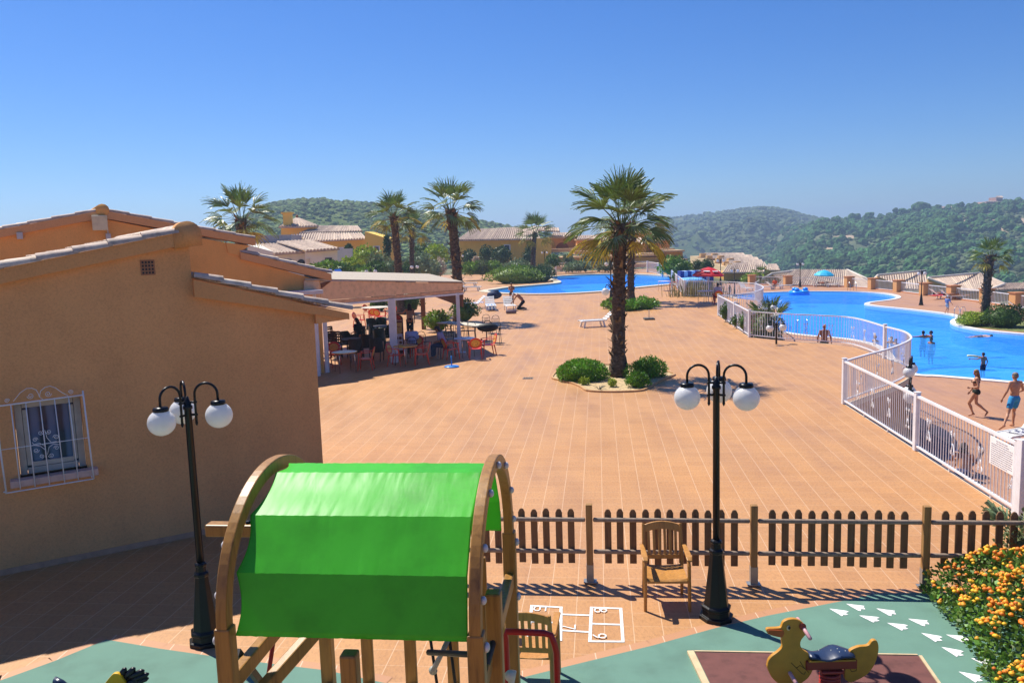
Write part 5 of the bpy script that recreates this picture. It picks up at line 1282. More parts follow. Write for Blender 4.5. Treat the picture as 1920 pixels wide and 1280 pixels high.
for u, v, rz, lab in ((687,693,-90,'red plastic armchair right of the nearest table under pergola'), (606,692,80,'red armchair with blue towel half behind house corner'), (627,683,10,'red armchair in shade behind the nearest round table'),
    (744,685,75,'red armchair left of printed red table'), (791,683,-80,'red armchair right of printed red table'), (783,669,0,'red armchair behind the printed red table'),
    (846,673,115,'red armchair left of white topped table by right post'), (892,672,185,'red armchair with its back to us before white topped table'), (916,665,-75,'red armchair right of the white topped table'),
    (674,613,75,'red armchair alone in sun beyond the dark green chairs'), (701,604,185,'red armchair with round back beside the cream far table'), (713,606,150,'second red armchair crowding the cream far table'), (692,596,60,'red armchair at far left end of cream far table'), (733,600,-40,'red armchair half behind the thick white post'),
    (1262,545,-100,'red armchair by white railing panel and steel table'), (1346,570,175,'red armchair under red parasol with a seated guest')):
    RC.put(at(u, v), D_(rz), lab, scale=1.05 if v < 580 else 1)
T1 = mat('printed_table_top', (.50,.10,.04), .3, .5, 7)
k = NT('red_yellow_print_top'); n1 = k.n('TexNoise', {'Vector': k.coords('Object'), 'Scale': 3.2, 'Detail': 2}); k.l(k.ramp(n1.outputs[0], [(.40, (.65,.05,.015)), (.47, (.82,.42,.05)), (.56, (.82,.42,.05)), (.62, (.65,.05,.015))]), k.b.inputs['Base Color']); k.b.inputs['Roughness'].default_value = .25
RT = Proto(round_table(k.m, .45))
RT.put(at(648,697), .2, 'round red printed table on steel legs nearest to house corner'); RT.put(at(762,684), .5, 'round red and yellow printed table before the menu board')
W2 = Proto(round_table(plain('white_table_top', '#D9D8E2', .3), .42)); W2.put(at(872,668), .3, 'round white topped table beside the right pergola post')
C3 = Proto(round_table(M['stone_top'], .85, name='large_round_table', group='cream tables')); C3.put(at(705,598), .3, 'large cream round table in sun far behind pergola')
WK = Proto(simple_chair('wicker_chair', M['dark_wicker'], 'wicker', 'dark wicker chairs'))
for u, v, rz, lab in ((668,678,190,'dark wicker tub chair facing away before the dark table'), (652,662,60,'dark wicker tub chair left of dark glass table'), (690,668,200,'dark wicker tub chair nearest the dark green set'), (676,650,-30,'dark wicker tub chair behind the dark table'), (707,677,170,'dark wicker chair in front of the printed menu board')):
    WK.put(at(u, v), D_(rz), lab)
SL = Proto(simple_chair('slatted_chair', mat('dark_brown_slats', (.06,.03,.018), .5, .2, 9), 'slat', 'dark slatted chairs'))
for u, v, rz, lab in ((628,672,170,'tall dark slatted chair beside left white posts'), (641,668,150,'dark slatted chair just right of tall slatted chair'), (627,659,60,'dark slatted chair deepest in shade by white posts')): SL.put(at(u, v), D_(rz), lab, scale=1.12)
DT = Proto(round_table(M['dark_wicker'], .5, M['dark_wicker'], 'dark_round_table', 'dark round tables')); DT.put(at(660,668), .3, 'dark round table among wicker chairs'); DT.put(at(716,640), .1, 'dark green round table amid dark green chairs')
GC = Proto(simple_chair('green_plastic_chair', M['dark_green'], 'wicker', 'dark green chairs'))
for u, v, rz, lab in ((702,646,90,'dark green chair at left of its table'), (728,648,-60,'dark green chair hidden partly by the menu board'), (716,630,0,'dark green chair at far side of dark table'), (698,632,40,'dark green chair at back left of dark set'), (733,636,-100,'dark green chair close to the thick white post'), (712,655,185,'dark green chair nearest side of dark set')): GC.put(at(u, v), D_(rz), lab)
BC = Proto(simple_chair('bistro_chair', M['iron_thin'], 'bistro', 'thin metal bistro chairs'))
for u, v, rz, lab in ((829,624,0,'thin metal bistro chair at far left of long cream table'), (846,640,170,'thin metal bistro chair close to the right post'), (872,638,180,'bistro chair tucked in front of the long cream table'), (884,638,190,'bistro chair near right end of the long cream table'), (912,624,0,'bistro chair beyond the end of long cream table'), (927,626,-20,'bistro chair carrying a dark bag at table end'), (929,645,-100,'outermost bistro chair standing in the sun'), (798,660,150,'dark bistro chair behind the striped shirt man'), (845,655,170,'bistro chair beside the person in jeans'), (863,633,175,'bistro chair behind the white post at table')): BC.put(at(u, v), D_(rz), lab)
def long_table(a, c, w, h, m, label):
    a, c = V(a), V(c); t = thing('long_table', label, 'table', tuple((a+c)/2), 0, 'cream tables'); d = (c-a).normalized(); n = V((-d.y,d.x,0)); inv = ROOT[t.name]
    b = MB(); b.beam(a+V((0,0,h-.02)), c+V((0,0,h-.02)), w, .04); b.build('tabletop', m, t, True, .008)
    for e in (a+d*.15, c-d*.15):
        for s in (-1,1): b = MB(); b.beam(e+n*s*w*.4, e+n*s*w*.4+V((0,0,h-.04)), .05,.05,(0,1,0)); b.build('leg', plain('table_leg', '#8C7B62', .6), t, True)
long_table(P(832,632), P(906,640), .85, .74, M['stone_top'], 'long cream stone table among thin metal chairs')
bg_ = P(922, 640); b = MB(); b.smooth = True; b.ell((0,0,.62), (.48,.22,.20), 14, 8); b.tube([(-.2,0,.76),(-.1,0,.92),(.1,0,.92),(.2,0,.76)], .02, 5)
o = b.build('bag', plain('black_nylon', '#14151B', .6)); o.location = (bg_.x-.15,bg_.y-.3,.05); tag(o, 'large black bag lying on chairs at table end', 'bag')
# menu board
mp = P(746, 668); mth = thing('menu_board', 'tall paella menu board with red arched top standing under pergola', 'menu board', (mp.x, mp.y, 0), D_(-4))
b = MB(); pts = [(-.27,0,0),(.27,0,0),(.27,0,1.50)]+[(.27*math.cos(a),0,1.50+.20*math.sin(a)) for a in [PI*i/14 for i in range(1,14)]]+[(-.27,0,1.50)]; b.prism(pts, (0,.06,0)); b.build('board', plain('dark_wood_frame', '#4A2416', .5), mth)
b = MB(); pts = [(-.20,-.004,1.51),(.20,-.004,1.51)]+[(.20*math.cos(a),-.004,1.53+.14*math.sin(a)) for a in [PI*i/12 for i in range(13)]]; b.poly(pts); b.build('arched_top', plain('orange_red_panel', '#C2401C', .5), mth)
b = MB(); b.box((0,-.004,1.45), (.50,.008,.12)); hb_ = b.build('header', plain('dark_red_header', '#8A1E14', .5), mth)
k = NT('paella_picture'); vo_ = k.n('TexVoronoi', {'Vector': k.coords('Object'), 'Scale': 17}); k.l(k.ramp(vo_.outputs['Color'], [(.1, (.75,.36,.04)), (.45, (.68,.42,.10)), (.7, (.85,.55,.16)), (.9, (.40,.10,.03))]), k.b.inputs['Base Color']); k.b.inputs['Roughness'].default_value = .5
b = MB(); pts = [(-.22,-.005,1.36),(.22,-.005,1.36),(.22,-.005,.98)]+[(.22*math.cos(a),-.005,.98+.15*math.sin(a)) for a in [-PI*i/14 for i in range(1,14)]]+[(-.22,-.005,.98)]; b.prism(pts, (0,.006,0)); b.build('paella_picture', k.m, mth)
b = MB(); b.box((0,-.003,.58), (.46,.006,.66)); wp_ = b.build('price_panel', plain('white_panel', '#E4E2E8', .5, .03), mth)
for r_, z in ((0,.74),(1,.56)):
    for i in range(3):
        if r_ == 1 and i == 1:
            b = MB(); b.box((0,-.008,z), (.08,.004,.03)); b.build('small_print', plain('grey_ink', '#8B8A92', .7), wp_); continue
        b = MB(); b.lathe([(.062,0),(.062,.006)], (0,0,0), 16); 
        for j, p in enumerate(b.v): b.v[j] = V(((i-1)*.14+p.x, -.007-p.z*.5, z+p.y))
        b.build('dish_picture', plain('dish_brown', '#7A4A2C', .5, .4, scale=25), wp_)
def text_mesh(txt, size, m, name, parent, loc, rx=PI/2):
    cu = bpy.data.curves.new(name, 'FONT'); cu.body = txt; cu.size = size; cu.align_x = 'CENTER'; cu.extrude = .002
    o = bpy.data.objects.new(name, cu); COL.objects.link(o); dg = bpy.context.evaluated_depsgraph_get(); me = bpy.data.meshes.new_from_object(o.evaluated_get(dg)); bpy.data.objects.remove(o)
    me.materials.clear(); me.materials.append(m); n = bpy.data.objects.new(name, me); COL.objects.link(n); n.parent = parent; n.location = loc; n.rotation_euler = (rx, 0, 0); return n
text_mesh('PAELLADOR', .083, plain('cream_letter', '#E8D9B0', .5), 'lettering', hb_, (0,-.010,1.42))
# parasol stand
def parasol_base(u, v, label, mcol, r=.27, z=0):
    q = P(u, v, z); t = thing('parasol_stand', label, 'parasol stand', (q.x,q.y,z)); b = MB(); b.lathe([(r,0),(r,.03),(r*.9,.05),(.05,.06)], (0,0,0), 20); b.build('foot', mcol, t)
    b = MB(); b.smooth = True; b.tube([(0,0,.05),(0,0,.42)], .022, 8); b.build('tube', mcol, t)
parasol_base(847, 688, 'blue disc parasol stand in front of the pergola', plain('blue_plastic', '#2A7FD0', .4))
q = P(1217, 599); t = thing('parasol_stand', 'dark square parasol stand right of second palm bed', 'parasol stand', (q.x,q.y,0)); b = MB(); b.box((0,0,.05),(.55,.55,.09)); b.build('foot', plain('grey_concrete', '#5A5650', .8), t, False, .01); b = MB(); b.tube([(0,0,.09),(0,0,.52)], .03, 8); b.build('tube', M['steel'], t)
# planters by the restaurant
for u, v, r, lab, mt in ((822,622,.62,'leafy green planter shrub left of right post','leaf_bright'), (872,603,.72,'bushy shrub at foot of pergola end palm','leaf_dark'), (768,587,.95,'dark green shrub seen under pergola beam','leaf_dark'), (712,583,.6,'shrub far behind the thick white post','leaf_dark')):
    q = P(u, v); bush(lab, (q.x,q.y,0), (r,r*.8,r*.9), mt, 800, .14, int(u), .3, zc=r*.75)
# ================================================================== parasols, loungers and pool things
def parasol(name, label, loc, r, zc, m, tilt=(0,0), logo=False, group=None):
    t = thing(name, label, 'parasol', loc, 0, group); R3 = Matrix.Rotation(tilt[0], 3, 'Y') @ Matrix.Rotation(tilt[1], 3, 'X')
    b = MB(); b.smooth = True; b.tube([(0,0,0), R3 @ V((0,0,.02))+V((0,0,zc-.1))], .022, 8); b.build('pole', M['white_metal'], t)
    n = 8; b = MB(); ring0 = V((0,0,zc+.36*r)); rows = []
    for f, dz in ((.0,.55),(.35,.45),(.7,.26),(1,.0),(1.0,-.10)):
        rows.append([R3 @ V((r*f*math.cos(2*PI*i/16)*(1 if i % 2 == 0 else .965), r*f*math.sin(2*PI*i/16)*(1 if i % 2 == 0 else .965), dz*r*.9)) + V((0,0,zc)) for i in range(16)])
    rows[0] = [p*1 for p in rows[0]]; b.tube_rings(rows, cap=False); c = b.build('canopy', m, t); s = c.modifiers.new('s', 'SOLIDIFY'); s.thickness = .008
    if logo:
        for i in range(8):
            a = 2*PI*(i+.5)/8; f = .72; cn = R3 @ V((r*f*math.cos(a), r*f*math.sin(a), .225*r+.02)) + V((0,0,zc)); tn = R3 @ V((-math.sin(a), math.cos(a), 0)); up = R3 @ V((-math.cos(a)*.93, -math.sin(a)*.93, .42)); b = MB(); nn = tn.cross(up).normalized()*.012
            b.poly([cn-tn*.20-up*.05+nn, cn+tn*.20-up*.05+nn, cn+tn*.20+up*.05+nn, cn-tn*.20+up*.05+nn]); b.poly([cn-tn*.20-up*.05-nn, cn+tn*.20-up*.05-nn, cn+tn*.20+up*.05-nn, cn-tn*.20+up*.05-nn]); b.build('logo_patch', plain('white_print', '#EDE6E6', .6), c)
    return t
q = P(1328, 568); Yq = q.y
z_ = PY(1327, 515, Yq).z; parasol('red_parasol', 'red parasol with white print over steel table by railing', (q.x+.0,q.y,0), 1.02, z_, plain('red_canvas', '#D8202E', .6, .06), (.04,.0), True)
TB = Proto(round_table(plain('pale_table_top', '#D4D3D6', .35), .45, name='steel_table', group='pale steel tables', h=.73)); TB.put(at(1245,545), .3, 'pale square legged table by the far pool edge', scale=1.1); TB.put(at(1322,568), .1, 'pale table under the red parasol')
Yq = P(1545, 536, ZD).y; q = PY(1545, 515, Yq); parasol('blue_parasol', 'turquoise parasol at far side of lower pool', (q.x,Yq,ZD), 1.15, q.z-ZD, plain('turquoise_canvas', '#22B4DE', .6, .05), (.03,.05))
def lounger():
    t = thing('sun_lounger', 'x', 'sun lounger', (0,0,0), 0, 'white plastic sun loungers'); m = M['white_plastic']
    for sx in (-1,1):
        b = MB(); R = [[(sx*.30-.022,y,z),(sx*.30+.022,y,z),(sx*.30+.022,y,z+.06),(sx*.30-.022,y,z+.06)] for y, z in ((-1.0,.27),(-.9,.30),(.25,.30),(.35,.30))]; b.tube_rings(R); b.build('side_rail', m, t)
        for y in (-.85,.25): b = MB(); b.beam((sx*.30,y,0),(sx*.30,y+(.08 if y < 0 else -.08),.30), .05,.09,(0,1,0)); b.build('leg', m, t)
    for i in range(9):
        b = MB(); b.box((0,-.92+i*.14,.335),(.58,.11,.018)); b.build('slat', m, t)
    b = MB()
    for i in range(5): y = .36+i*.12; b.beam((-.29,y,.34+(y-.3)*.85),(.29,y,.34+(y-.3)*.85), .10,.018,(0,-.65,.76))
    for sx in (-1,1): b.beam((sx*.28,.30,.32),(sx*.28,.92,.85), .04,.03)
    b.build('backrest', m, t); return t
LG = Proto(lounger())
q = P(1122, 612); LG.put((q.x,q.y,0), D_(-78), 'white lounger standing alone left of tallest palm trunk')
q = P(886, 579); LG.put((q.x,q.y,0), D_(-70), 'white lounger with towels beside the right pergola post')
q = P(920, 581); LG.put((q.x,q.y,0), D_(5), 'white lounger draped with a blue check towel facing us')
q = P(955, 581); LG.put((q.x,q.y,0), D_(8), 'lounger with rolled grey mattress before the kneeling man')
q = P(873, 538); LG.put((q.x,q.y,0), D_(80), 'white lounger beyond the far end of pergola roof', scale=1.2)
q = P(878, 546); LG.put((q.x,q.y,0), D_(80), 'white lounger beside the one beyond pergola roof', scale=1.2)
q = P(1918, 829, ZD); LG.put((q.x,q.y,ZD), D_(-68), 'white lounger with folded towel near the walking man')
q = P(1916, 586, ZD); LG.put((q.x,q.y,ZD), D_(75), 'white lounger at right edge near last pillar')
for i, (u, v, rz, lab) in enumerate(((1432,543,80,'white lounger left of the orange shirted sunbather'),(1452,542,100,'white lounger under the orange shirted sunbather'),(1468,540,70,'white lounger just left of second pillar'),(1398,545,20,'white lounger seen through far terrace railing'),(1532,537,95,'lounger left under turquoise parasol'),(1556,538,80,'lounger right under turquoise parasol'),(1765,560,88,'lounger beside sunbathers near the lamp'),(1785,562,85,'lounger of sunbathers with red towel'))):
    q = P(u, v, ZD); LG.put((q.x,q.y,ZD), D_(rz), lab, scale=1.05)
def towel(label, loc, size, m, rz=0, drape=0, name='towel'):
    b = MB(); n = 8; ids = []
    for j in range(n+1):
        y = -size[1]/2+size[1]*j/n; row = []
        for i in range(7):
            x = -size[0]/2+size[0]*i/6; z = .012*noise.noise(V((x*5,y*5,loc[0]))) - max(0, abs(y)-size[1]*.30)*drape; row.append((x, y*(1-.0), z))
        ids.append(b.av(*row))
    for a_, c_ in zip(ids, ids[1:]):
        for i in range(6): b.af((a_+i,a_+i+1,c_+i+1,c_+i))
    b.smooth = True; o = b.build(name, m); o.location = loc; o.rotation_euler = (0,0,rz); s = o.modifiers.new('s','SOLIDIFY'); s.thickness = .015; return tag(o, label, 'towel')
def stripes(name, c1, c2, scale, checker=False):
    k = NT(name); co = k.coords('Object', (scale,scale,scale))
    if checker: x = k.n('TexChecker', {'Vector': co, 'Color1': (*c1,1), 'Color2': (*c2,1), 'Scale': 1}); k.l(x.outputs[0], k.b.inputs['Base Color'])
    else: x = k.n('TexWave', {'Vector': co, 'Scale': 1}); k.l(k.ramp(x.outputs[0], [(.48, c1), (.52, c2)]), k.b.inputs['Base Color'])
    k.b.inputs['Roughness'].default_value = .9; return k.m
q = P(886, 577); towel('blue striped towel spread on lounger beside pergola post', (q.x,q.y,.37), (1.5,.55), stripes('blue_stripe', (.05,.14,.45), (.70,.74,.80), 2.2), D_(15), .3)
q = P(920, 580); towel('blue and white check towel hanging on the lounger end', (q.x,q.y-.3,.38), (.66,1.5), stripes('blue_check', (.06,.17,.42), (.78,.80,.84), 9, True), D_(5), 1.1)
q = P(922, 569); b = MB(); b.smooth = True; b.ell((0,0,.55),(.55,.35,.30),14,8); b.ell((.1,0,.80),(.25,.2,.14),10,6); o = b.build('beach_bag', plain('navy_cloth', '#22365A', .8)); o.location = (q.x+.2,q.y+.6,.02); tag(o, 'bulging navy beach bag on loungers left of kneeling man', 'bag')
q = P(955, 578); b = MB(); b.smooth = True; b.tube([(-.33,0,0),(-.30,0,0),(.30,0,0),(.33,0,0)], [.06,.17,.17,.06], 14); o = b.build('rolled_mattress', plain('grey_cloth', '#6C625C', .9)); o.location = (q.x,q.y-.2,.52); tag(o, 'grey rolled mattress lying on a white lounger', 'mattress')
q = P(957, 588); b = MB(); b.smooth = True; b.tube([(-.33,0,0),(-.30,0,0),(.30,0,0),(.33,0,0)], [.04,.11,.11,.04], 12); o = b.build('rolled_mattress', plain('lilac_cloth', '#7A6A72', .9)); o.location = (q.x+.05,q.y,.12); tag(o, 'lilac rolled mattress on the ground under the lounger', 'mattress')
q = P(1908, 828, ZD); towel('white towel with navy pattern lying on near lounger', (q.x+.15,q.y-.1,ZD+.37), (1.1,.5), stripes('navy_pattern', (.03,.04,.10), (.72,.70,.70), 6, True), D_(28), .2)
q = P(1768, 560, ZD); towel('red towel under the sunbathers at far deck', (q.x-.5,q.y-.4,ZD+.42), (1.6,.6), plain('red_towel', '#B3203A', .9), 0, .6)
q = P(1791, 561, ZD); towel('brown towel beside the sunbathers at far deck', (q.x+.2,q.y-.4,ZD+.42), (1.6,.6), plain('brown_towel', '#8A5A38', .9), 0, .6)
q = P(1748, 828, ZD)
m_pts = [P(1716, 795, ZD), P(1780, 825, ZD), P(1838, 862, ZD), P(1770, 868, ZD), P(1715, 830, ZD)]
b = MB(); qa, qb = P(1706,808,ZD), P(1792,862,ZD); b.beam(qa+V((0,0,.02)), qb+V((0,0,.02)), .95, .02); o = b.build('towel', plain('navy_towel', '#28325C', .95)); tag(o, 'navy beach towel on pool deck behind seated sunbather', 'towel')
# sandals
for u, v, lab in ((1838,798,'grey flip flop sandal behind walking woman'), (1855,809,'grey flip flop sandal nearer the white lounger')):
    q = P(u, v, ZD); b = MB(); b.smooth = True; b.ell((0,0,.015),(.12,.045,.018),12,6); b.tube([(.04,-.04,.02),(.06,0,.06),(.04,.04,.02)], .008, 5); o = b.build('sandal', plain('grey_sandal', '#5B5048', .8)); o.location = tuple(q); o.rotation_euler = (0,0,.3); tag(o, lab, 'sandal', 'flip flop sandals')
# blue and white booth with pale blue awning beyond far terrace
Yb = 66.0; bl, br_ = PY(1276, 540, Yb), PY(1338, 540, Yb); zt_, zb_ = PY(1300, 508, Yb).z, -2.2
bt = thing('beach_booth', 'blue and white striped booth beyond far terrace railing', 'booth', (bl.x, Yb, ZD)); n = 9
for i in range(n):
    x0_, x1_ = bl.x+(br_.x-bl.x)*i/n, bl.x+(br_.x-bl.x)*(i+1)/n; b = MB(); b.box(((x0_+x1_)/2, Yb+.6, (zt_+zb_)/2), (x1_-x0_-.004, 1.2, zt_-zb_)); b.build('stripe_panel', plain('navy_panel', '#1F3C8E', .6) if i % 2 == 0 else plain('pale_blue_panel', '#A9C4EA', .6), bt, True)
b = MB(); a0_, a1_ = PY(1284,529,Yb-2.6), PY(1329,529,Yb-2.6); b.smooth = True; R = []
for i in range(9):
    f = i/8; x = a0_.x+(a1_.x-a0_.x)*f; h_ = .16*math.sin(PI*f); R.append([(x,Yb-2.8,a0_.z+h_),(x,Yb-.02,a0_.z+.18+h_*.5),(x,Yb-.02,a0_.z+.13+h_*.5),(x,Yb-2.8,a0_.z+h_-.28)])
b.tube_rings(R); b.build('awning', plain('sky_blue_canvas', '#6FB4F2', .6, .05), bt, True)
# far deck pillars with glass-and-scroll railing
pil = [(1410,533),(1477,535.5),(1592,538),(1637,542),(1685,547),(1735,553.5),(1787,560),(1850,568),(1907,577)]
M['pillar'] = stucco('pillar_stucco', (.66,.36,.15), .12)
pp = [P(u, v, ZD) for u, v in pil]; pp += [pp[-1]+(pp[-1]-pp[-2])*1.0]
names = ['leftmost orange pillar at far deck beside small palm', 'orange pillar right of orange shirted sunbather', 'orange pillar right of turquoise parasol', 'orange pillar beside the far pool ladder', 'orange pillar above the pool inlet', 'orange pillar behind the deck lamp', 'orange pillar behind the sunbathers', 'orange pillar hidden behind lower palm trunk', 'large orange pillar nearest right edge', 'pillar beyond the right edge']
for i, p in enumerate(pp):
    t = thing('pillar', names[i], 'pillar', tuple(p), 0, 'orange pillars of deck wall'); b = MB(); b.box((0,0,.58),(.86,.86,1.16)); b.build('shaft', M['pillar'], t, False, .02); b = MB(); b.box((0,0,1.19),(1.0,1.0,.07)); b.build('cap', plain('terracotta_cap', '#B77A50', .8), t, False, .015)
for i, (a_, c_) in enumerate(zip(pp, pp[1:])):
    L = (c_-a_).length; k_ = 4
    wl_ = thing('deck_railing', 'pale railing with scroll panels between far pillars, span %s' % ['at far left end','beside orange shirted sunbather','under turquoise parasol','behind far pool ladder','left of pool inlet','right of pool inlet','behind the sunbathers','left of last pillar','at right edge'][i], 'railing', tuple(a_), 0, 'railings between pillars')
    d = (c_-a_).normalized()
    for z in (.12, 1.0): b = MB(); b.beam(a_+d*.5+V((0,0,z)), c_-d*.5+V((0,0,z)), .05,.06); b.build('rail', M['white_metal'], wl_, True)
    n_ = min(60, int((L-1)/.22)); b = MB()
    for j in range(n_): p = a_+d*(.55+(L-1.1)*j/max(1,n_-1)); b.beam(p+V((0,0,.12)), p+V((0,0,1.0)), .022,.022,(0,1,0))
    b.build('bar_panel', M['white_metal'], wl_, True)
    b = MB(); b.beam(a_+d*.43+V((0,0,.04)), c_-d*.43+V((0,0,.04)), .30, .12); b.build('kerb', plain('terracotta_cap', '#B77A50', .8), wl_, True)
# pool ladders
def ladder(label, u, v, z, rz, s=1.0):
    q = P(u, v, z); t = thing('pool_ladder', label, 'ladder', (q.x,q.y,z), rz, 'steel pool ladders'); 
    for sx in (-1,1): b = MB(); b.smooth = True; b.tube([(sx*.25*s,.45*s,0),(sx*.25*s,.42*s,.55*s),(sx*.25*s,.30*s,.72*s),(sx*.25*s,.10*s,.72*s),(sx*.25*s,-.06*s,.55*s),(sx*.25*s,-.10*s,-.6)], .022*s, 7); b.build('handrail', M['steel'], t)
    for z_ in (-.25,-.5): b = MB(); b.box((0,-.10*s,z_),(.5*s,.06,.03)); b.build('step', M['steel'], t)
ladder('steel pool ladder by the near pool edge behind curved railing', 1502, 622, ZD, D_(170), 1.15); ladder('steel ladder at far side of lower pool', 1599, 545.5, ZD, 0, 1.3); ladder('steel ladder where a child climbs out', 1796, 594, ZD, D_(-70), 1.0)
q = P(1350+142, 551, POOLZ2)
b = MB(); b.smooth = True; R = []
for i in range(20):
    a = 2*PI*i/20; R.append([V((math.cos(a)*(.62+.2*math.cos(c_)), math.sin(a)*(.62+.2*math.cos(c_)), .15+.2*math.sin(c_))) for c_ in [2*PI*j/8 for j in range(8)]])
R.append(R[0]); b.tube_rings(R, cap=False)
for a in (0,2,4): b.ell((.5*math.cos(a),.5*math.sin(a),.42),(.22,.22,.16),10,6)
o = b.build('inflatable', plain('turquoise_vinyl', '#1E9BE8', .25)); o.location = tuple(q+V((0,-1,0))); o.scale = (1.3,)*3; tag(o, 'bright blue inflatable ring floating at far pool edge', 'inflatable')
# ================================================================== two globe lamps
def two_globe():
    t = thing('twin_lamp', 'x', 'street lamp', (0,0,0), 0, 'twin globe lamp posts'); lamp_base(t)
    for az in (0, PI): lamp_globe_arm(t, az)
    return t
L2 = Proto(two_globe())
L2.put(at(1022,511), .3, 'twin globe lamp before yellow house beside peninsula palm', scale=1.0); L2.put(at(864,519), .2, 'twin globe lamp among tall grass left of yellow house'); 
q = PY(698, 560, 61); L2.put((q.x,61,-.18), .4, 'twin globe lamp whose globes peek above pergola roof')
q = PY(780, 560, 70); L2.put((q.x,70,-.2), .9, 'twin globe lamp behind brown skirted palms'); q = PY(703, 560, 84); L2.put((q.x,84,.6), PI/2, 'lamp showing one white globe against garden shrubs')
L2.put(at(1146,567), .5, 'twin globe lamp close behind tallest palm trunk')
L2.put(at(1727,572,ZD), .35, 'twin globe lamp standing alone on far pool deck'); L2.put(at(1500,538,ZD), .1, 'twin globe lamp against the far tiled roofs')
L2.put(at(1377,556,ZD), .1, 'twin globe lamp seen through far terrace railing'); q = PY(1351, 530, 88); L2.put((q.x,88,-1.1), .2, 'twin globe lamp behind the red parasol')
def low_at(utop, vtop, zt=1.03): 
    yh = 450-.0315*(utop-960); Y = (HC-zt)*FPX/(vtop-yh); q = PY(utop, vtop, Y); return (q.x, Y, ZD)
L2.put(low_at(1456,597), .4, 'twin globe lamp right behind the dark oleander bush'); L2.put(low_at(1442,563), .6, 'twin globe lamp by the lower pool peninsula')
L2.put(low_at(1708,670), 1.0, 'twin globe lamp just past the plaza bulge railing'); L2.put(low_at(1707,712), 1.15, 'twin globe lamp rising behind straight white railing')
q = P(1146, 574); t = thing('garden_lamp', 'low globe lamp on hooked arm left of tallest palm trunk', 'garden lamp', (q.x,q.y,0)); b = MB(); b.smooth = True; b.tube([(0,0,0),(0,0,1.25),(-.12,0,1.45),(-.30,0,1.40),(-.36,0,1.2)], .03, 8); b.build('pole', M['metal_black'], t); b = MB(); b.smooth = True; b.ell((-.36,0,.95),(.25,.25,.25),18,12); b.build('globe', M['globe'], t)
# ================================================================== far houses
def strips(mb, r0, r1, e0, e1, n=None, rad=None, pitch=.32):
    r0, r1, e0, e1 = map(V, (r0, r1, e0, e1)); L = max((r1-r0).length, (e1-e0).length); n = n or max(4, int(L/pitch)); rad = rad or L/n*.40
    mb.poly([r0, r1, e1, e0]); up = (e0-r0).cross(e1-e0 if (e1-e0).length > .1 else r1-r0); 
    if up.length < 1e-6: up = V((0,0,1))
    up.normalize()
    if up.z < 0: up = -up
    wd = (e1-e0).normalized()
    for i in range(n):
        f = (i+.5)/n; a, b = r0.lerp(r1, f), e0.lerp(e1, f)
        if (a-b).length < .05: continue
        R = [[c + wd*math.cos(PI*q/4)*rad + up*math.sin(PI*q/4)*rad*1.1 for q in range(5)] for c in (a, b)]
        mb.tube_rings(R, cap=False, closed=False); mb.poly(R[1])
class House:
    def __init__(s, name, label, u, v, Y, wall, cat='house', group=None, roof=None):
        p = PY(u, v, Y); s.t = thing(name, label, cat, tuple(p), 0, group); s.Y = Y; s.wall = wall; s.roofm = roof or M['rtile_far']
    def q(s, u, v, dy=0): return PY(u, v, s.Y+dy)
    def walls(s, pix_, depth=6, dy=0, m=None, name='wall', y2=None):
        b = MB(); pts = [s.q(u, v, dy + (0 if len(c) == 0 else c[0])) for u, v, *c in pix_]; b.prism(pts, (0, depth, 0)); return b.build(name, m or s.wall, s.t, True)
    def roof(s, quads, name='roof', m=None, thick=.12):
        b = MB(); b.smooth = True
        for r0, r1, e0, e1 in quads:
            P_ = [PY(u, v, s.Y+dy) for u, v, dy in (r0, r1, e0, e1)]; strips(b, *P_)
            b.smooth = False; b.poly([P_[2]-V((0,0,thick)), P_[3]-V((0,0,thick)), P_[3], P_[2]]); b.smooth = True
        return b.build(name, m or s.roofm, s.t, True)
    def flat(s, u0, u1, v0, v1, m, name, dy=-.05, arch=False, d=.08, parent=None):
        a = PY(u0, v1, s.Y+dy); c = PY(u1, v0, s.Y+dy); b = MB()
        if arch:
            cx, r = (a.x+c.x)/2, (c.x-a.x)/2; zt = c.z-r*.9; pts = [V((a.x,a.y,a.z)), V((c.x,a.y,a.z))]+[V((cx+r*math.cos(PI*i/10), a.y, zt+r*.9*math.sin(PI*i/10))) for i in range(11)]
        else: pts = [V((a.x,a.y,a.z)), V((c.x,a.y,a.z)), V((c.x,a.y,c.z)), V((a.x,a.y,c.z))]
        b.prism(pts, (0, d, 0)); o = b.build(name, m, s.t, True); return o
    def window(s, u0, u1, v0, v1, dy=-.05, frame=None, glass=None):
        f = s.flat(u0, u1, v0, v1, frame or M['white_metal'], 'window', dy)
        w, h = u1-u0, v1-v0; g = s.flat(u0+w*.18, u1-w*.18, v0+h*.14, v1-h*.14, glass or plain('far_glass', '#2E3A4C', .2), 'pane', dy-.04)
        g.parent = f; return f
yl, cr_, pw = M['stucco_yellow'], M['stucco_cream'], M['stucco_white']
terra = plain('terracotta_trim', '#A8663C', .8)
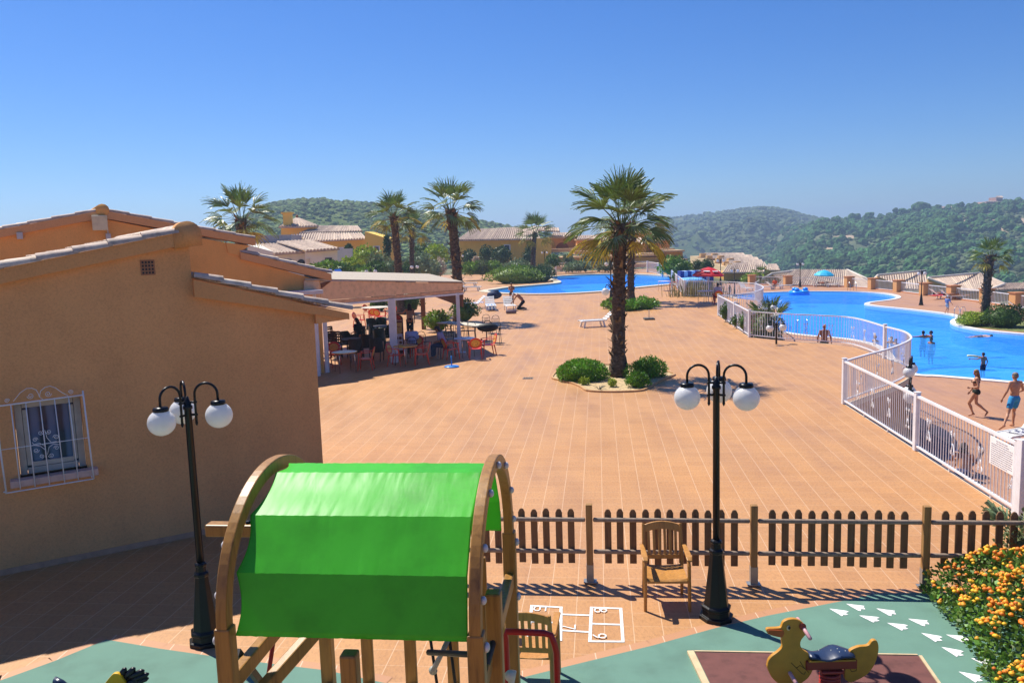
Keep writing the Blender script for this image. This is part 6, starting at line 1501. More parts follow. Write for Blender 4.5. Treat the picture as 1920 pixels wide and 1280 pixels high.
# --- yellow villa with pyramid roofed tower
h = House('villa', 'yellow villa with pyramid tiled tower roof and chimney below left hill', 600, 505, 96, yl)
h.walls([(527,505),(592,505),(592,423),(527,425)], 5, 6, name='tower'); h.walls([(560,505),(687,505),(687,449),(600,453),(560,445)], 8); h.walls([(684,505),(727,505),(726,447),(684,434)], 7, -2, name='gable_wall')
h.roof([((557,409,9),(557.5,409,9),(522,426,4.6),(560,425.5,4.6)), ((557,409,9),(557.5,409,9),(560,425.5,4.6),(598,423.5,5.4))], 'tower_roof')
h.roof([((594,424.5,8),(671,424.5,8),(560,438,4),(680,433,4))], 'upper_roof'); h.roof([((590,437.5,4),(678,437.5,4),(584,452.5,-.9),(688,447.5,-.9)), ((545,441,4),(590,437.5,4),(545,447,-.4),(584,452.5,-.9))], 'lower_roof')
b = MB(); c0 = PY(540,414,101.5); b.box(c0, (.95,.95,1.7)); b.box(c0+V((0,0,.95)), (1.3,1.3,.22)); b.build('chimney', yl, h.t, True)
b = MB(); b.ell(PY(557,407.5,104.8), (.18,.18,.35), 8, 6); b.build('finial', terra, h.t, True)
h.window(632,646,463,482, -.06, glass=plain('pale_blue_door', '#B9C6DA', .4)); h.flat(667,677,464,482, M['dark'], 'arched_window', -.06, True); h.window(700,712,461,473, -2.06)
for u0, u1 in ((704,705.5),): h.flat(u0, u1, 462, 472, terra, 'window_bar', -2.12)
# --- pale house in front of it
h = House('bungalow', 'pale low house with two cream tiled roofs in front of yellow villa', 540, 512, 74, pw)
h.walls([(466,520),(520,520),(520,474),(464,459)], 6, .0); h.walls([(517,520),(573,520),(573,471),(517,474)], 6, .02); h.walls([(572,520),(633,520),(633,467),(572,471)], 7, -2)
h.walls([(462,459),(546,459),(546,440),(468,441)], 4, 5, plain('shaded_lilac_grey_wall', '#A5A0A4', .9), 'upper_wall')  # shade on this upper wall is put into its lilac grey colour
h.roof([((467,457.5,5),(527,456.5,5),(516,476,-.5),(571,473,-.5))], 'left_roof'); h.roof([((518,454,4.5),(583,451,4.5),(574,471,-2.5),(637,466.5,-2.5))], 'right_roof')
h.flat(558,571,486,503, M['dark'], 'arched_window', -.06, True); h.flat(529,546,486,497, M['iron_thin'], 'window', -.06); h.flat(610,622,483,494, M['iron_thin'], 'window', -2.06); h.flat(576,580,485,512, cr_, 'door_jamb', -2.1)
# --- solar panel
t = thing('solar_panel', 'tilted blue solar panel pair behind the pergola roof', 'solar panel', tuple(PY(630,514,40)))
for (a_, c_) in ((611,629),(626,646)):
    b = MB(); p0, p1 = PY(a_+6,516,39), PY(c_,516,39); b.prism([p0, p1, PY(c_-8,504,40.2), PY(a_+0,505.5,40.2)], (0,.05,-.04)); b.build('panel', plain('solar_blue', '#1D3F8C', .15), t, True)
b = MB(); b.beam(PY(609,505,40.3), PY(652,517,38.9), .06,.06); b.beam(PY(612,517,38.95), PY(650,517,38.95), .05,.05); b.build('frame', M['steel'], t, True)
# --- long yellow house by the far pool
h = House('yellow_house', 'long yellow house with grey brown tiled roof behind far pool garden', 930, 500, 118, yl)
h.walls([(861,502),(1012,502),(1012,447.5),(861,449.5)], 8); h.roof([((884,430.5,6),(1006,427,6),(856,450.5,-1),(1014,448,-1))])
h.roof([((960,428,9),(1004,426,9),(930,429,7),(1004,428,7)),], 'back_roof'); h.walls([(1005,502),(1034,502),(1034,447),(1005,447)], 6, -1.5, name='wing_wall')
h.window(945,957,458,471); h.flat(980,992,455,500, M['dark'], 'dark_doorway', -.07) if False else None
h.roof([((1000,424,10),(1048,428,10),(996,432,7),(1050,434,7))], 'rear_gable')
# --- terraced ochre houses stepping down to the right
def terrace(label, u0, u1, vt, vb, Y, arches, seed, roofv=None, m=None):
    h = House('terraced_house', label, u0, vb, Y, m or plain('terrace_ochre', '#EBA850', .85, .12), group='terraced ochre houses behind far pool')
    h.walls([(u0,vb),(u1,vb),(u1,vt),(u0,vt)], 7)
    b = MB(); a, c = PY(u0-2,vt,Y-.4), PY(u1+2,vt,Y-.4); b.box((a+c)/2+V((0,2.5,.10)), ((c-a).length, 6.4, .22)); b.build('parapet', plain('terrace_cap', '#C8A478', .8), h.t, True)
    if roofv: h.roof([((u0+4,roofv,5),(u1-4,roofv,5),(u0-2,vt,-.6),(u1+2,vt,-.6))])
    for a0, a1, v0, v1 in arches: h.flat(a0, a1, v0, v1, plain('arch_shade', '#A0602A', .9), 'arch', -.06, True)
    b = MB(); a, c = PY(u0-6,vb-1,Y-3), PY(u1+6,vb-1,Y-3); b.box((a+c)/2, ((c-a).length, 2.6, .5)); b.build('balcony', plain('terrace_cap', '#C8A478', .8), h.t, True)
terrace('ochre terraced house with wide arch right beside long yellow house', 1033,1082,446,470,126,[(1043,1066,454,470)],1,437)
terrace('ochre terraced house just left of tallest palm crown', 1082,1128,450,474,122,[(1092,1112,457,472)],2,442)
terrace('ochre terraced house directly behind tallest palm trunk', 1126,1172,452,478,124,[(1133,1150,460,476)],3,443)
terrace('ochre terraced house between the two palm trunks', 1170,1206,456,482,122,[(1176,1190,463,478)],4,447)
terrace('small upper ochre house behind palm fronds', 1180,1236,437,462,136,[(1196,1210,445,458)],5,430)
terrace('flat roofed ochre house right of second palm trunk', 1204,1236,456,478,121,[(1212,1224,462,476)],6,None)
terrace('ochre house end block against the distant hill', 1236,1256,452,470,128,[],7,None)
terrace('lowest ochre block at right end of terrace row', 1236,1280,472,490,120,[(1262,1272,478,488)],8,None)
terrace('long low ochre wall of terraces behind pool railing', 1040,1240,482,500,116,[],9,None, plain('terrace_wall', '#DDB266', .85, .12))
# --- stepped rows of cream houses below, centre right
rows = [(1312,1400,474.5,481,196,'farthest row at top of the stepped cream houses'), (1325,1415,478,485,188,'second row from top of the stepped cream houses'), (1344,1426,482.5,490,180,'third row of the stepped cream houses'), (1358,1434,487,496,172,'fourth row of the stepped cream houses'), (1366,1440,492,500,164,'fifth row just behind nearest stepped roof')]
for i, (u0, u1, vr, ve, Y, lab) in enumerate(rows):
    h = House('row_house', lab, u0, ve+14, Y, plain('cream_ochre', '#DDBE90', .85, .1), group='stepped cream row houses')
    h.walls([(u0-4,ve+26),(u1,ve+26),(u1,ve),(u0-4,ve)], 8); h.roof([((u0+10,vr,7),(u1-6,vr,7),(u0,ve,-.6),(u1,ve,-.6))])
    for k_ in range(2 if i < 4 else 1): h.flat(u0+2+k_*22-i, u0+12+k_*22-i, ve-6+0, ve+1, plain('dormer_ochre', '#CFA268', .85), 'dormer', -2.2, False, 1.6)
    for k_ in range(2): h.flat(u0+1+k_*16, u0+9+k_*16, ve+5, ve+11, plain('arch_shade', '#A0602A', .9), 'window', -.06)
h = House('row_house', 'nearest stepped house with big striped tile roof and ochre wall', 1390, 535, 128, plain('row_ochre', '#DDAA4C', .85, .12), group='stepped cream row houses')
h.walls([(1357,545),(1433,545),(1433,511),(1357,511)], 8); h.roof([((1364,496.5,6),(1434,495.5,6),(1354,511.5,-1),(1434,511,-1))]); h.walls([(1432,530),(1446,530),(1446,508),(1432,503)], 4, 4, name='side_wall')
h = House('row_house', 'small hip roofed house right of nearest stepped house', 1450, 515, 150, plain('row_ochre2', '#C9A472', .85, .12), group='stepped cream row houses'); h.walls([(1438,518),(1462,518),(1462,503),(1438,503)], 6); h.roof([((1440,495.5,4),(1456,495.5,4),(1436,502.5,-.5),(1462,502.5,-.5))]); h.roof([((1438,501,-3),(1458,501,-3),(1438,507,-6),(1464,507,-6))], 'lower_roof')
# --- big roofs just beyond the far deck
wtrim = plain('white_rake_tile', '#D8CDBE', .7)
def big_roof(label, Y, faces, walls_, rakes, wm=None, depth=8):
    h = House('tiled_house', label, faces[0][2][0], faces[0][2][1], Y, wm or plain('sand_wall', '#CBA368', .85, .1), group='tiled roofs below the deck')
    h.roof(faces)
    for w in walls_: h.walls(w, .4)
    b = MB(); b.smooth = True
    for (u0,v0,d0,u1,v1,d1) in rakes: b.tube([PY(u0,v0,Y+d0), PY(u1,v1,Y+d1)], .16, 6)
    if rakes: b.build('rake_tiles', wtrim, h.t, True)
    return h
big_roof('low house with white raking edge left of the orange shirted sunbather', 112, [((1447,512,6),(1500,505,6),(1420,533,3),(1482,533,3))], [[(1412,548),(1470,548),(1470,528),(1447,514),(1416,531)]], [(1416,531,-.1,1446,514,0),(1446,513.5,0,1492,507,5)])
big_roof('broad tiled hip roof behind turquoise parasol', 108, [((1484,506,9),(1588,506.5,9),(1452,540,0),(1588,542,0)), ((1588,506.5,9),(1590,506.5,9),(1588,542,0),(1648,540,2))], [[(1452,556),(1648,556),(1648,540),(1452,540)]], [(1588,506,9,1645,531,3)])
big_roof('tiled roof with white edge behind the pool inlet', 104, [((1645,517,8),(1736,508,8),(1648,540,0),(1742,544,0))], [[(1636,552),(1700,552),(1700,541),(1646,518),(1636,530)]], [(1630,532,0,1646,516,1),(1646,516,1,1736,507,8)])
big_roof('large tiled roof behind deck lamp and sunbathers', 96, [((1742,521,9),(1836,512.5,9),(1782,545,0),(1842,548,0)), ((1836,512.5,9),(1837,512.5,9),(1842,548,0),(1886,533,4))], [[(1738,560),(1842,560),(1842,548),(1782,541),(1741,523)]], [(1740,521.5,0,1783,539,0),(1741,520.5,.5,1836,512,9),(1838,513,9,1887,533,4)])
big_roof('tiled roof with dark eave at far right', 92, [((1885,532,4),(1990,528,4),(1860,545,0),(1990,540,0))], [[(1850,565),(1990,565),(1990,541),(1850,550)]], [(1842,548,0,1884,532.5,2)])
# distant villa on the ridge
h = House('hilltop_villa', 'distant villa with arcade on the hill skyline at right edge', 1875, 388, 640, plain('villa_stone', '#B58C78', .9))
h.walls([(1846,388),(1902,388),(1900,378),(1850,378)], 14, -6); h.walls([(1868,379),(1880,379),(1880,370),(1868,370)], 10, -4, name='upper_storey'); h.roof([((1864,374,6),(1896,374,6),(1846,378.5,-8),(1903,378.5,-8))]); h.roof([((1869,367.5,3),(1879,367.5,3),(1866,370.5,-5),(1882,370.5,-5))], 'upper_roof')
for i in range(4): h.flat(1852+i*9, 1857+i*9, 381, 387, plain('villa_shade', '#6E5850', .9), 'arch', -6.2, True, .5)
h = House('hill_house', 'faint pinkish house roof among pines on right skyline', 1775, 395, 640, plain('villa_stone2', '#B8947E', .9)); h.walls([(1758,396),(1792,396),(1790,389.5),(1760,389.5)], 12); h.roof([((1764,387,6),(1786,387,6),(1757,390,-1),(1793,390,-1))])
# low garden wall behind the restaurant
t = thing('garden_wall', 'low curving terracotta garden wall behind pergola roof', 'wall', tuple(PY(700,518,64))); b = MB(); top = [(668,519),(680,517.5),(692,515),(704,513.2),(715,514.5),(728,512.5),(745,511),(760,513)]
b.prism([PY(760,530,64), PY(668,530,64)]+[PY(u, v, 64) for u, v in top], (0,.3,0)); b.build('wall', M['pillar'], t, True)
# ================================================================== garden in front of the houses
def plant_px(label, u, vtop, vbot, wpx, Y, mt, n=500, seed=0, name='shrub', flat=.6, lump=.25, ls=None, cat='shrub', group=None):
    a, c = PY(u, vbot, Y), PY(u, vtop, Y); H = c.z-a.z; r = wpx*Y/FPX/2
    bush(label, (a.x, Y, a.z), (r, r*.8, H/2), mt, n, ls or max(.16, r*.24), seed, lump, name, cat, group, zc=H/2, flat=flat)
rows = [('tall lime green shrub in front of yellow villa',688,464,508,52,84,'leaf_lime'),('lime palmlike bush right of pale house',658,484,516,44,70,'leaf_lime'),('bright spiky bush at foot of pale house',617,492,514,58,66,'leaf_bright'),('olive green shrub below gable window',712,476,516,44,80,'leaf_olive'),
 ('dark oleander between lime shrub and palms',705,492,520,40,72,'leaf_dark'),('grey green shrub at foot of brown skirted palm',730,490,520,36,75,'leaf_grey'),('dark shrub low behind pergola roof',672,500,524,50,66,'leaf_dark'),('mid green shrub behind twin lamp',688,502,526,36,62,'leaf_bright'),
 ('grey green bush right of small palm',790,474,520,46,88,'leaf_grey'),('lime round shrub right of small palm',818,459,500,44,98,'leaf_lime'),('dark wide shrub on slope left of palm',792,458,498,42,104,'leaf_dark'),('olive shrub between palms',770,488,522,40,84,'leaf_olive'),('dark shrub at foot of small palm',756,494,524,36,78,'leaf_dark'),
 ('dark round clipped tree left end of yellow house',881,469,498,27,112,'leaf_black'),('round clipped tree second from left before yellow house',913,460,496,27,112,'leaf_black'),('large round clipped tree under yellow house window',941,463,500,36,110,'leaf_black'),('dark conical tree by peninsula palm trunk',988,470,502,18,112,'leaf_black'),
 ('round tree right of twin lamp by railing',1036,478,505,28,104,'leaf_dark'),('pale small round tree behind white railing',1065,478,500,24,108,'leaf_olive'),('dark flat topped tree behind white railing',1110,477,500,34,108,'leaf_black'),
 ('green grass clump left in the far border',812,490,526,34,92,'leaf_grey'),('pale plume grass beside the pergola palm',826,484,522,22,94,'leaf_plume'),('grassy bush right of pergola palm',884,492,518,40,94,'leaf_bright'),('olive grass clump in middle of border',905,490,519,34,94,'leaf_olive'),('tall pale grass clump under round trees',925,490,518,34,94,'leaf_bright'),('dark lavender clump in border',950,494,518,24,95,'leaf_grey'),('grey oleander at right end of border',972,488,519,42,96,'leaf_grey'),('beige plume grass under round trees',893,481,500,12,98,'leaf_plume'),
 ('low yellow shrub left of white railing',1018,498,512,34,100,'leaf_olive'),('grey low shrub behind pool railing',1085,492,510,50,104,'leaf_grey'),('olive low shrub behind pool railing',1140,492,510,40,104,'leaf_olive'),
 ('palmlike green bush right of pool railing',1258,482,520,46,84,'leaf_bright'),('tall green bush before the distant hill',1278,486,528,36,80,'leaf_dark'),('lime bush left of striped booth',1289,492,520,20,82,'leaf_lime'),('dark round tree above red parasol',1326,486,512,24,92,'leaf_black'),('dark tree left of parasol above ochre wall',1308,488,510,20,94,'leaf_black'),('shrub at foot of booth left end',1272,510,535,24,72,'leaf_dark'),('climbing green bush on ochre row house wall',1412,514,530,40,122,'leaf_lime'),
 ('dark shrub behind solar panels',640,496,520,40,60,'leaf_dark')]
for i, (lab, u, vt, vb, w, Y, mt) in enumerate(rows): plant_px(lab, u, vt, vb, w, Y, mt, 620, 100+i, lump=.12 if 'round' in lab else .3)
for lab, u, vt, vb, w, Y in (('dark narrow cypress by villa gable',727,441,487,9,90),('short dark cypress before villa door',655,459,488,13,90),('dark cypress in shadow beside peninsula palm',992,456,500,10,113)):
    plant_px(lab, u, vt, vb, w, Y, 'leaf_black', 500, int(u), 'cypress_tree', 1, .1, .3, 'tree')
q = P(1420, 532, ZD); palm('small_palm', 'small grey palm by leftmost deck pillar', (q.x+1,q.y+2,ZD-1.2), 2.2, 1.5, 16, 77, .2, boots=10, nb=12, dry=1)
# railing behind the far pool
pr_ = [P(u, v) for u, v in ((1042,511.5),(1061,511.6),(1125,510.5),(1190,510),(1214,510.5))]
railing('white railing behind the far pool in front of terraces', smooth_loop(pr_, 3, False), posts=[pr_[0], pr_[1], pr_[-1]], step=.22, barr=.016, post_w=.22, ornaments=False, h=1.35)
pr_ = [P(1216,510.5), P(1232,514), P(1242,518.5)]; railing('white railing turning down right end of far pool', pr_, posts=[pr_[-1]], step=.25, barr=.016, post_w=.22, ornaments=False, h=1.35)
# ================================================================== people
PBASE = {}
def stand_pose(Hh=1.72):
    k = Hh/1.72; J = dict(pel=(0,0,.93), wai=(0,.0,1.07), che=(0,-.005,1.28), nec=(0,.0,1.46), hea=(0,.02,1.60))
    for s, n in ((-1,'L'),(1,'R')):
        J['sh'+n] = (s*.185,-.01,1.405); J['el'+n] = (s*.235,-.03,1.12); J['ha'+n] = (s*.245,.03,.87)
        J['hi'+n] = (s*.095,0,.90); J['kn'+n] = (s*.105,.02,.49); J['an'+n] = (s*.105,-.015,.085); J['to'+n] = (s*.125,.13,.03)
    return {a: V(b)*k for a, b in J.items()}
def person(label, loc, heading, J, skin='skin', sex='m', k=1.0, hair=None, hairlen=0, wear=(), group=None, vox=.022, face=False, name='person', fingers=True, clip=None, cap=None):
    """J: joints in local metres, facing +Y. One remeshed body; hair and clothing are children."""
    th = thing(name, label, 'person', loc, heading, group)
    f = sex == 'f'
    W_ = lambda a: J[a]
    def caps(b, a, c, r0, r1, n=10):
        a, c = V(a), V(c); m = 6; b.tube([a.lerp(c, i/m) for i in range(m+1)], [r0+(r1-r0)*i/m for i in range(m+1)], n); b.ell(a, r0, n, 7); b.ell(c, r1, n, 7)
    def frame(p, q): 
        z = (V(q)-V(p)).normalized(); x = (V(J['shR'])-V(J['shL'])); x = (x-z*x.dot(z)).normalized(); y = z.cross(x); return Matrix((x, y, z)).transposed()
    b = MB()
    tf = frame(J['pel'], J['che']); che, pel, wai = V(J['che']), V(J['pel']), V(J['wai'])
    b.ell(che, (.158*k if f else .178*k, .105*k, .20*k), 14, 10, tf); b.ell(wai, (.125*k if f else .15*k, .098*k, .15*k), 14, 10, tf); b.ell(pel, (.165*k if f else .155*k, .115*k, .13*k), 14, 10, tf)
    caps(b, che, wai, .115*k, .11*k, 12)
    for n in 'LR':
        caps(b, che.lerp(V(J['sh'+n]), .45)+tf @ V((0,0,.06*k)), J['sh'+n], .075*k, .06*k)
        caps(b, J['sh'+n], J['el'+n], .052*k*(.88 if f else 1), .040*k); caps(b, J['el'+n], J['ha'+n], .040*k, .027*k)
        hd = (V(J['ha'+n])-V(J['el'+n])).normalized(); b.ell(V(J['ha'+n])+hd*.05*k, (.034*k,.022*k,.052*k), 10, 8, frame(J['el'+n], J['ha'+n]))
        caps(b, J['hi'+n], J['kn'+n], .088*k*(1.03 if f else 1), .056*k); kn, an = V(J['kn'+n]), V(J['an'+n])
        caps(b, kn, an, .053*k, .034*k); bk = (frame(J['pel'], J['che']) @ V((0,-1,0))); b.ell(kn.lerp(an, .30)+bk*.018*k, (.047*k,.05*k,.12*k), 10, 8, frame(an, kn))
        caps(b, an+V((0,0,-.02*k)), J['to'+n], .038*k, .030*k); b.ell(an+(an-V(J['to'+n]))*.15+V((0,0,-.03*k)), .04*k, 8, 6)
    if f:
        for s in (-1,1): b.ell(che+tf @ V((s*.075*k,.085*k,.0)), .068*k, 10, 8)
        for s in (-1,1): b.ell(pel+tf @ V((s*.07*k,-.06*k,-.03*k)), .09*k, 10, 8)
    nec, hea = V(J['nec']), V(J['hea'])
    caps(b, che+tf @ V((0,0,.12*k)), nec, .065*k, .055*k); caps(b, nec, hea+V((0,0,-.03*k)), .055*k, .055*k)
    hz = (hea-nec).normalized(); hx_ = tf @ V((1,0,0)); hx_ = (hx_-hz*hx_.dot(hz)).normalized(); hy = hz.cross(hx_); HF = Matrix((hx_, hy, hz)).transposed()
    if 'hturn' in J: HF = HF @ Matrix.Rotation(J['hturn'][0], 3, 'Z') @ Matrix.Rotation(J['hturn'][1], 3, 'X')
    h = lambda x, y, z: hea+HF @ (V((x,y,z))*k)
    b.ell(h(0,-.005,.035), (.073*k,.092*k,.085*k), 14, 10, HF); b.ell(h(0,.02,-.035), (.056*k,.07*k,.075*k), 12, 8, HF); b.ell(h(0,.098,-.01), (.013*k,.018*k,.022*k), 8, 6, HF)
    for s in (-1,1): b.ell(h(s*.077,-.005,.0), (.012*k,.022*k,.032*k), 8, 6, HF)
    def bake(mb, nm, m, v, parent):
        o = mb.build(nm, m, parent); r = o.modifiers.new('r', 'REMESH'); r.mode = 'VOXEL'; r.voxel_size = v; s = o.modifiers.new('s', 'SMOOTH'); s.factor = .6; s.iterations = 4
        dg = bpy.context.evaluated_depsgraph_get(); me = bpy.data.meshes.new_from_object(o.evaluated_get(dg)); old = o.data; o.modifiers.clear(); o.data = me
        for p in me.polygons: p.use_smooth = True
        bpy.data.meshes.remove(old); return o
    body = bake(b, 'body', M[skin], vox*k, th)
    if fingers:                                   # five fingers joined into the same body mesh
        fb = MB(); fb.smooth = True
        for n, s in (('L',-1),('R',1)):
            hd = (V(J['ha'+n])-V(J['el'+n])).normalized(); fr = frame(J['el'+n], J['ha'+n]); palm = V(J['ha'+n])+hd*.075*k
            for i in range(4):
                o = fr @ V((0, (.026-.0175*i)*k, 0)); L = (.072,.080,.074,.058)[i]*k; c = fr @ V((-s*.022*k,0,0))
                fb.tube([palm+o-hd*.02*k, palm+o+hd*L*.5+c*.25, palm+o+hd*L*.85+c*.75, palm+o+hd*L+c*1.2], [.0095*k,.0088*k,.008*k,.005*k], 6)
            t0 = V(J['ha'+n])+hd*.03*k; t_ = fr @ V((0,.040*k,0)); fb.tube([t0, t0+t_*.9+hd*.025*k, t0+t_*1.2+hd*.055*k], [.012*k,.0105*k,.007*k], 6)
        bm = bmesh.new(); bm.from_mesh(body.data); tmp = bpy.data.meshes.new('t'); tmp.from_pydata([tuple(p) for p in fb.v], [], fb.f); tmp.polygons.foreach_set('use_smooth', [True]*len(fb.f)); bm.from_mesh(tmp); bm.to_mesh(body.data); bm.free(); bpy.data.meshes.remove(tmp)
    if face:
        e = MB(); e.smooth = True
        for s in (-1,1): e.ell(h(s*.031,.083,.012), (.011*k,.006*k,.007*k), 8, 5, HF)
        e.ell(h(0,.087,-.055), (.022*k,.006*k,.006*k), 8, 5, HF); e.build('face_features', plain('dark_brown_eye', '#3A2016', .5), th)
    if hair:
        e = MB(); e.smooth = True; e.ell(h(0,-.016,.050), (.082*k,.098*k,.082*k), 14, 9, HF); e.ell(h(0,-.05,.0), (.077*k,.062*k,.075*k), 12, 8, HF)
        if hairlen:
            for i in range(5): caps(e, h((i-2)*.028,-.055,.02), h((i-2)*.045,-.075-.02*(i % 2),-.10-hairlen), .045*k, .026*k, 8)
        hm = hair if isinstance(hair, str) else None
        bake(e, 'hair', plain('hair_'+hair.strip('#'), hair, .6, .25, scale=40), .014*k, th)
    if cap: e = MB(); e.smooth = True; e.ell(h(0,-.005,.06), (.085*k,.10*k,.072*k), 14, 8, HF); e.box(h(0,.11,.045), (.13*k,.09*k,.012*k), HF); e.build('cap', plain('cap_'+cap.strip('#'), cap, .8), th)
    for w in wear:
        e = MB(); kind, colr = w[0], w[1]; m = colr if not isinstance(colr, str) else plain(kind+'_'+colr.strip('#'), colr, .85, .15)
        if kind in ('shorts', 'trousers', 'briefs'):
            e.ell(pel, ((.178 if f else .172)*k, .130*k, .125*k), 14, 10, tf)
            for n in 'LR':
                hi, kn, an = V(J['hi'+n]), V(J['kn'+n]), V(J['an'+n])
                if kind == 'briefs': caps(e, hi, hi.lerp(kn, .06), .097*k, .092*k)
                elif kind == 'shorts': caps(e, hi, hi.lerp(kn, .60), .100*k, .092*k)
                else: caps(e, hi, kn, .102*k, .075*k); caps(e, kn, kn.lerp(an, .88), .075*k, .062*k)
            if f and kind == 'briefs':
                for s in (-1,1): e.ell(pel+tf @ V((s*.07*k,-.06*k,-.03*k)), .097*k, 10, 8)
        elif kind in ('shirt', 'vest'):
            e.ell(che, ((.172 if f else .195)*k,.124*k,.20*k), 14, 10, tf); e.ell(wai, (.165*k,.118*k,.17*k), 14, 10, tf); caps(e, che, wai, .125*k, .125*k, 12)
            if kind == 'shirt':
                for n in 'LR': caps(e, che.lerp(V(J['sh'+n]), .5)+tf @ V((0,0,.05*k)), J['sh'+n], .085*k, .073*k); caps(e, J['sh'+n], V(J['sh'+n]).lerp(V(J['el'+n]), .75), .070*k, .060*k)
        elif kind == 'top':                       # bikini band
            e.tube_rings([[che+tf @ V((.168*k*math.cos(a), (.118 if math.sin(a) < 0 else .165)*k*math.sin(a), z*k)) for a in [2*PI*i/20 for i in range(20)]] for z in (-.035, .02)]); e.build('bikini_top', m, th); continue
        elif kind == 'shoes':
            for n in 'LR': caps(e, V(J['an'+n])+V((0,0,-.03*k)), J['to'+n], .050*k, .042*k)
        bake(e, kind, m, .02*k, th)
    return th
def sit_pose(lean=0, k=1.0, seat=.45, knees=.46):
    J = stand_pose(); dz = seat+.10-.93
    for a in J: J[a] = J[a]+V((0,0,dz))
    for n, s in (('L',-1),('R',1)):
        J['hi'+n] = V((s*.09,0,seat+.09)); J['kn'+n] = V((s*.13,knees,seat+.07)); J['an'+n] = V((s*.12,knees+.02,.085)); J['to'+n] = V((s*.14,knees+.17,.03))
        J['el'+n] = J['sh'+n]+V((s*.05,.06,-.27)); J['ha'+n] = V((s*.17,.30,seat+.22))
    R = Matrix.Rotation(-lean, 4, 'X'); pv = V(J['pel'])
    for a in ('wai','che','nec','hea','shL','shR','elL','elR'): J[a] = pv+(R @ (V(J[a])-pv))
    return J
hd_to = lambda a: a                               # heading: 0 faces away from the camera (+Y)
# --- walking couple on the pool deck
J = stand_pose(1.62); kk = 1.62/1.72
J['hiL'] = V((-.09,0,.85)); J['knL'] = V((-.06,.20,.46)); J['anL'] = V((-.05,.06,.10)); J['toL'] = V((-.05,.20,.03))
J['hiR'] = V((.09,0,.85)); J['knR'] = V((.05,-.02,.45)); J['anR'] = V((.03,-.36,.17)); J['toR'] = V((.02,-.30,.04))
J['elR'] = V((.25,.02,1.05)); J['haR'] = V((.25,.16,.83)); J['elL'] = V((-.26,-.06,1.06)); J['haL'] = V((-.16,.16,1.02)); J['hturn'] = (.35,0)
q = P(1834, 781, ZD); person('woman walking away in dark bikini with long blond hair', (q.x-.05,q.y+.1,ZD), D_(62), J, 'skin', 'f', kk, '#8A6A3E', .16, [('briefs', '#1E2416'), ('top', '#2A2A1E')], None, .018)
J = stand_pose(1.80); kk = 1.8/1.72
J['knL'] = V((-.30,-.10,.54)); J['anL'] = V((-.58,-.26,.17)); J['toL'] = V((-.66,-.17,.04)); J['hiL'] = V((-.10,0,.94)); J['hiR'] = V((.10,0,.94)); J['knR'] = V((.12,.14,.52)); J['anR'] = V((.10,.12,.09)); J['toR'] = V((.12,.27,.03))
J['elL'] = V((-.34,-.05,1.20)); J['haL'] = V((-.36,.08,.96)); J['elR'] = V((.36,.05,1.20)); J['haR'] = V((.30,.30,1.06)); J['hturn'] = (.25,0)
q = P(1896, 800, ZD); person('grey haired man walking in light blue swim shorts', (q.x,q.y-.1,ZD), D_(10), J, 'skin', 'm', kk, '#7A746C', 0, [('shorts', '#2F8FC4')], None, .018)
# --- boy with foam noodle in the shallow pool
J = stand_pose(1.30); kk = 1.3/1.72; J['elL'] = V((-.30,.10,1.0)); J['haL'] = V((-.42,.28,1.0)); J['elR'] = V((.27,0,.86)); J['haR'] = V((.36,.12,.72))
zb = POOLZ2-.55; q = P(1843, 693, POOLZ2); person('boy standing in shallow water holding a pale foam noodle', (q.x,q.y,POOLZ2-.50), D_(20), J, 'skin_dark', 'm', kk, '#241A18', 0, [('shorts', '#161C34')])
a_ = V((q.x-.55,q.y+.32,POOLZ2+.62)); b = MB(); b.smooth = True; b.tube([(0,0,0),(.25,0,-.02),(.6,-.05,-.08)], .05, 8); o = b.build('foam_noodle', plain('pale_foam', '#DDE4B0', .8)); o.location = a_; tag(o, 'pale foam noodle held by boy in the pool', 'pool noodle')
# --- swimmers
def swimmer(label, u, v, k=1.0, hair='#1E1614', hd=0, sk='skin_dark', arms=False):
    J = {a: p*k for a, p in stand_pose().items()}
    if arms:
        for n, s in (('L',-1),('R',1)): J['el'+n] = V((s*.42,.10,1.38))*k; J['ha'+n] = V((s*.62,.25,1.38))*k
    q = P(u, v, POOLZ2); person(label, (q.x,q.y,POOLZ2-1.36*k), hd, J, sk, 'm', k, hair, 0, [('shorts', '#20304A')], 'bathers in the lower pool')
swimmer('bather up to the neck at left of trio in the pool', 1731, 632, 1.1, arms=True); swimmer('bather up to the neck at right of trio in pool', 1746, 631.5, 1.05, hd=1, arms=True); swimmer('bather nearest of the trio in the pool', 1746, 644, 1.0, hd=2)
swimmer('bather left of post seen through curved railing', 1641, 640, 1.0, hd=2, sk='skin'); swimmer('bather right of post seen through curved railing', 1671, 643, 1.05, '#6E5A42', 2.5, 'skin'); swimmer('bather just behind the middle railing post', 1680, 646, .95, '#2A201C', 2, 'skin_pale')
J = {}
S = stand_pose()
for a_, p in S.items(): J[a_] = V((p.z-.9, -p.x*.9, p.y*.4+.02))
J = {a_: V((p.z-.9, -p.x, -.02+p.y*.3)) for a_, p in S.items()}
q = P(1838, 631, POOLZ2); person('swimmer floating stretched out beside the right pool edge', (q.x,q.y,POOLZ2+.0), .15, J, 'skin_pale', 'm', 1.0, '#4A3A30', 0, [('shorts', '#6E5A6A')], 'bathers in the lower pool')
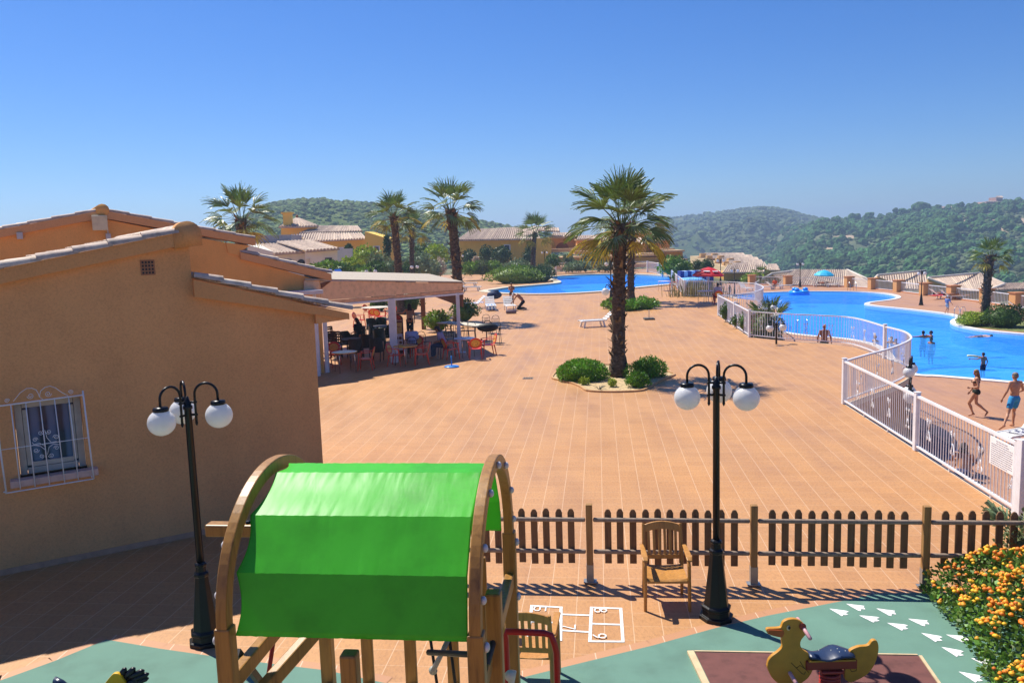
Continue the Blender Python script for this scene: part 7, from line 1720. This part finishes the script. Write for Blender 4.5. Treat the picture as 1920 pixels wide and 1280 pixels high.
# --- man standing behind the long curved railing
J = stand_pose(1.80); kk = 1.8/1.72; J['elL'] = V((-.30,-.02,1.17)); J['elR'] = V((.30,-.02,1.17)); J['haL'] = V((-.31,.06,.90)); J['haR'] = V((.31,.06,.90)); J['hturn'] = (0,-.2)
q = PY(1546, 609, 37.0); person('bald man in black trunks standing behind curved white railing', (q.x,37.0,q.z-1.76), D_(180), J, 'skin_dark', 'm', kk, None, 0, [('shorts', '#0E0E12')], None, .02, True)
J = sit_pose(.2, seat=.02, knees=.5); 
for n, s in (('L',-1),('R',1)): J['kn'+n] = V((s*.12,.36,.36)); J['an'+n] = V((s*.12,.66,.08)); J['to'+n] = V((s*.12,.78,.05)); J['ha'+n] = V((s*.2,.2,.2))
J8 = {a_: V(p)*.72 for a_, p in J.items()}
q = P(1484, 640, -.62); person('small child sitting on deck behind long curved railing', (q.x,q.y,ZD+.35), D_(-70), J8, 'skin', 'm', .72, '#241812', 0, [('shorts', '#4A4E78')])
b = MB(); b.box((0,0,.17),(1.0,.9,.34)); o = b.build('bench', plain('pale_stone_block', '#B79472', .8), None, False, .03); o.location = (q.x,q.y,ZD); tag(o, 'low stone block seat carrying the sitting child', 'bench')
# --- woman sunbathing against the near railing
J = sit_pose(.45, seat=.02, knees=.5)
for n, s in (('L',-1),('R',1)): J['kn'+n] = V((s*.13,.42,.46)); J['an'+n] = V((s*.12,.70,.09)); J['to'+n] = V((s*.13,.84,.04)); J['el'+n] = J['sh'+n]+V((s*.10,.10,-.22)); J['ha'+n] = V((s*.14,.52,.36))
q = P(1803, 893, ZD); person('sunbather seated with bare back behind straight railing', (q.x,q.y,ZD), D_(-35), J, 'skin', 'f', 1.0, '#2A1C18', .06, [('briefs', '#3A3E66')], None, .02)
# --- child on ladder of the lower pool
J = stand_pose(1.35); kk = 1.35/1.72; J = {a_: V(p) for a_, p in J.items()}; J['haL'] = V((-.2,.28,.72)); J['haR'] = V((.2,.28,.72)); J['elL'] = V((-.24,.08,.86)); J['elR'] = V((.24,.08,.86)); J['knL'] = V((-.1,.12,.42)); J['anL'] = V((-.1,-.10,.10)); J['toL'] = V((-.1,.02,.03))
q = P(1778, 588, ZD); person('child in pale cap stepping off deck at right ladder', (q.x-.1,q.y,ZD), D_(-70), J, 'skin', 'm', kk, None, 0, [('shirt', '#7C86A8'), ('shorts', '#B9B4AE')], None, .022, False, cap='#D8D6D8')
# --- sunbathers on loungers
def lying(label, u, v, hd, wear, sk='skin_dark', z=.36):
    J = {a_: V((-p.x, p.z-.95, .12+p.y*.6)) for a_, p in stand_pose().items()}
    q = P(u, v, ZD); person(label, (q.x,q.y,ZD+z), hd, J, sk, 'm', 1.0, '#2A1E18', 0, wear, 'sunbathers on far loungers', .026, fingers=True)
lying('sunbather lying left behind deck lamp with blue shorts', 1765, 559.5, D_(88), [('shorts', '#3F6FB0')]); lying('sunbather lying right behind deck lamp in brown shorts', 1785, 561.5, D_(85), [('shorts', '#7A4E34')]); lying('sunbather in dark shorts under turquoise parasol', 1546, 537.5, D_(80), [('shorts', '#1E2026')])
J = sit_pose(.1, seat=.36); q = P(1453, 542, ZD); person('sunbather in orange shirt sitting on lounger at far left', (q.x,q.y,ZD), D_(150), J, 'skin', 'm', 1.05, '#6A3A24', 0, [('shirt', '#F0602A'), ('shorts', '#5A6A72')], None, .026)
J = stand_pose(1.25); q = P(1368, 557, ZD); person('small child standing beyond far terrace railing', (q.x,q.y,ZD), D_(30), J, 'skin', 'm', 1.25/1.72, '#2A1E1A', 0, [('shirt', '#3A2A34'), ('shorts', '#B0A0A8')], None, .026)
# --- kneeling man and child by the far pool
J = stand_pose(1.78); kk = 1.78/1.72
for n, s in (('L',-1),('R',1)): J['hi'+n] = V((s*.10,-.12,.46)); J['kn'+n] = V((s*.14,.22,.08)); J['an'+n] = V((s*.13,-.24,.10)); J['to'+n] = V((s*.13,-.34,.05))
J['pel'] = V((0,-.14,.50)); J['wai'] = V((0,-.06,.68)); J['che'] = V((0,.14,.88)); J['nec'] = V((0,.32,.98)); J['hea'] = V((0,.44,1.00))
for n, s in (('L',-1),('R',1)): J['sh'+n] = V((s*.20,.26,.92)); J['el'+n] = V((s*.24,.42,.68)); J['ha'+n] = V((s*.18,.56,.52))
q = P(980, 580); person('shirtless man kneeling over lounger in black trousers and white cap', (q.x-.1,q.y,0), D_(90), J, 'skin_dark', 'm', kk, None, 0, [('trousers', '#14161E'), ('shoes', '#8A8078')], None, .022, False, cap='#E4E2E0')
J = stand_pose(1.40); J['hturn'] = (0,0); J['elL'] = V((-.17,.14,.96)); J['haL'] = V((-.06,.22,1.05)); J['elR'] = V((.17,.14,.96)); J['haR'] = V((.06,.22,1.05))
q = P(960, 576); person('woman standing behind the kneeling man near pool edge', (q.x,q.y+1.6,0), D_(180), {a_: (V(p)*1.12 if a_ != 'hturn' else p) for a_, p in J.items()}, 'skin_dark', 'f', 1.55/1.72, '#4A3024', 0, [('top', '#5A2E2A'), ('briefs', '#3A2622')], None, .022, True)
# --- guests of the restaurant
q = P(770, 634); J = stand_pose(1.66); J['elL'] = V((-.30,.16,1.20)); J['haL'] = V((-.48,.36,1.22)); person('woman standing by menu board with big dark curly hair', (q.x,q.y,0), D_(20), J, 'skin_dark', 'f', 1.66/1.72, '#17100E', .12, [('vest', '#A98878'), ('trousers', '#1C1A20')])
q = P(774, 672); RCx = BC.put((q.x,q.y,0), D_(185), 'bistro chair occupied by the man in striped shirt')
k = NT('striped_shirt_cloth'); wv = k.n('TexWave', {'Vector': k.coords('Object', (0,0,1)), 'Scale': 4.2}, bands_direction='Z'); k.l(k.ramp(wv.outputs[0], [(.46, (.16,.22,.55)), (.54, (.50,.55,.74))]), k.b.inputs['Base Color']); k.b.inputs['Roughness'].default_value = .9
J = sit_pose(-.12); person('seated man seen from behind in blue striped shirt', (q.x,q.y,0), D_(5), J, 'skin_dark', 'm', 1.08, '#16100E', 0, [('shirt', k.m), ('trousers', '#20283E')])
q = P(835, 672); BC.put((q.x,q.y,0), D_(110), 'bistro chair occupied by the person in jeans')
J = sit_pose(.42); person('person in jeans and pale top bending forward on chair', (q.x,q.y,0), D_(78), J, 'skin_dark', 'f', 1.0, '#2A1A14', .05, [('shirt', '#8F86A4'), ('trousers', '#36435E')])
q = P(1346, 570); J = sit_pose(.05); person('guest seen from behind seated under the red parasol', (q.x,q.y,0), D_(-5), J, 'skin_dark', 'm', 1.1, '#120E10', 0, [('shirt', '#B7A9B0'), ('trousers', '#15161C')])
J = sit_pose(.2); q = P(676, 652); person('guest in black sitting deep in the pergola shade', (q.x,q.y,0), D_(60), J, 'skin_dark', 'f', .98, '#120C0A', .05, [('shirt', '#141216'), ('trousers', '#18181C')])
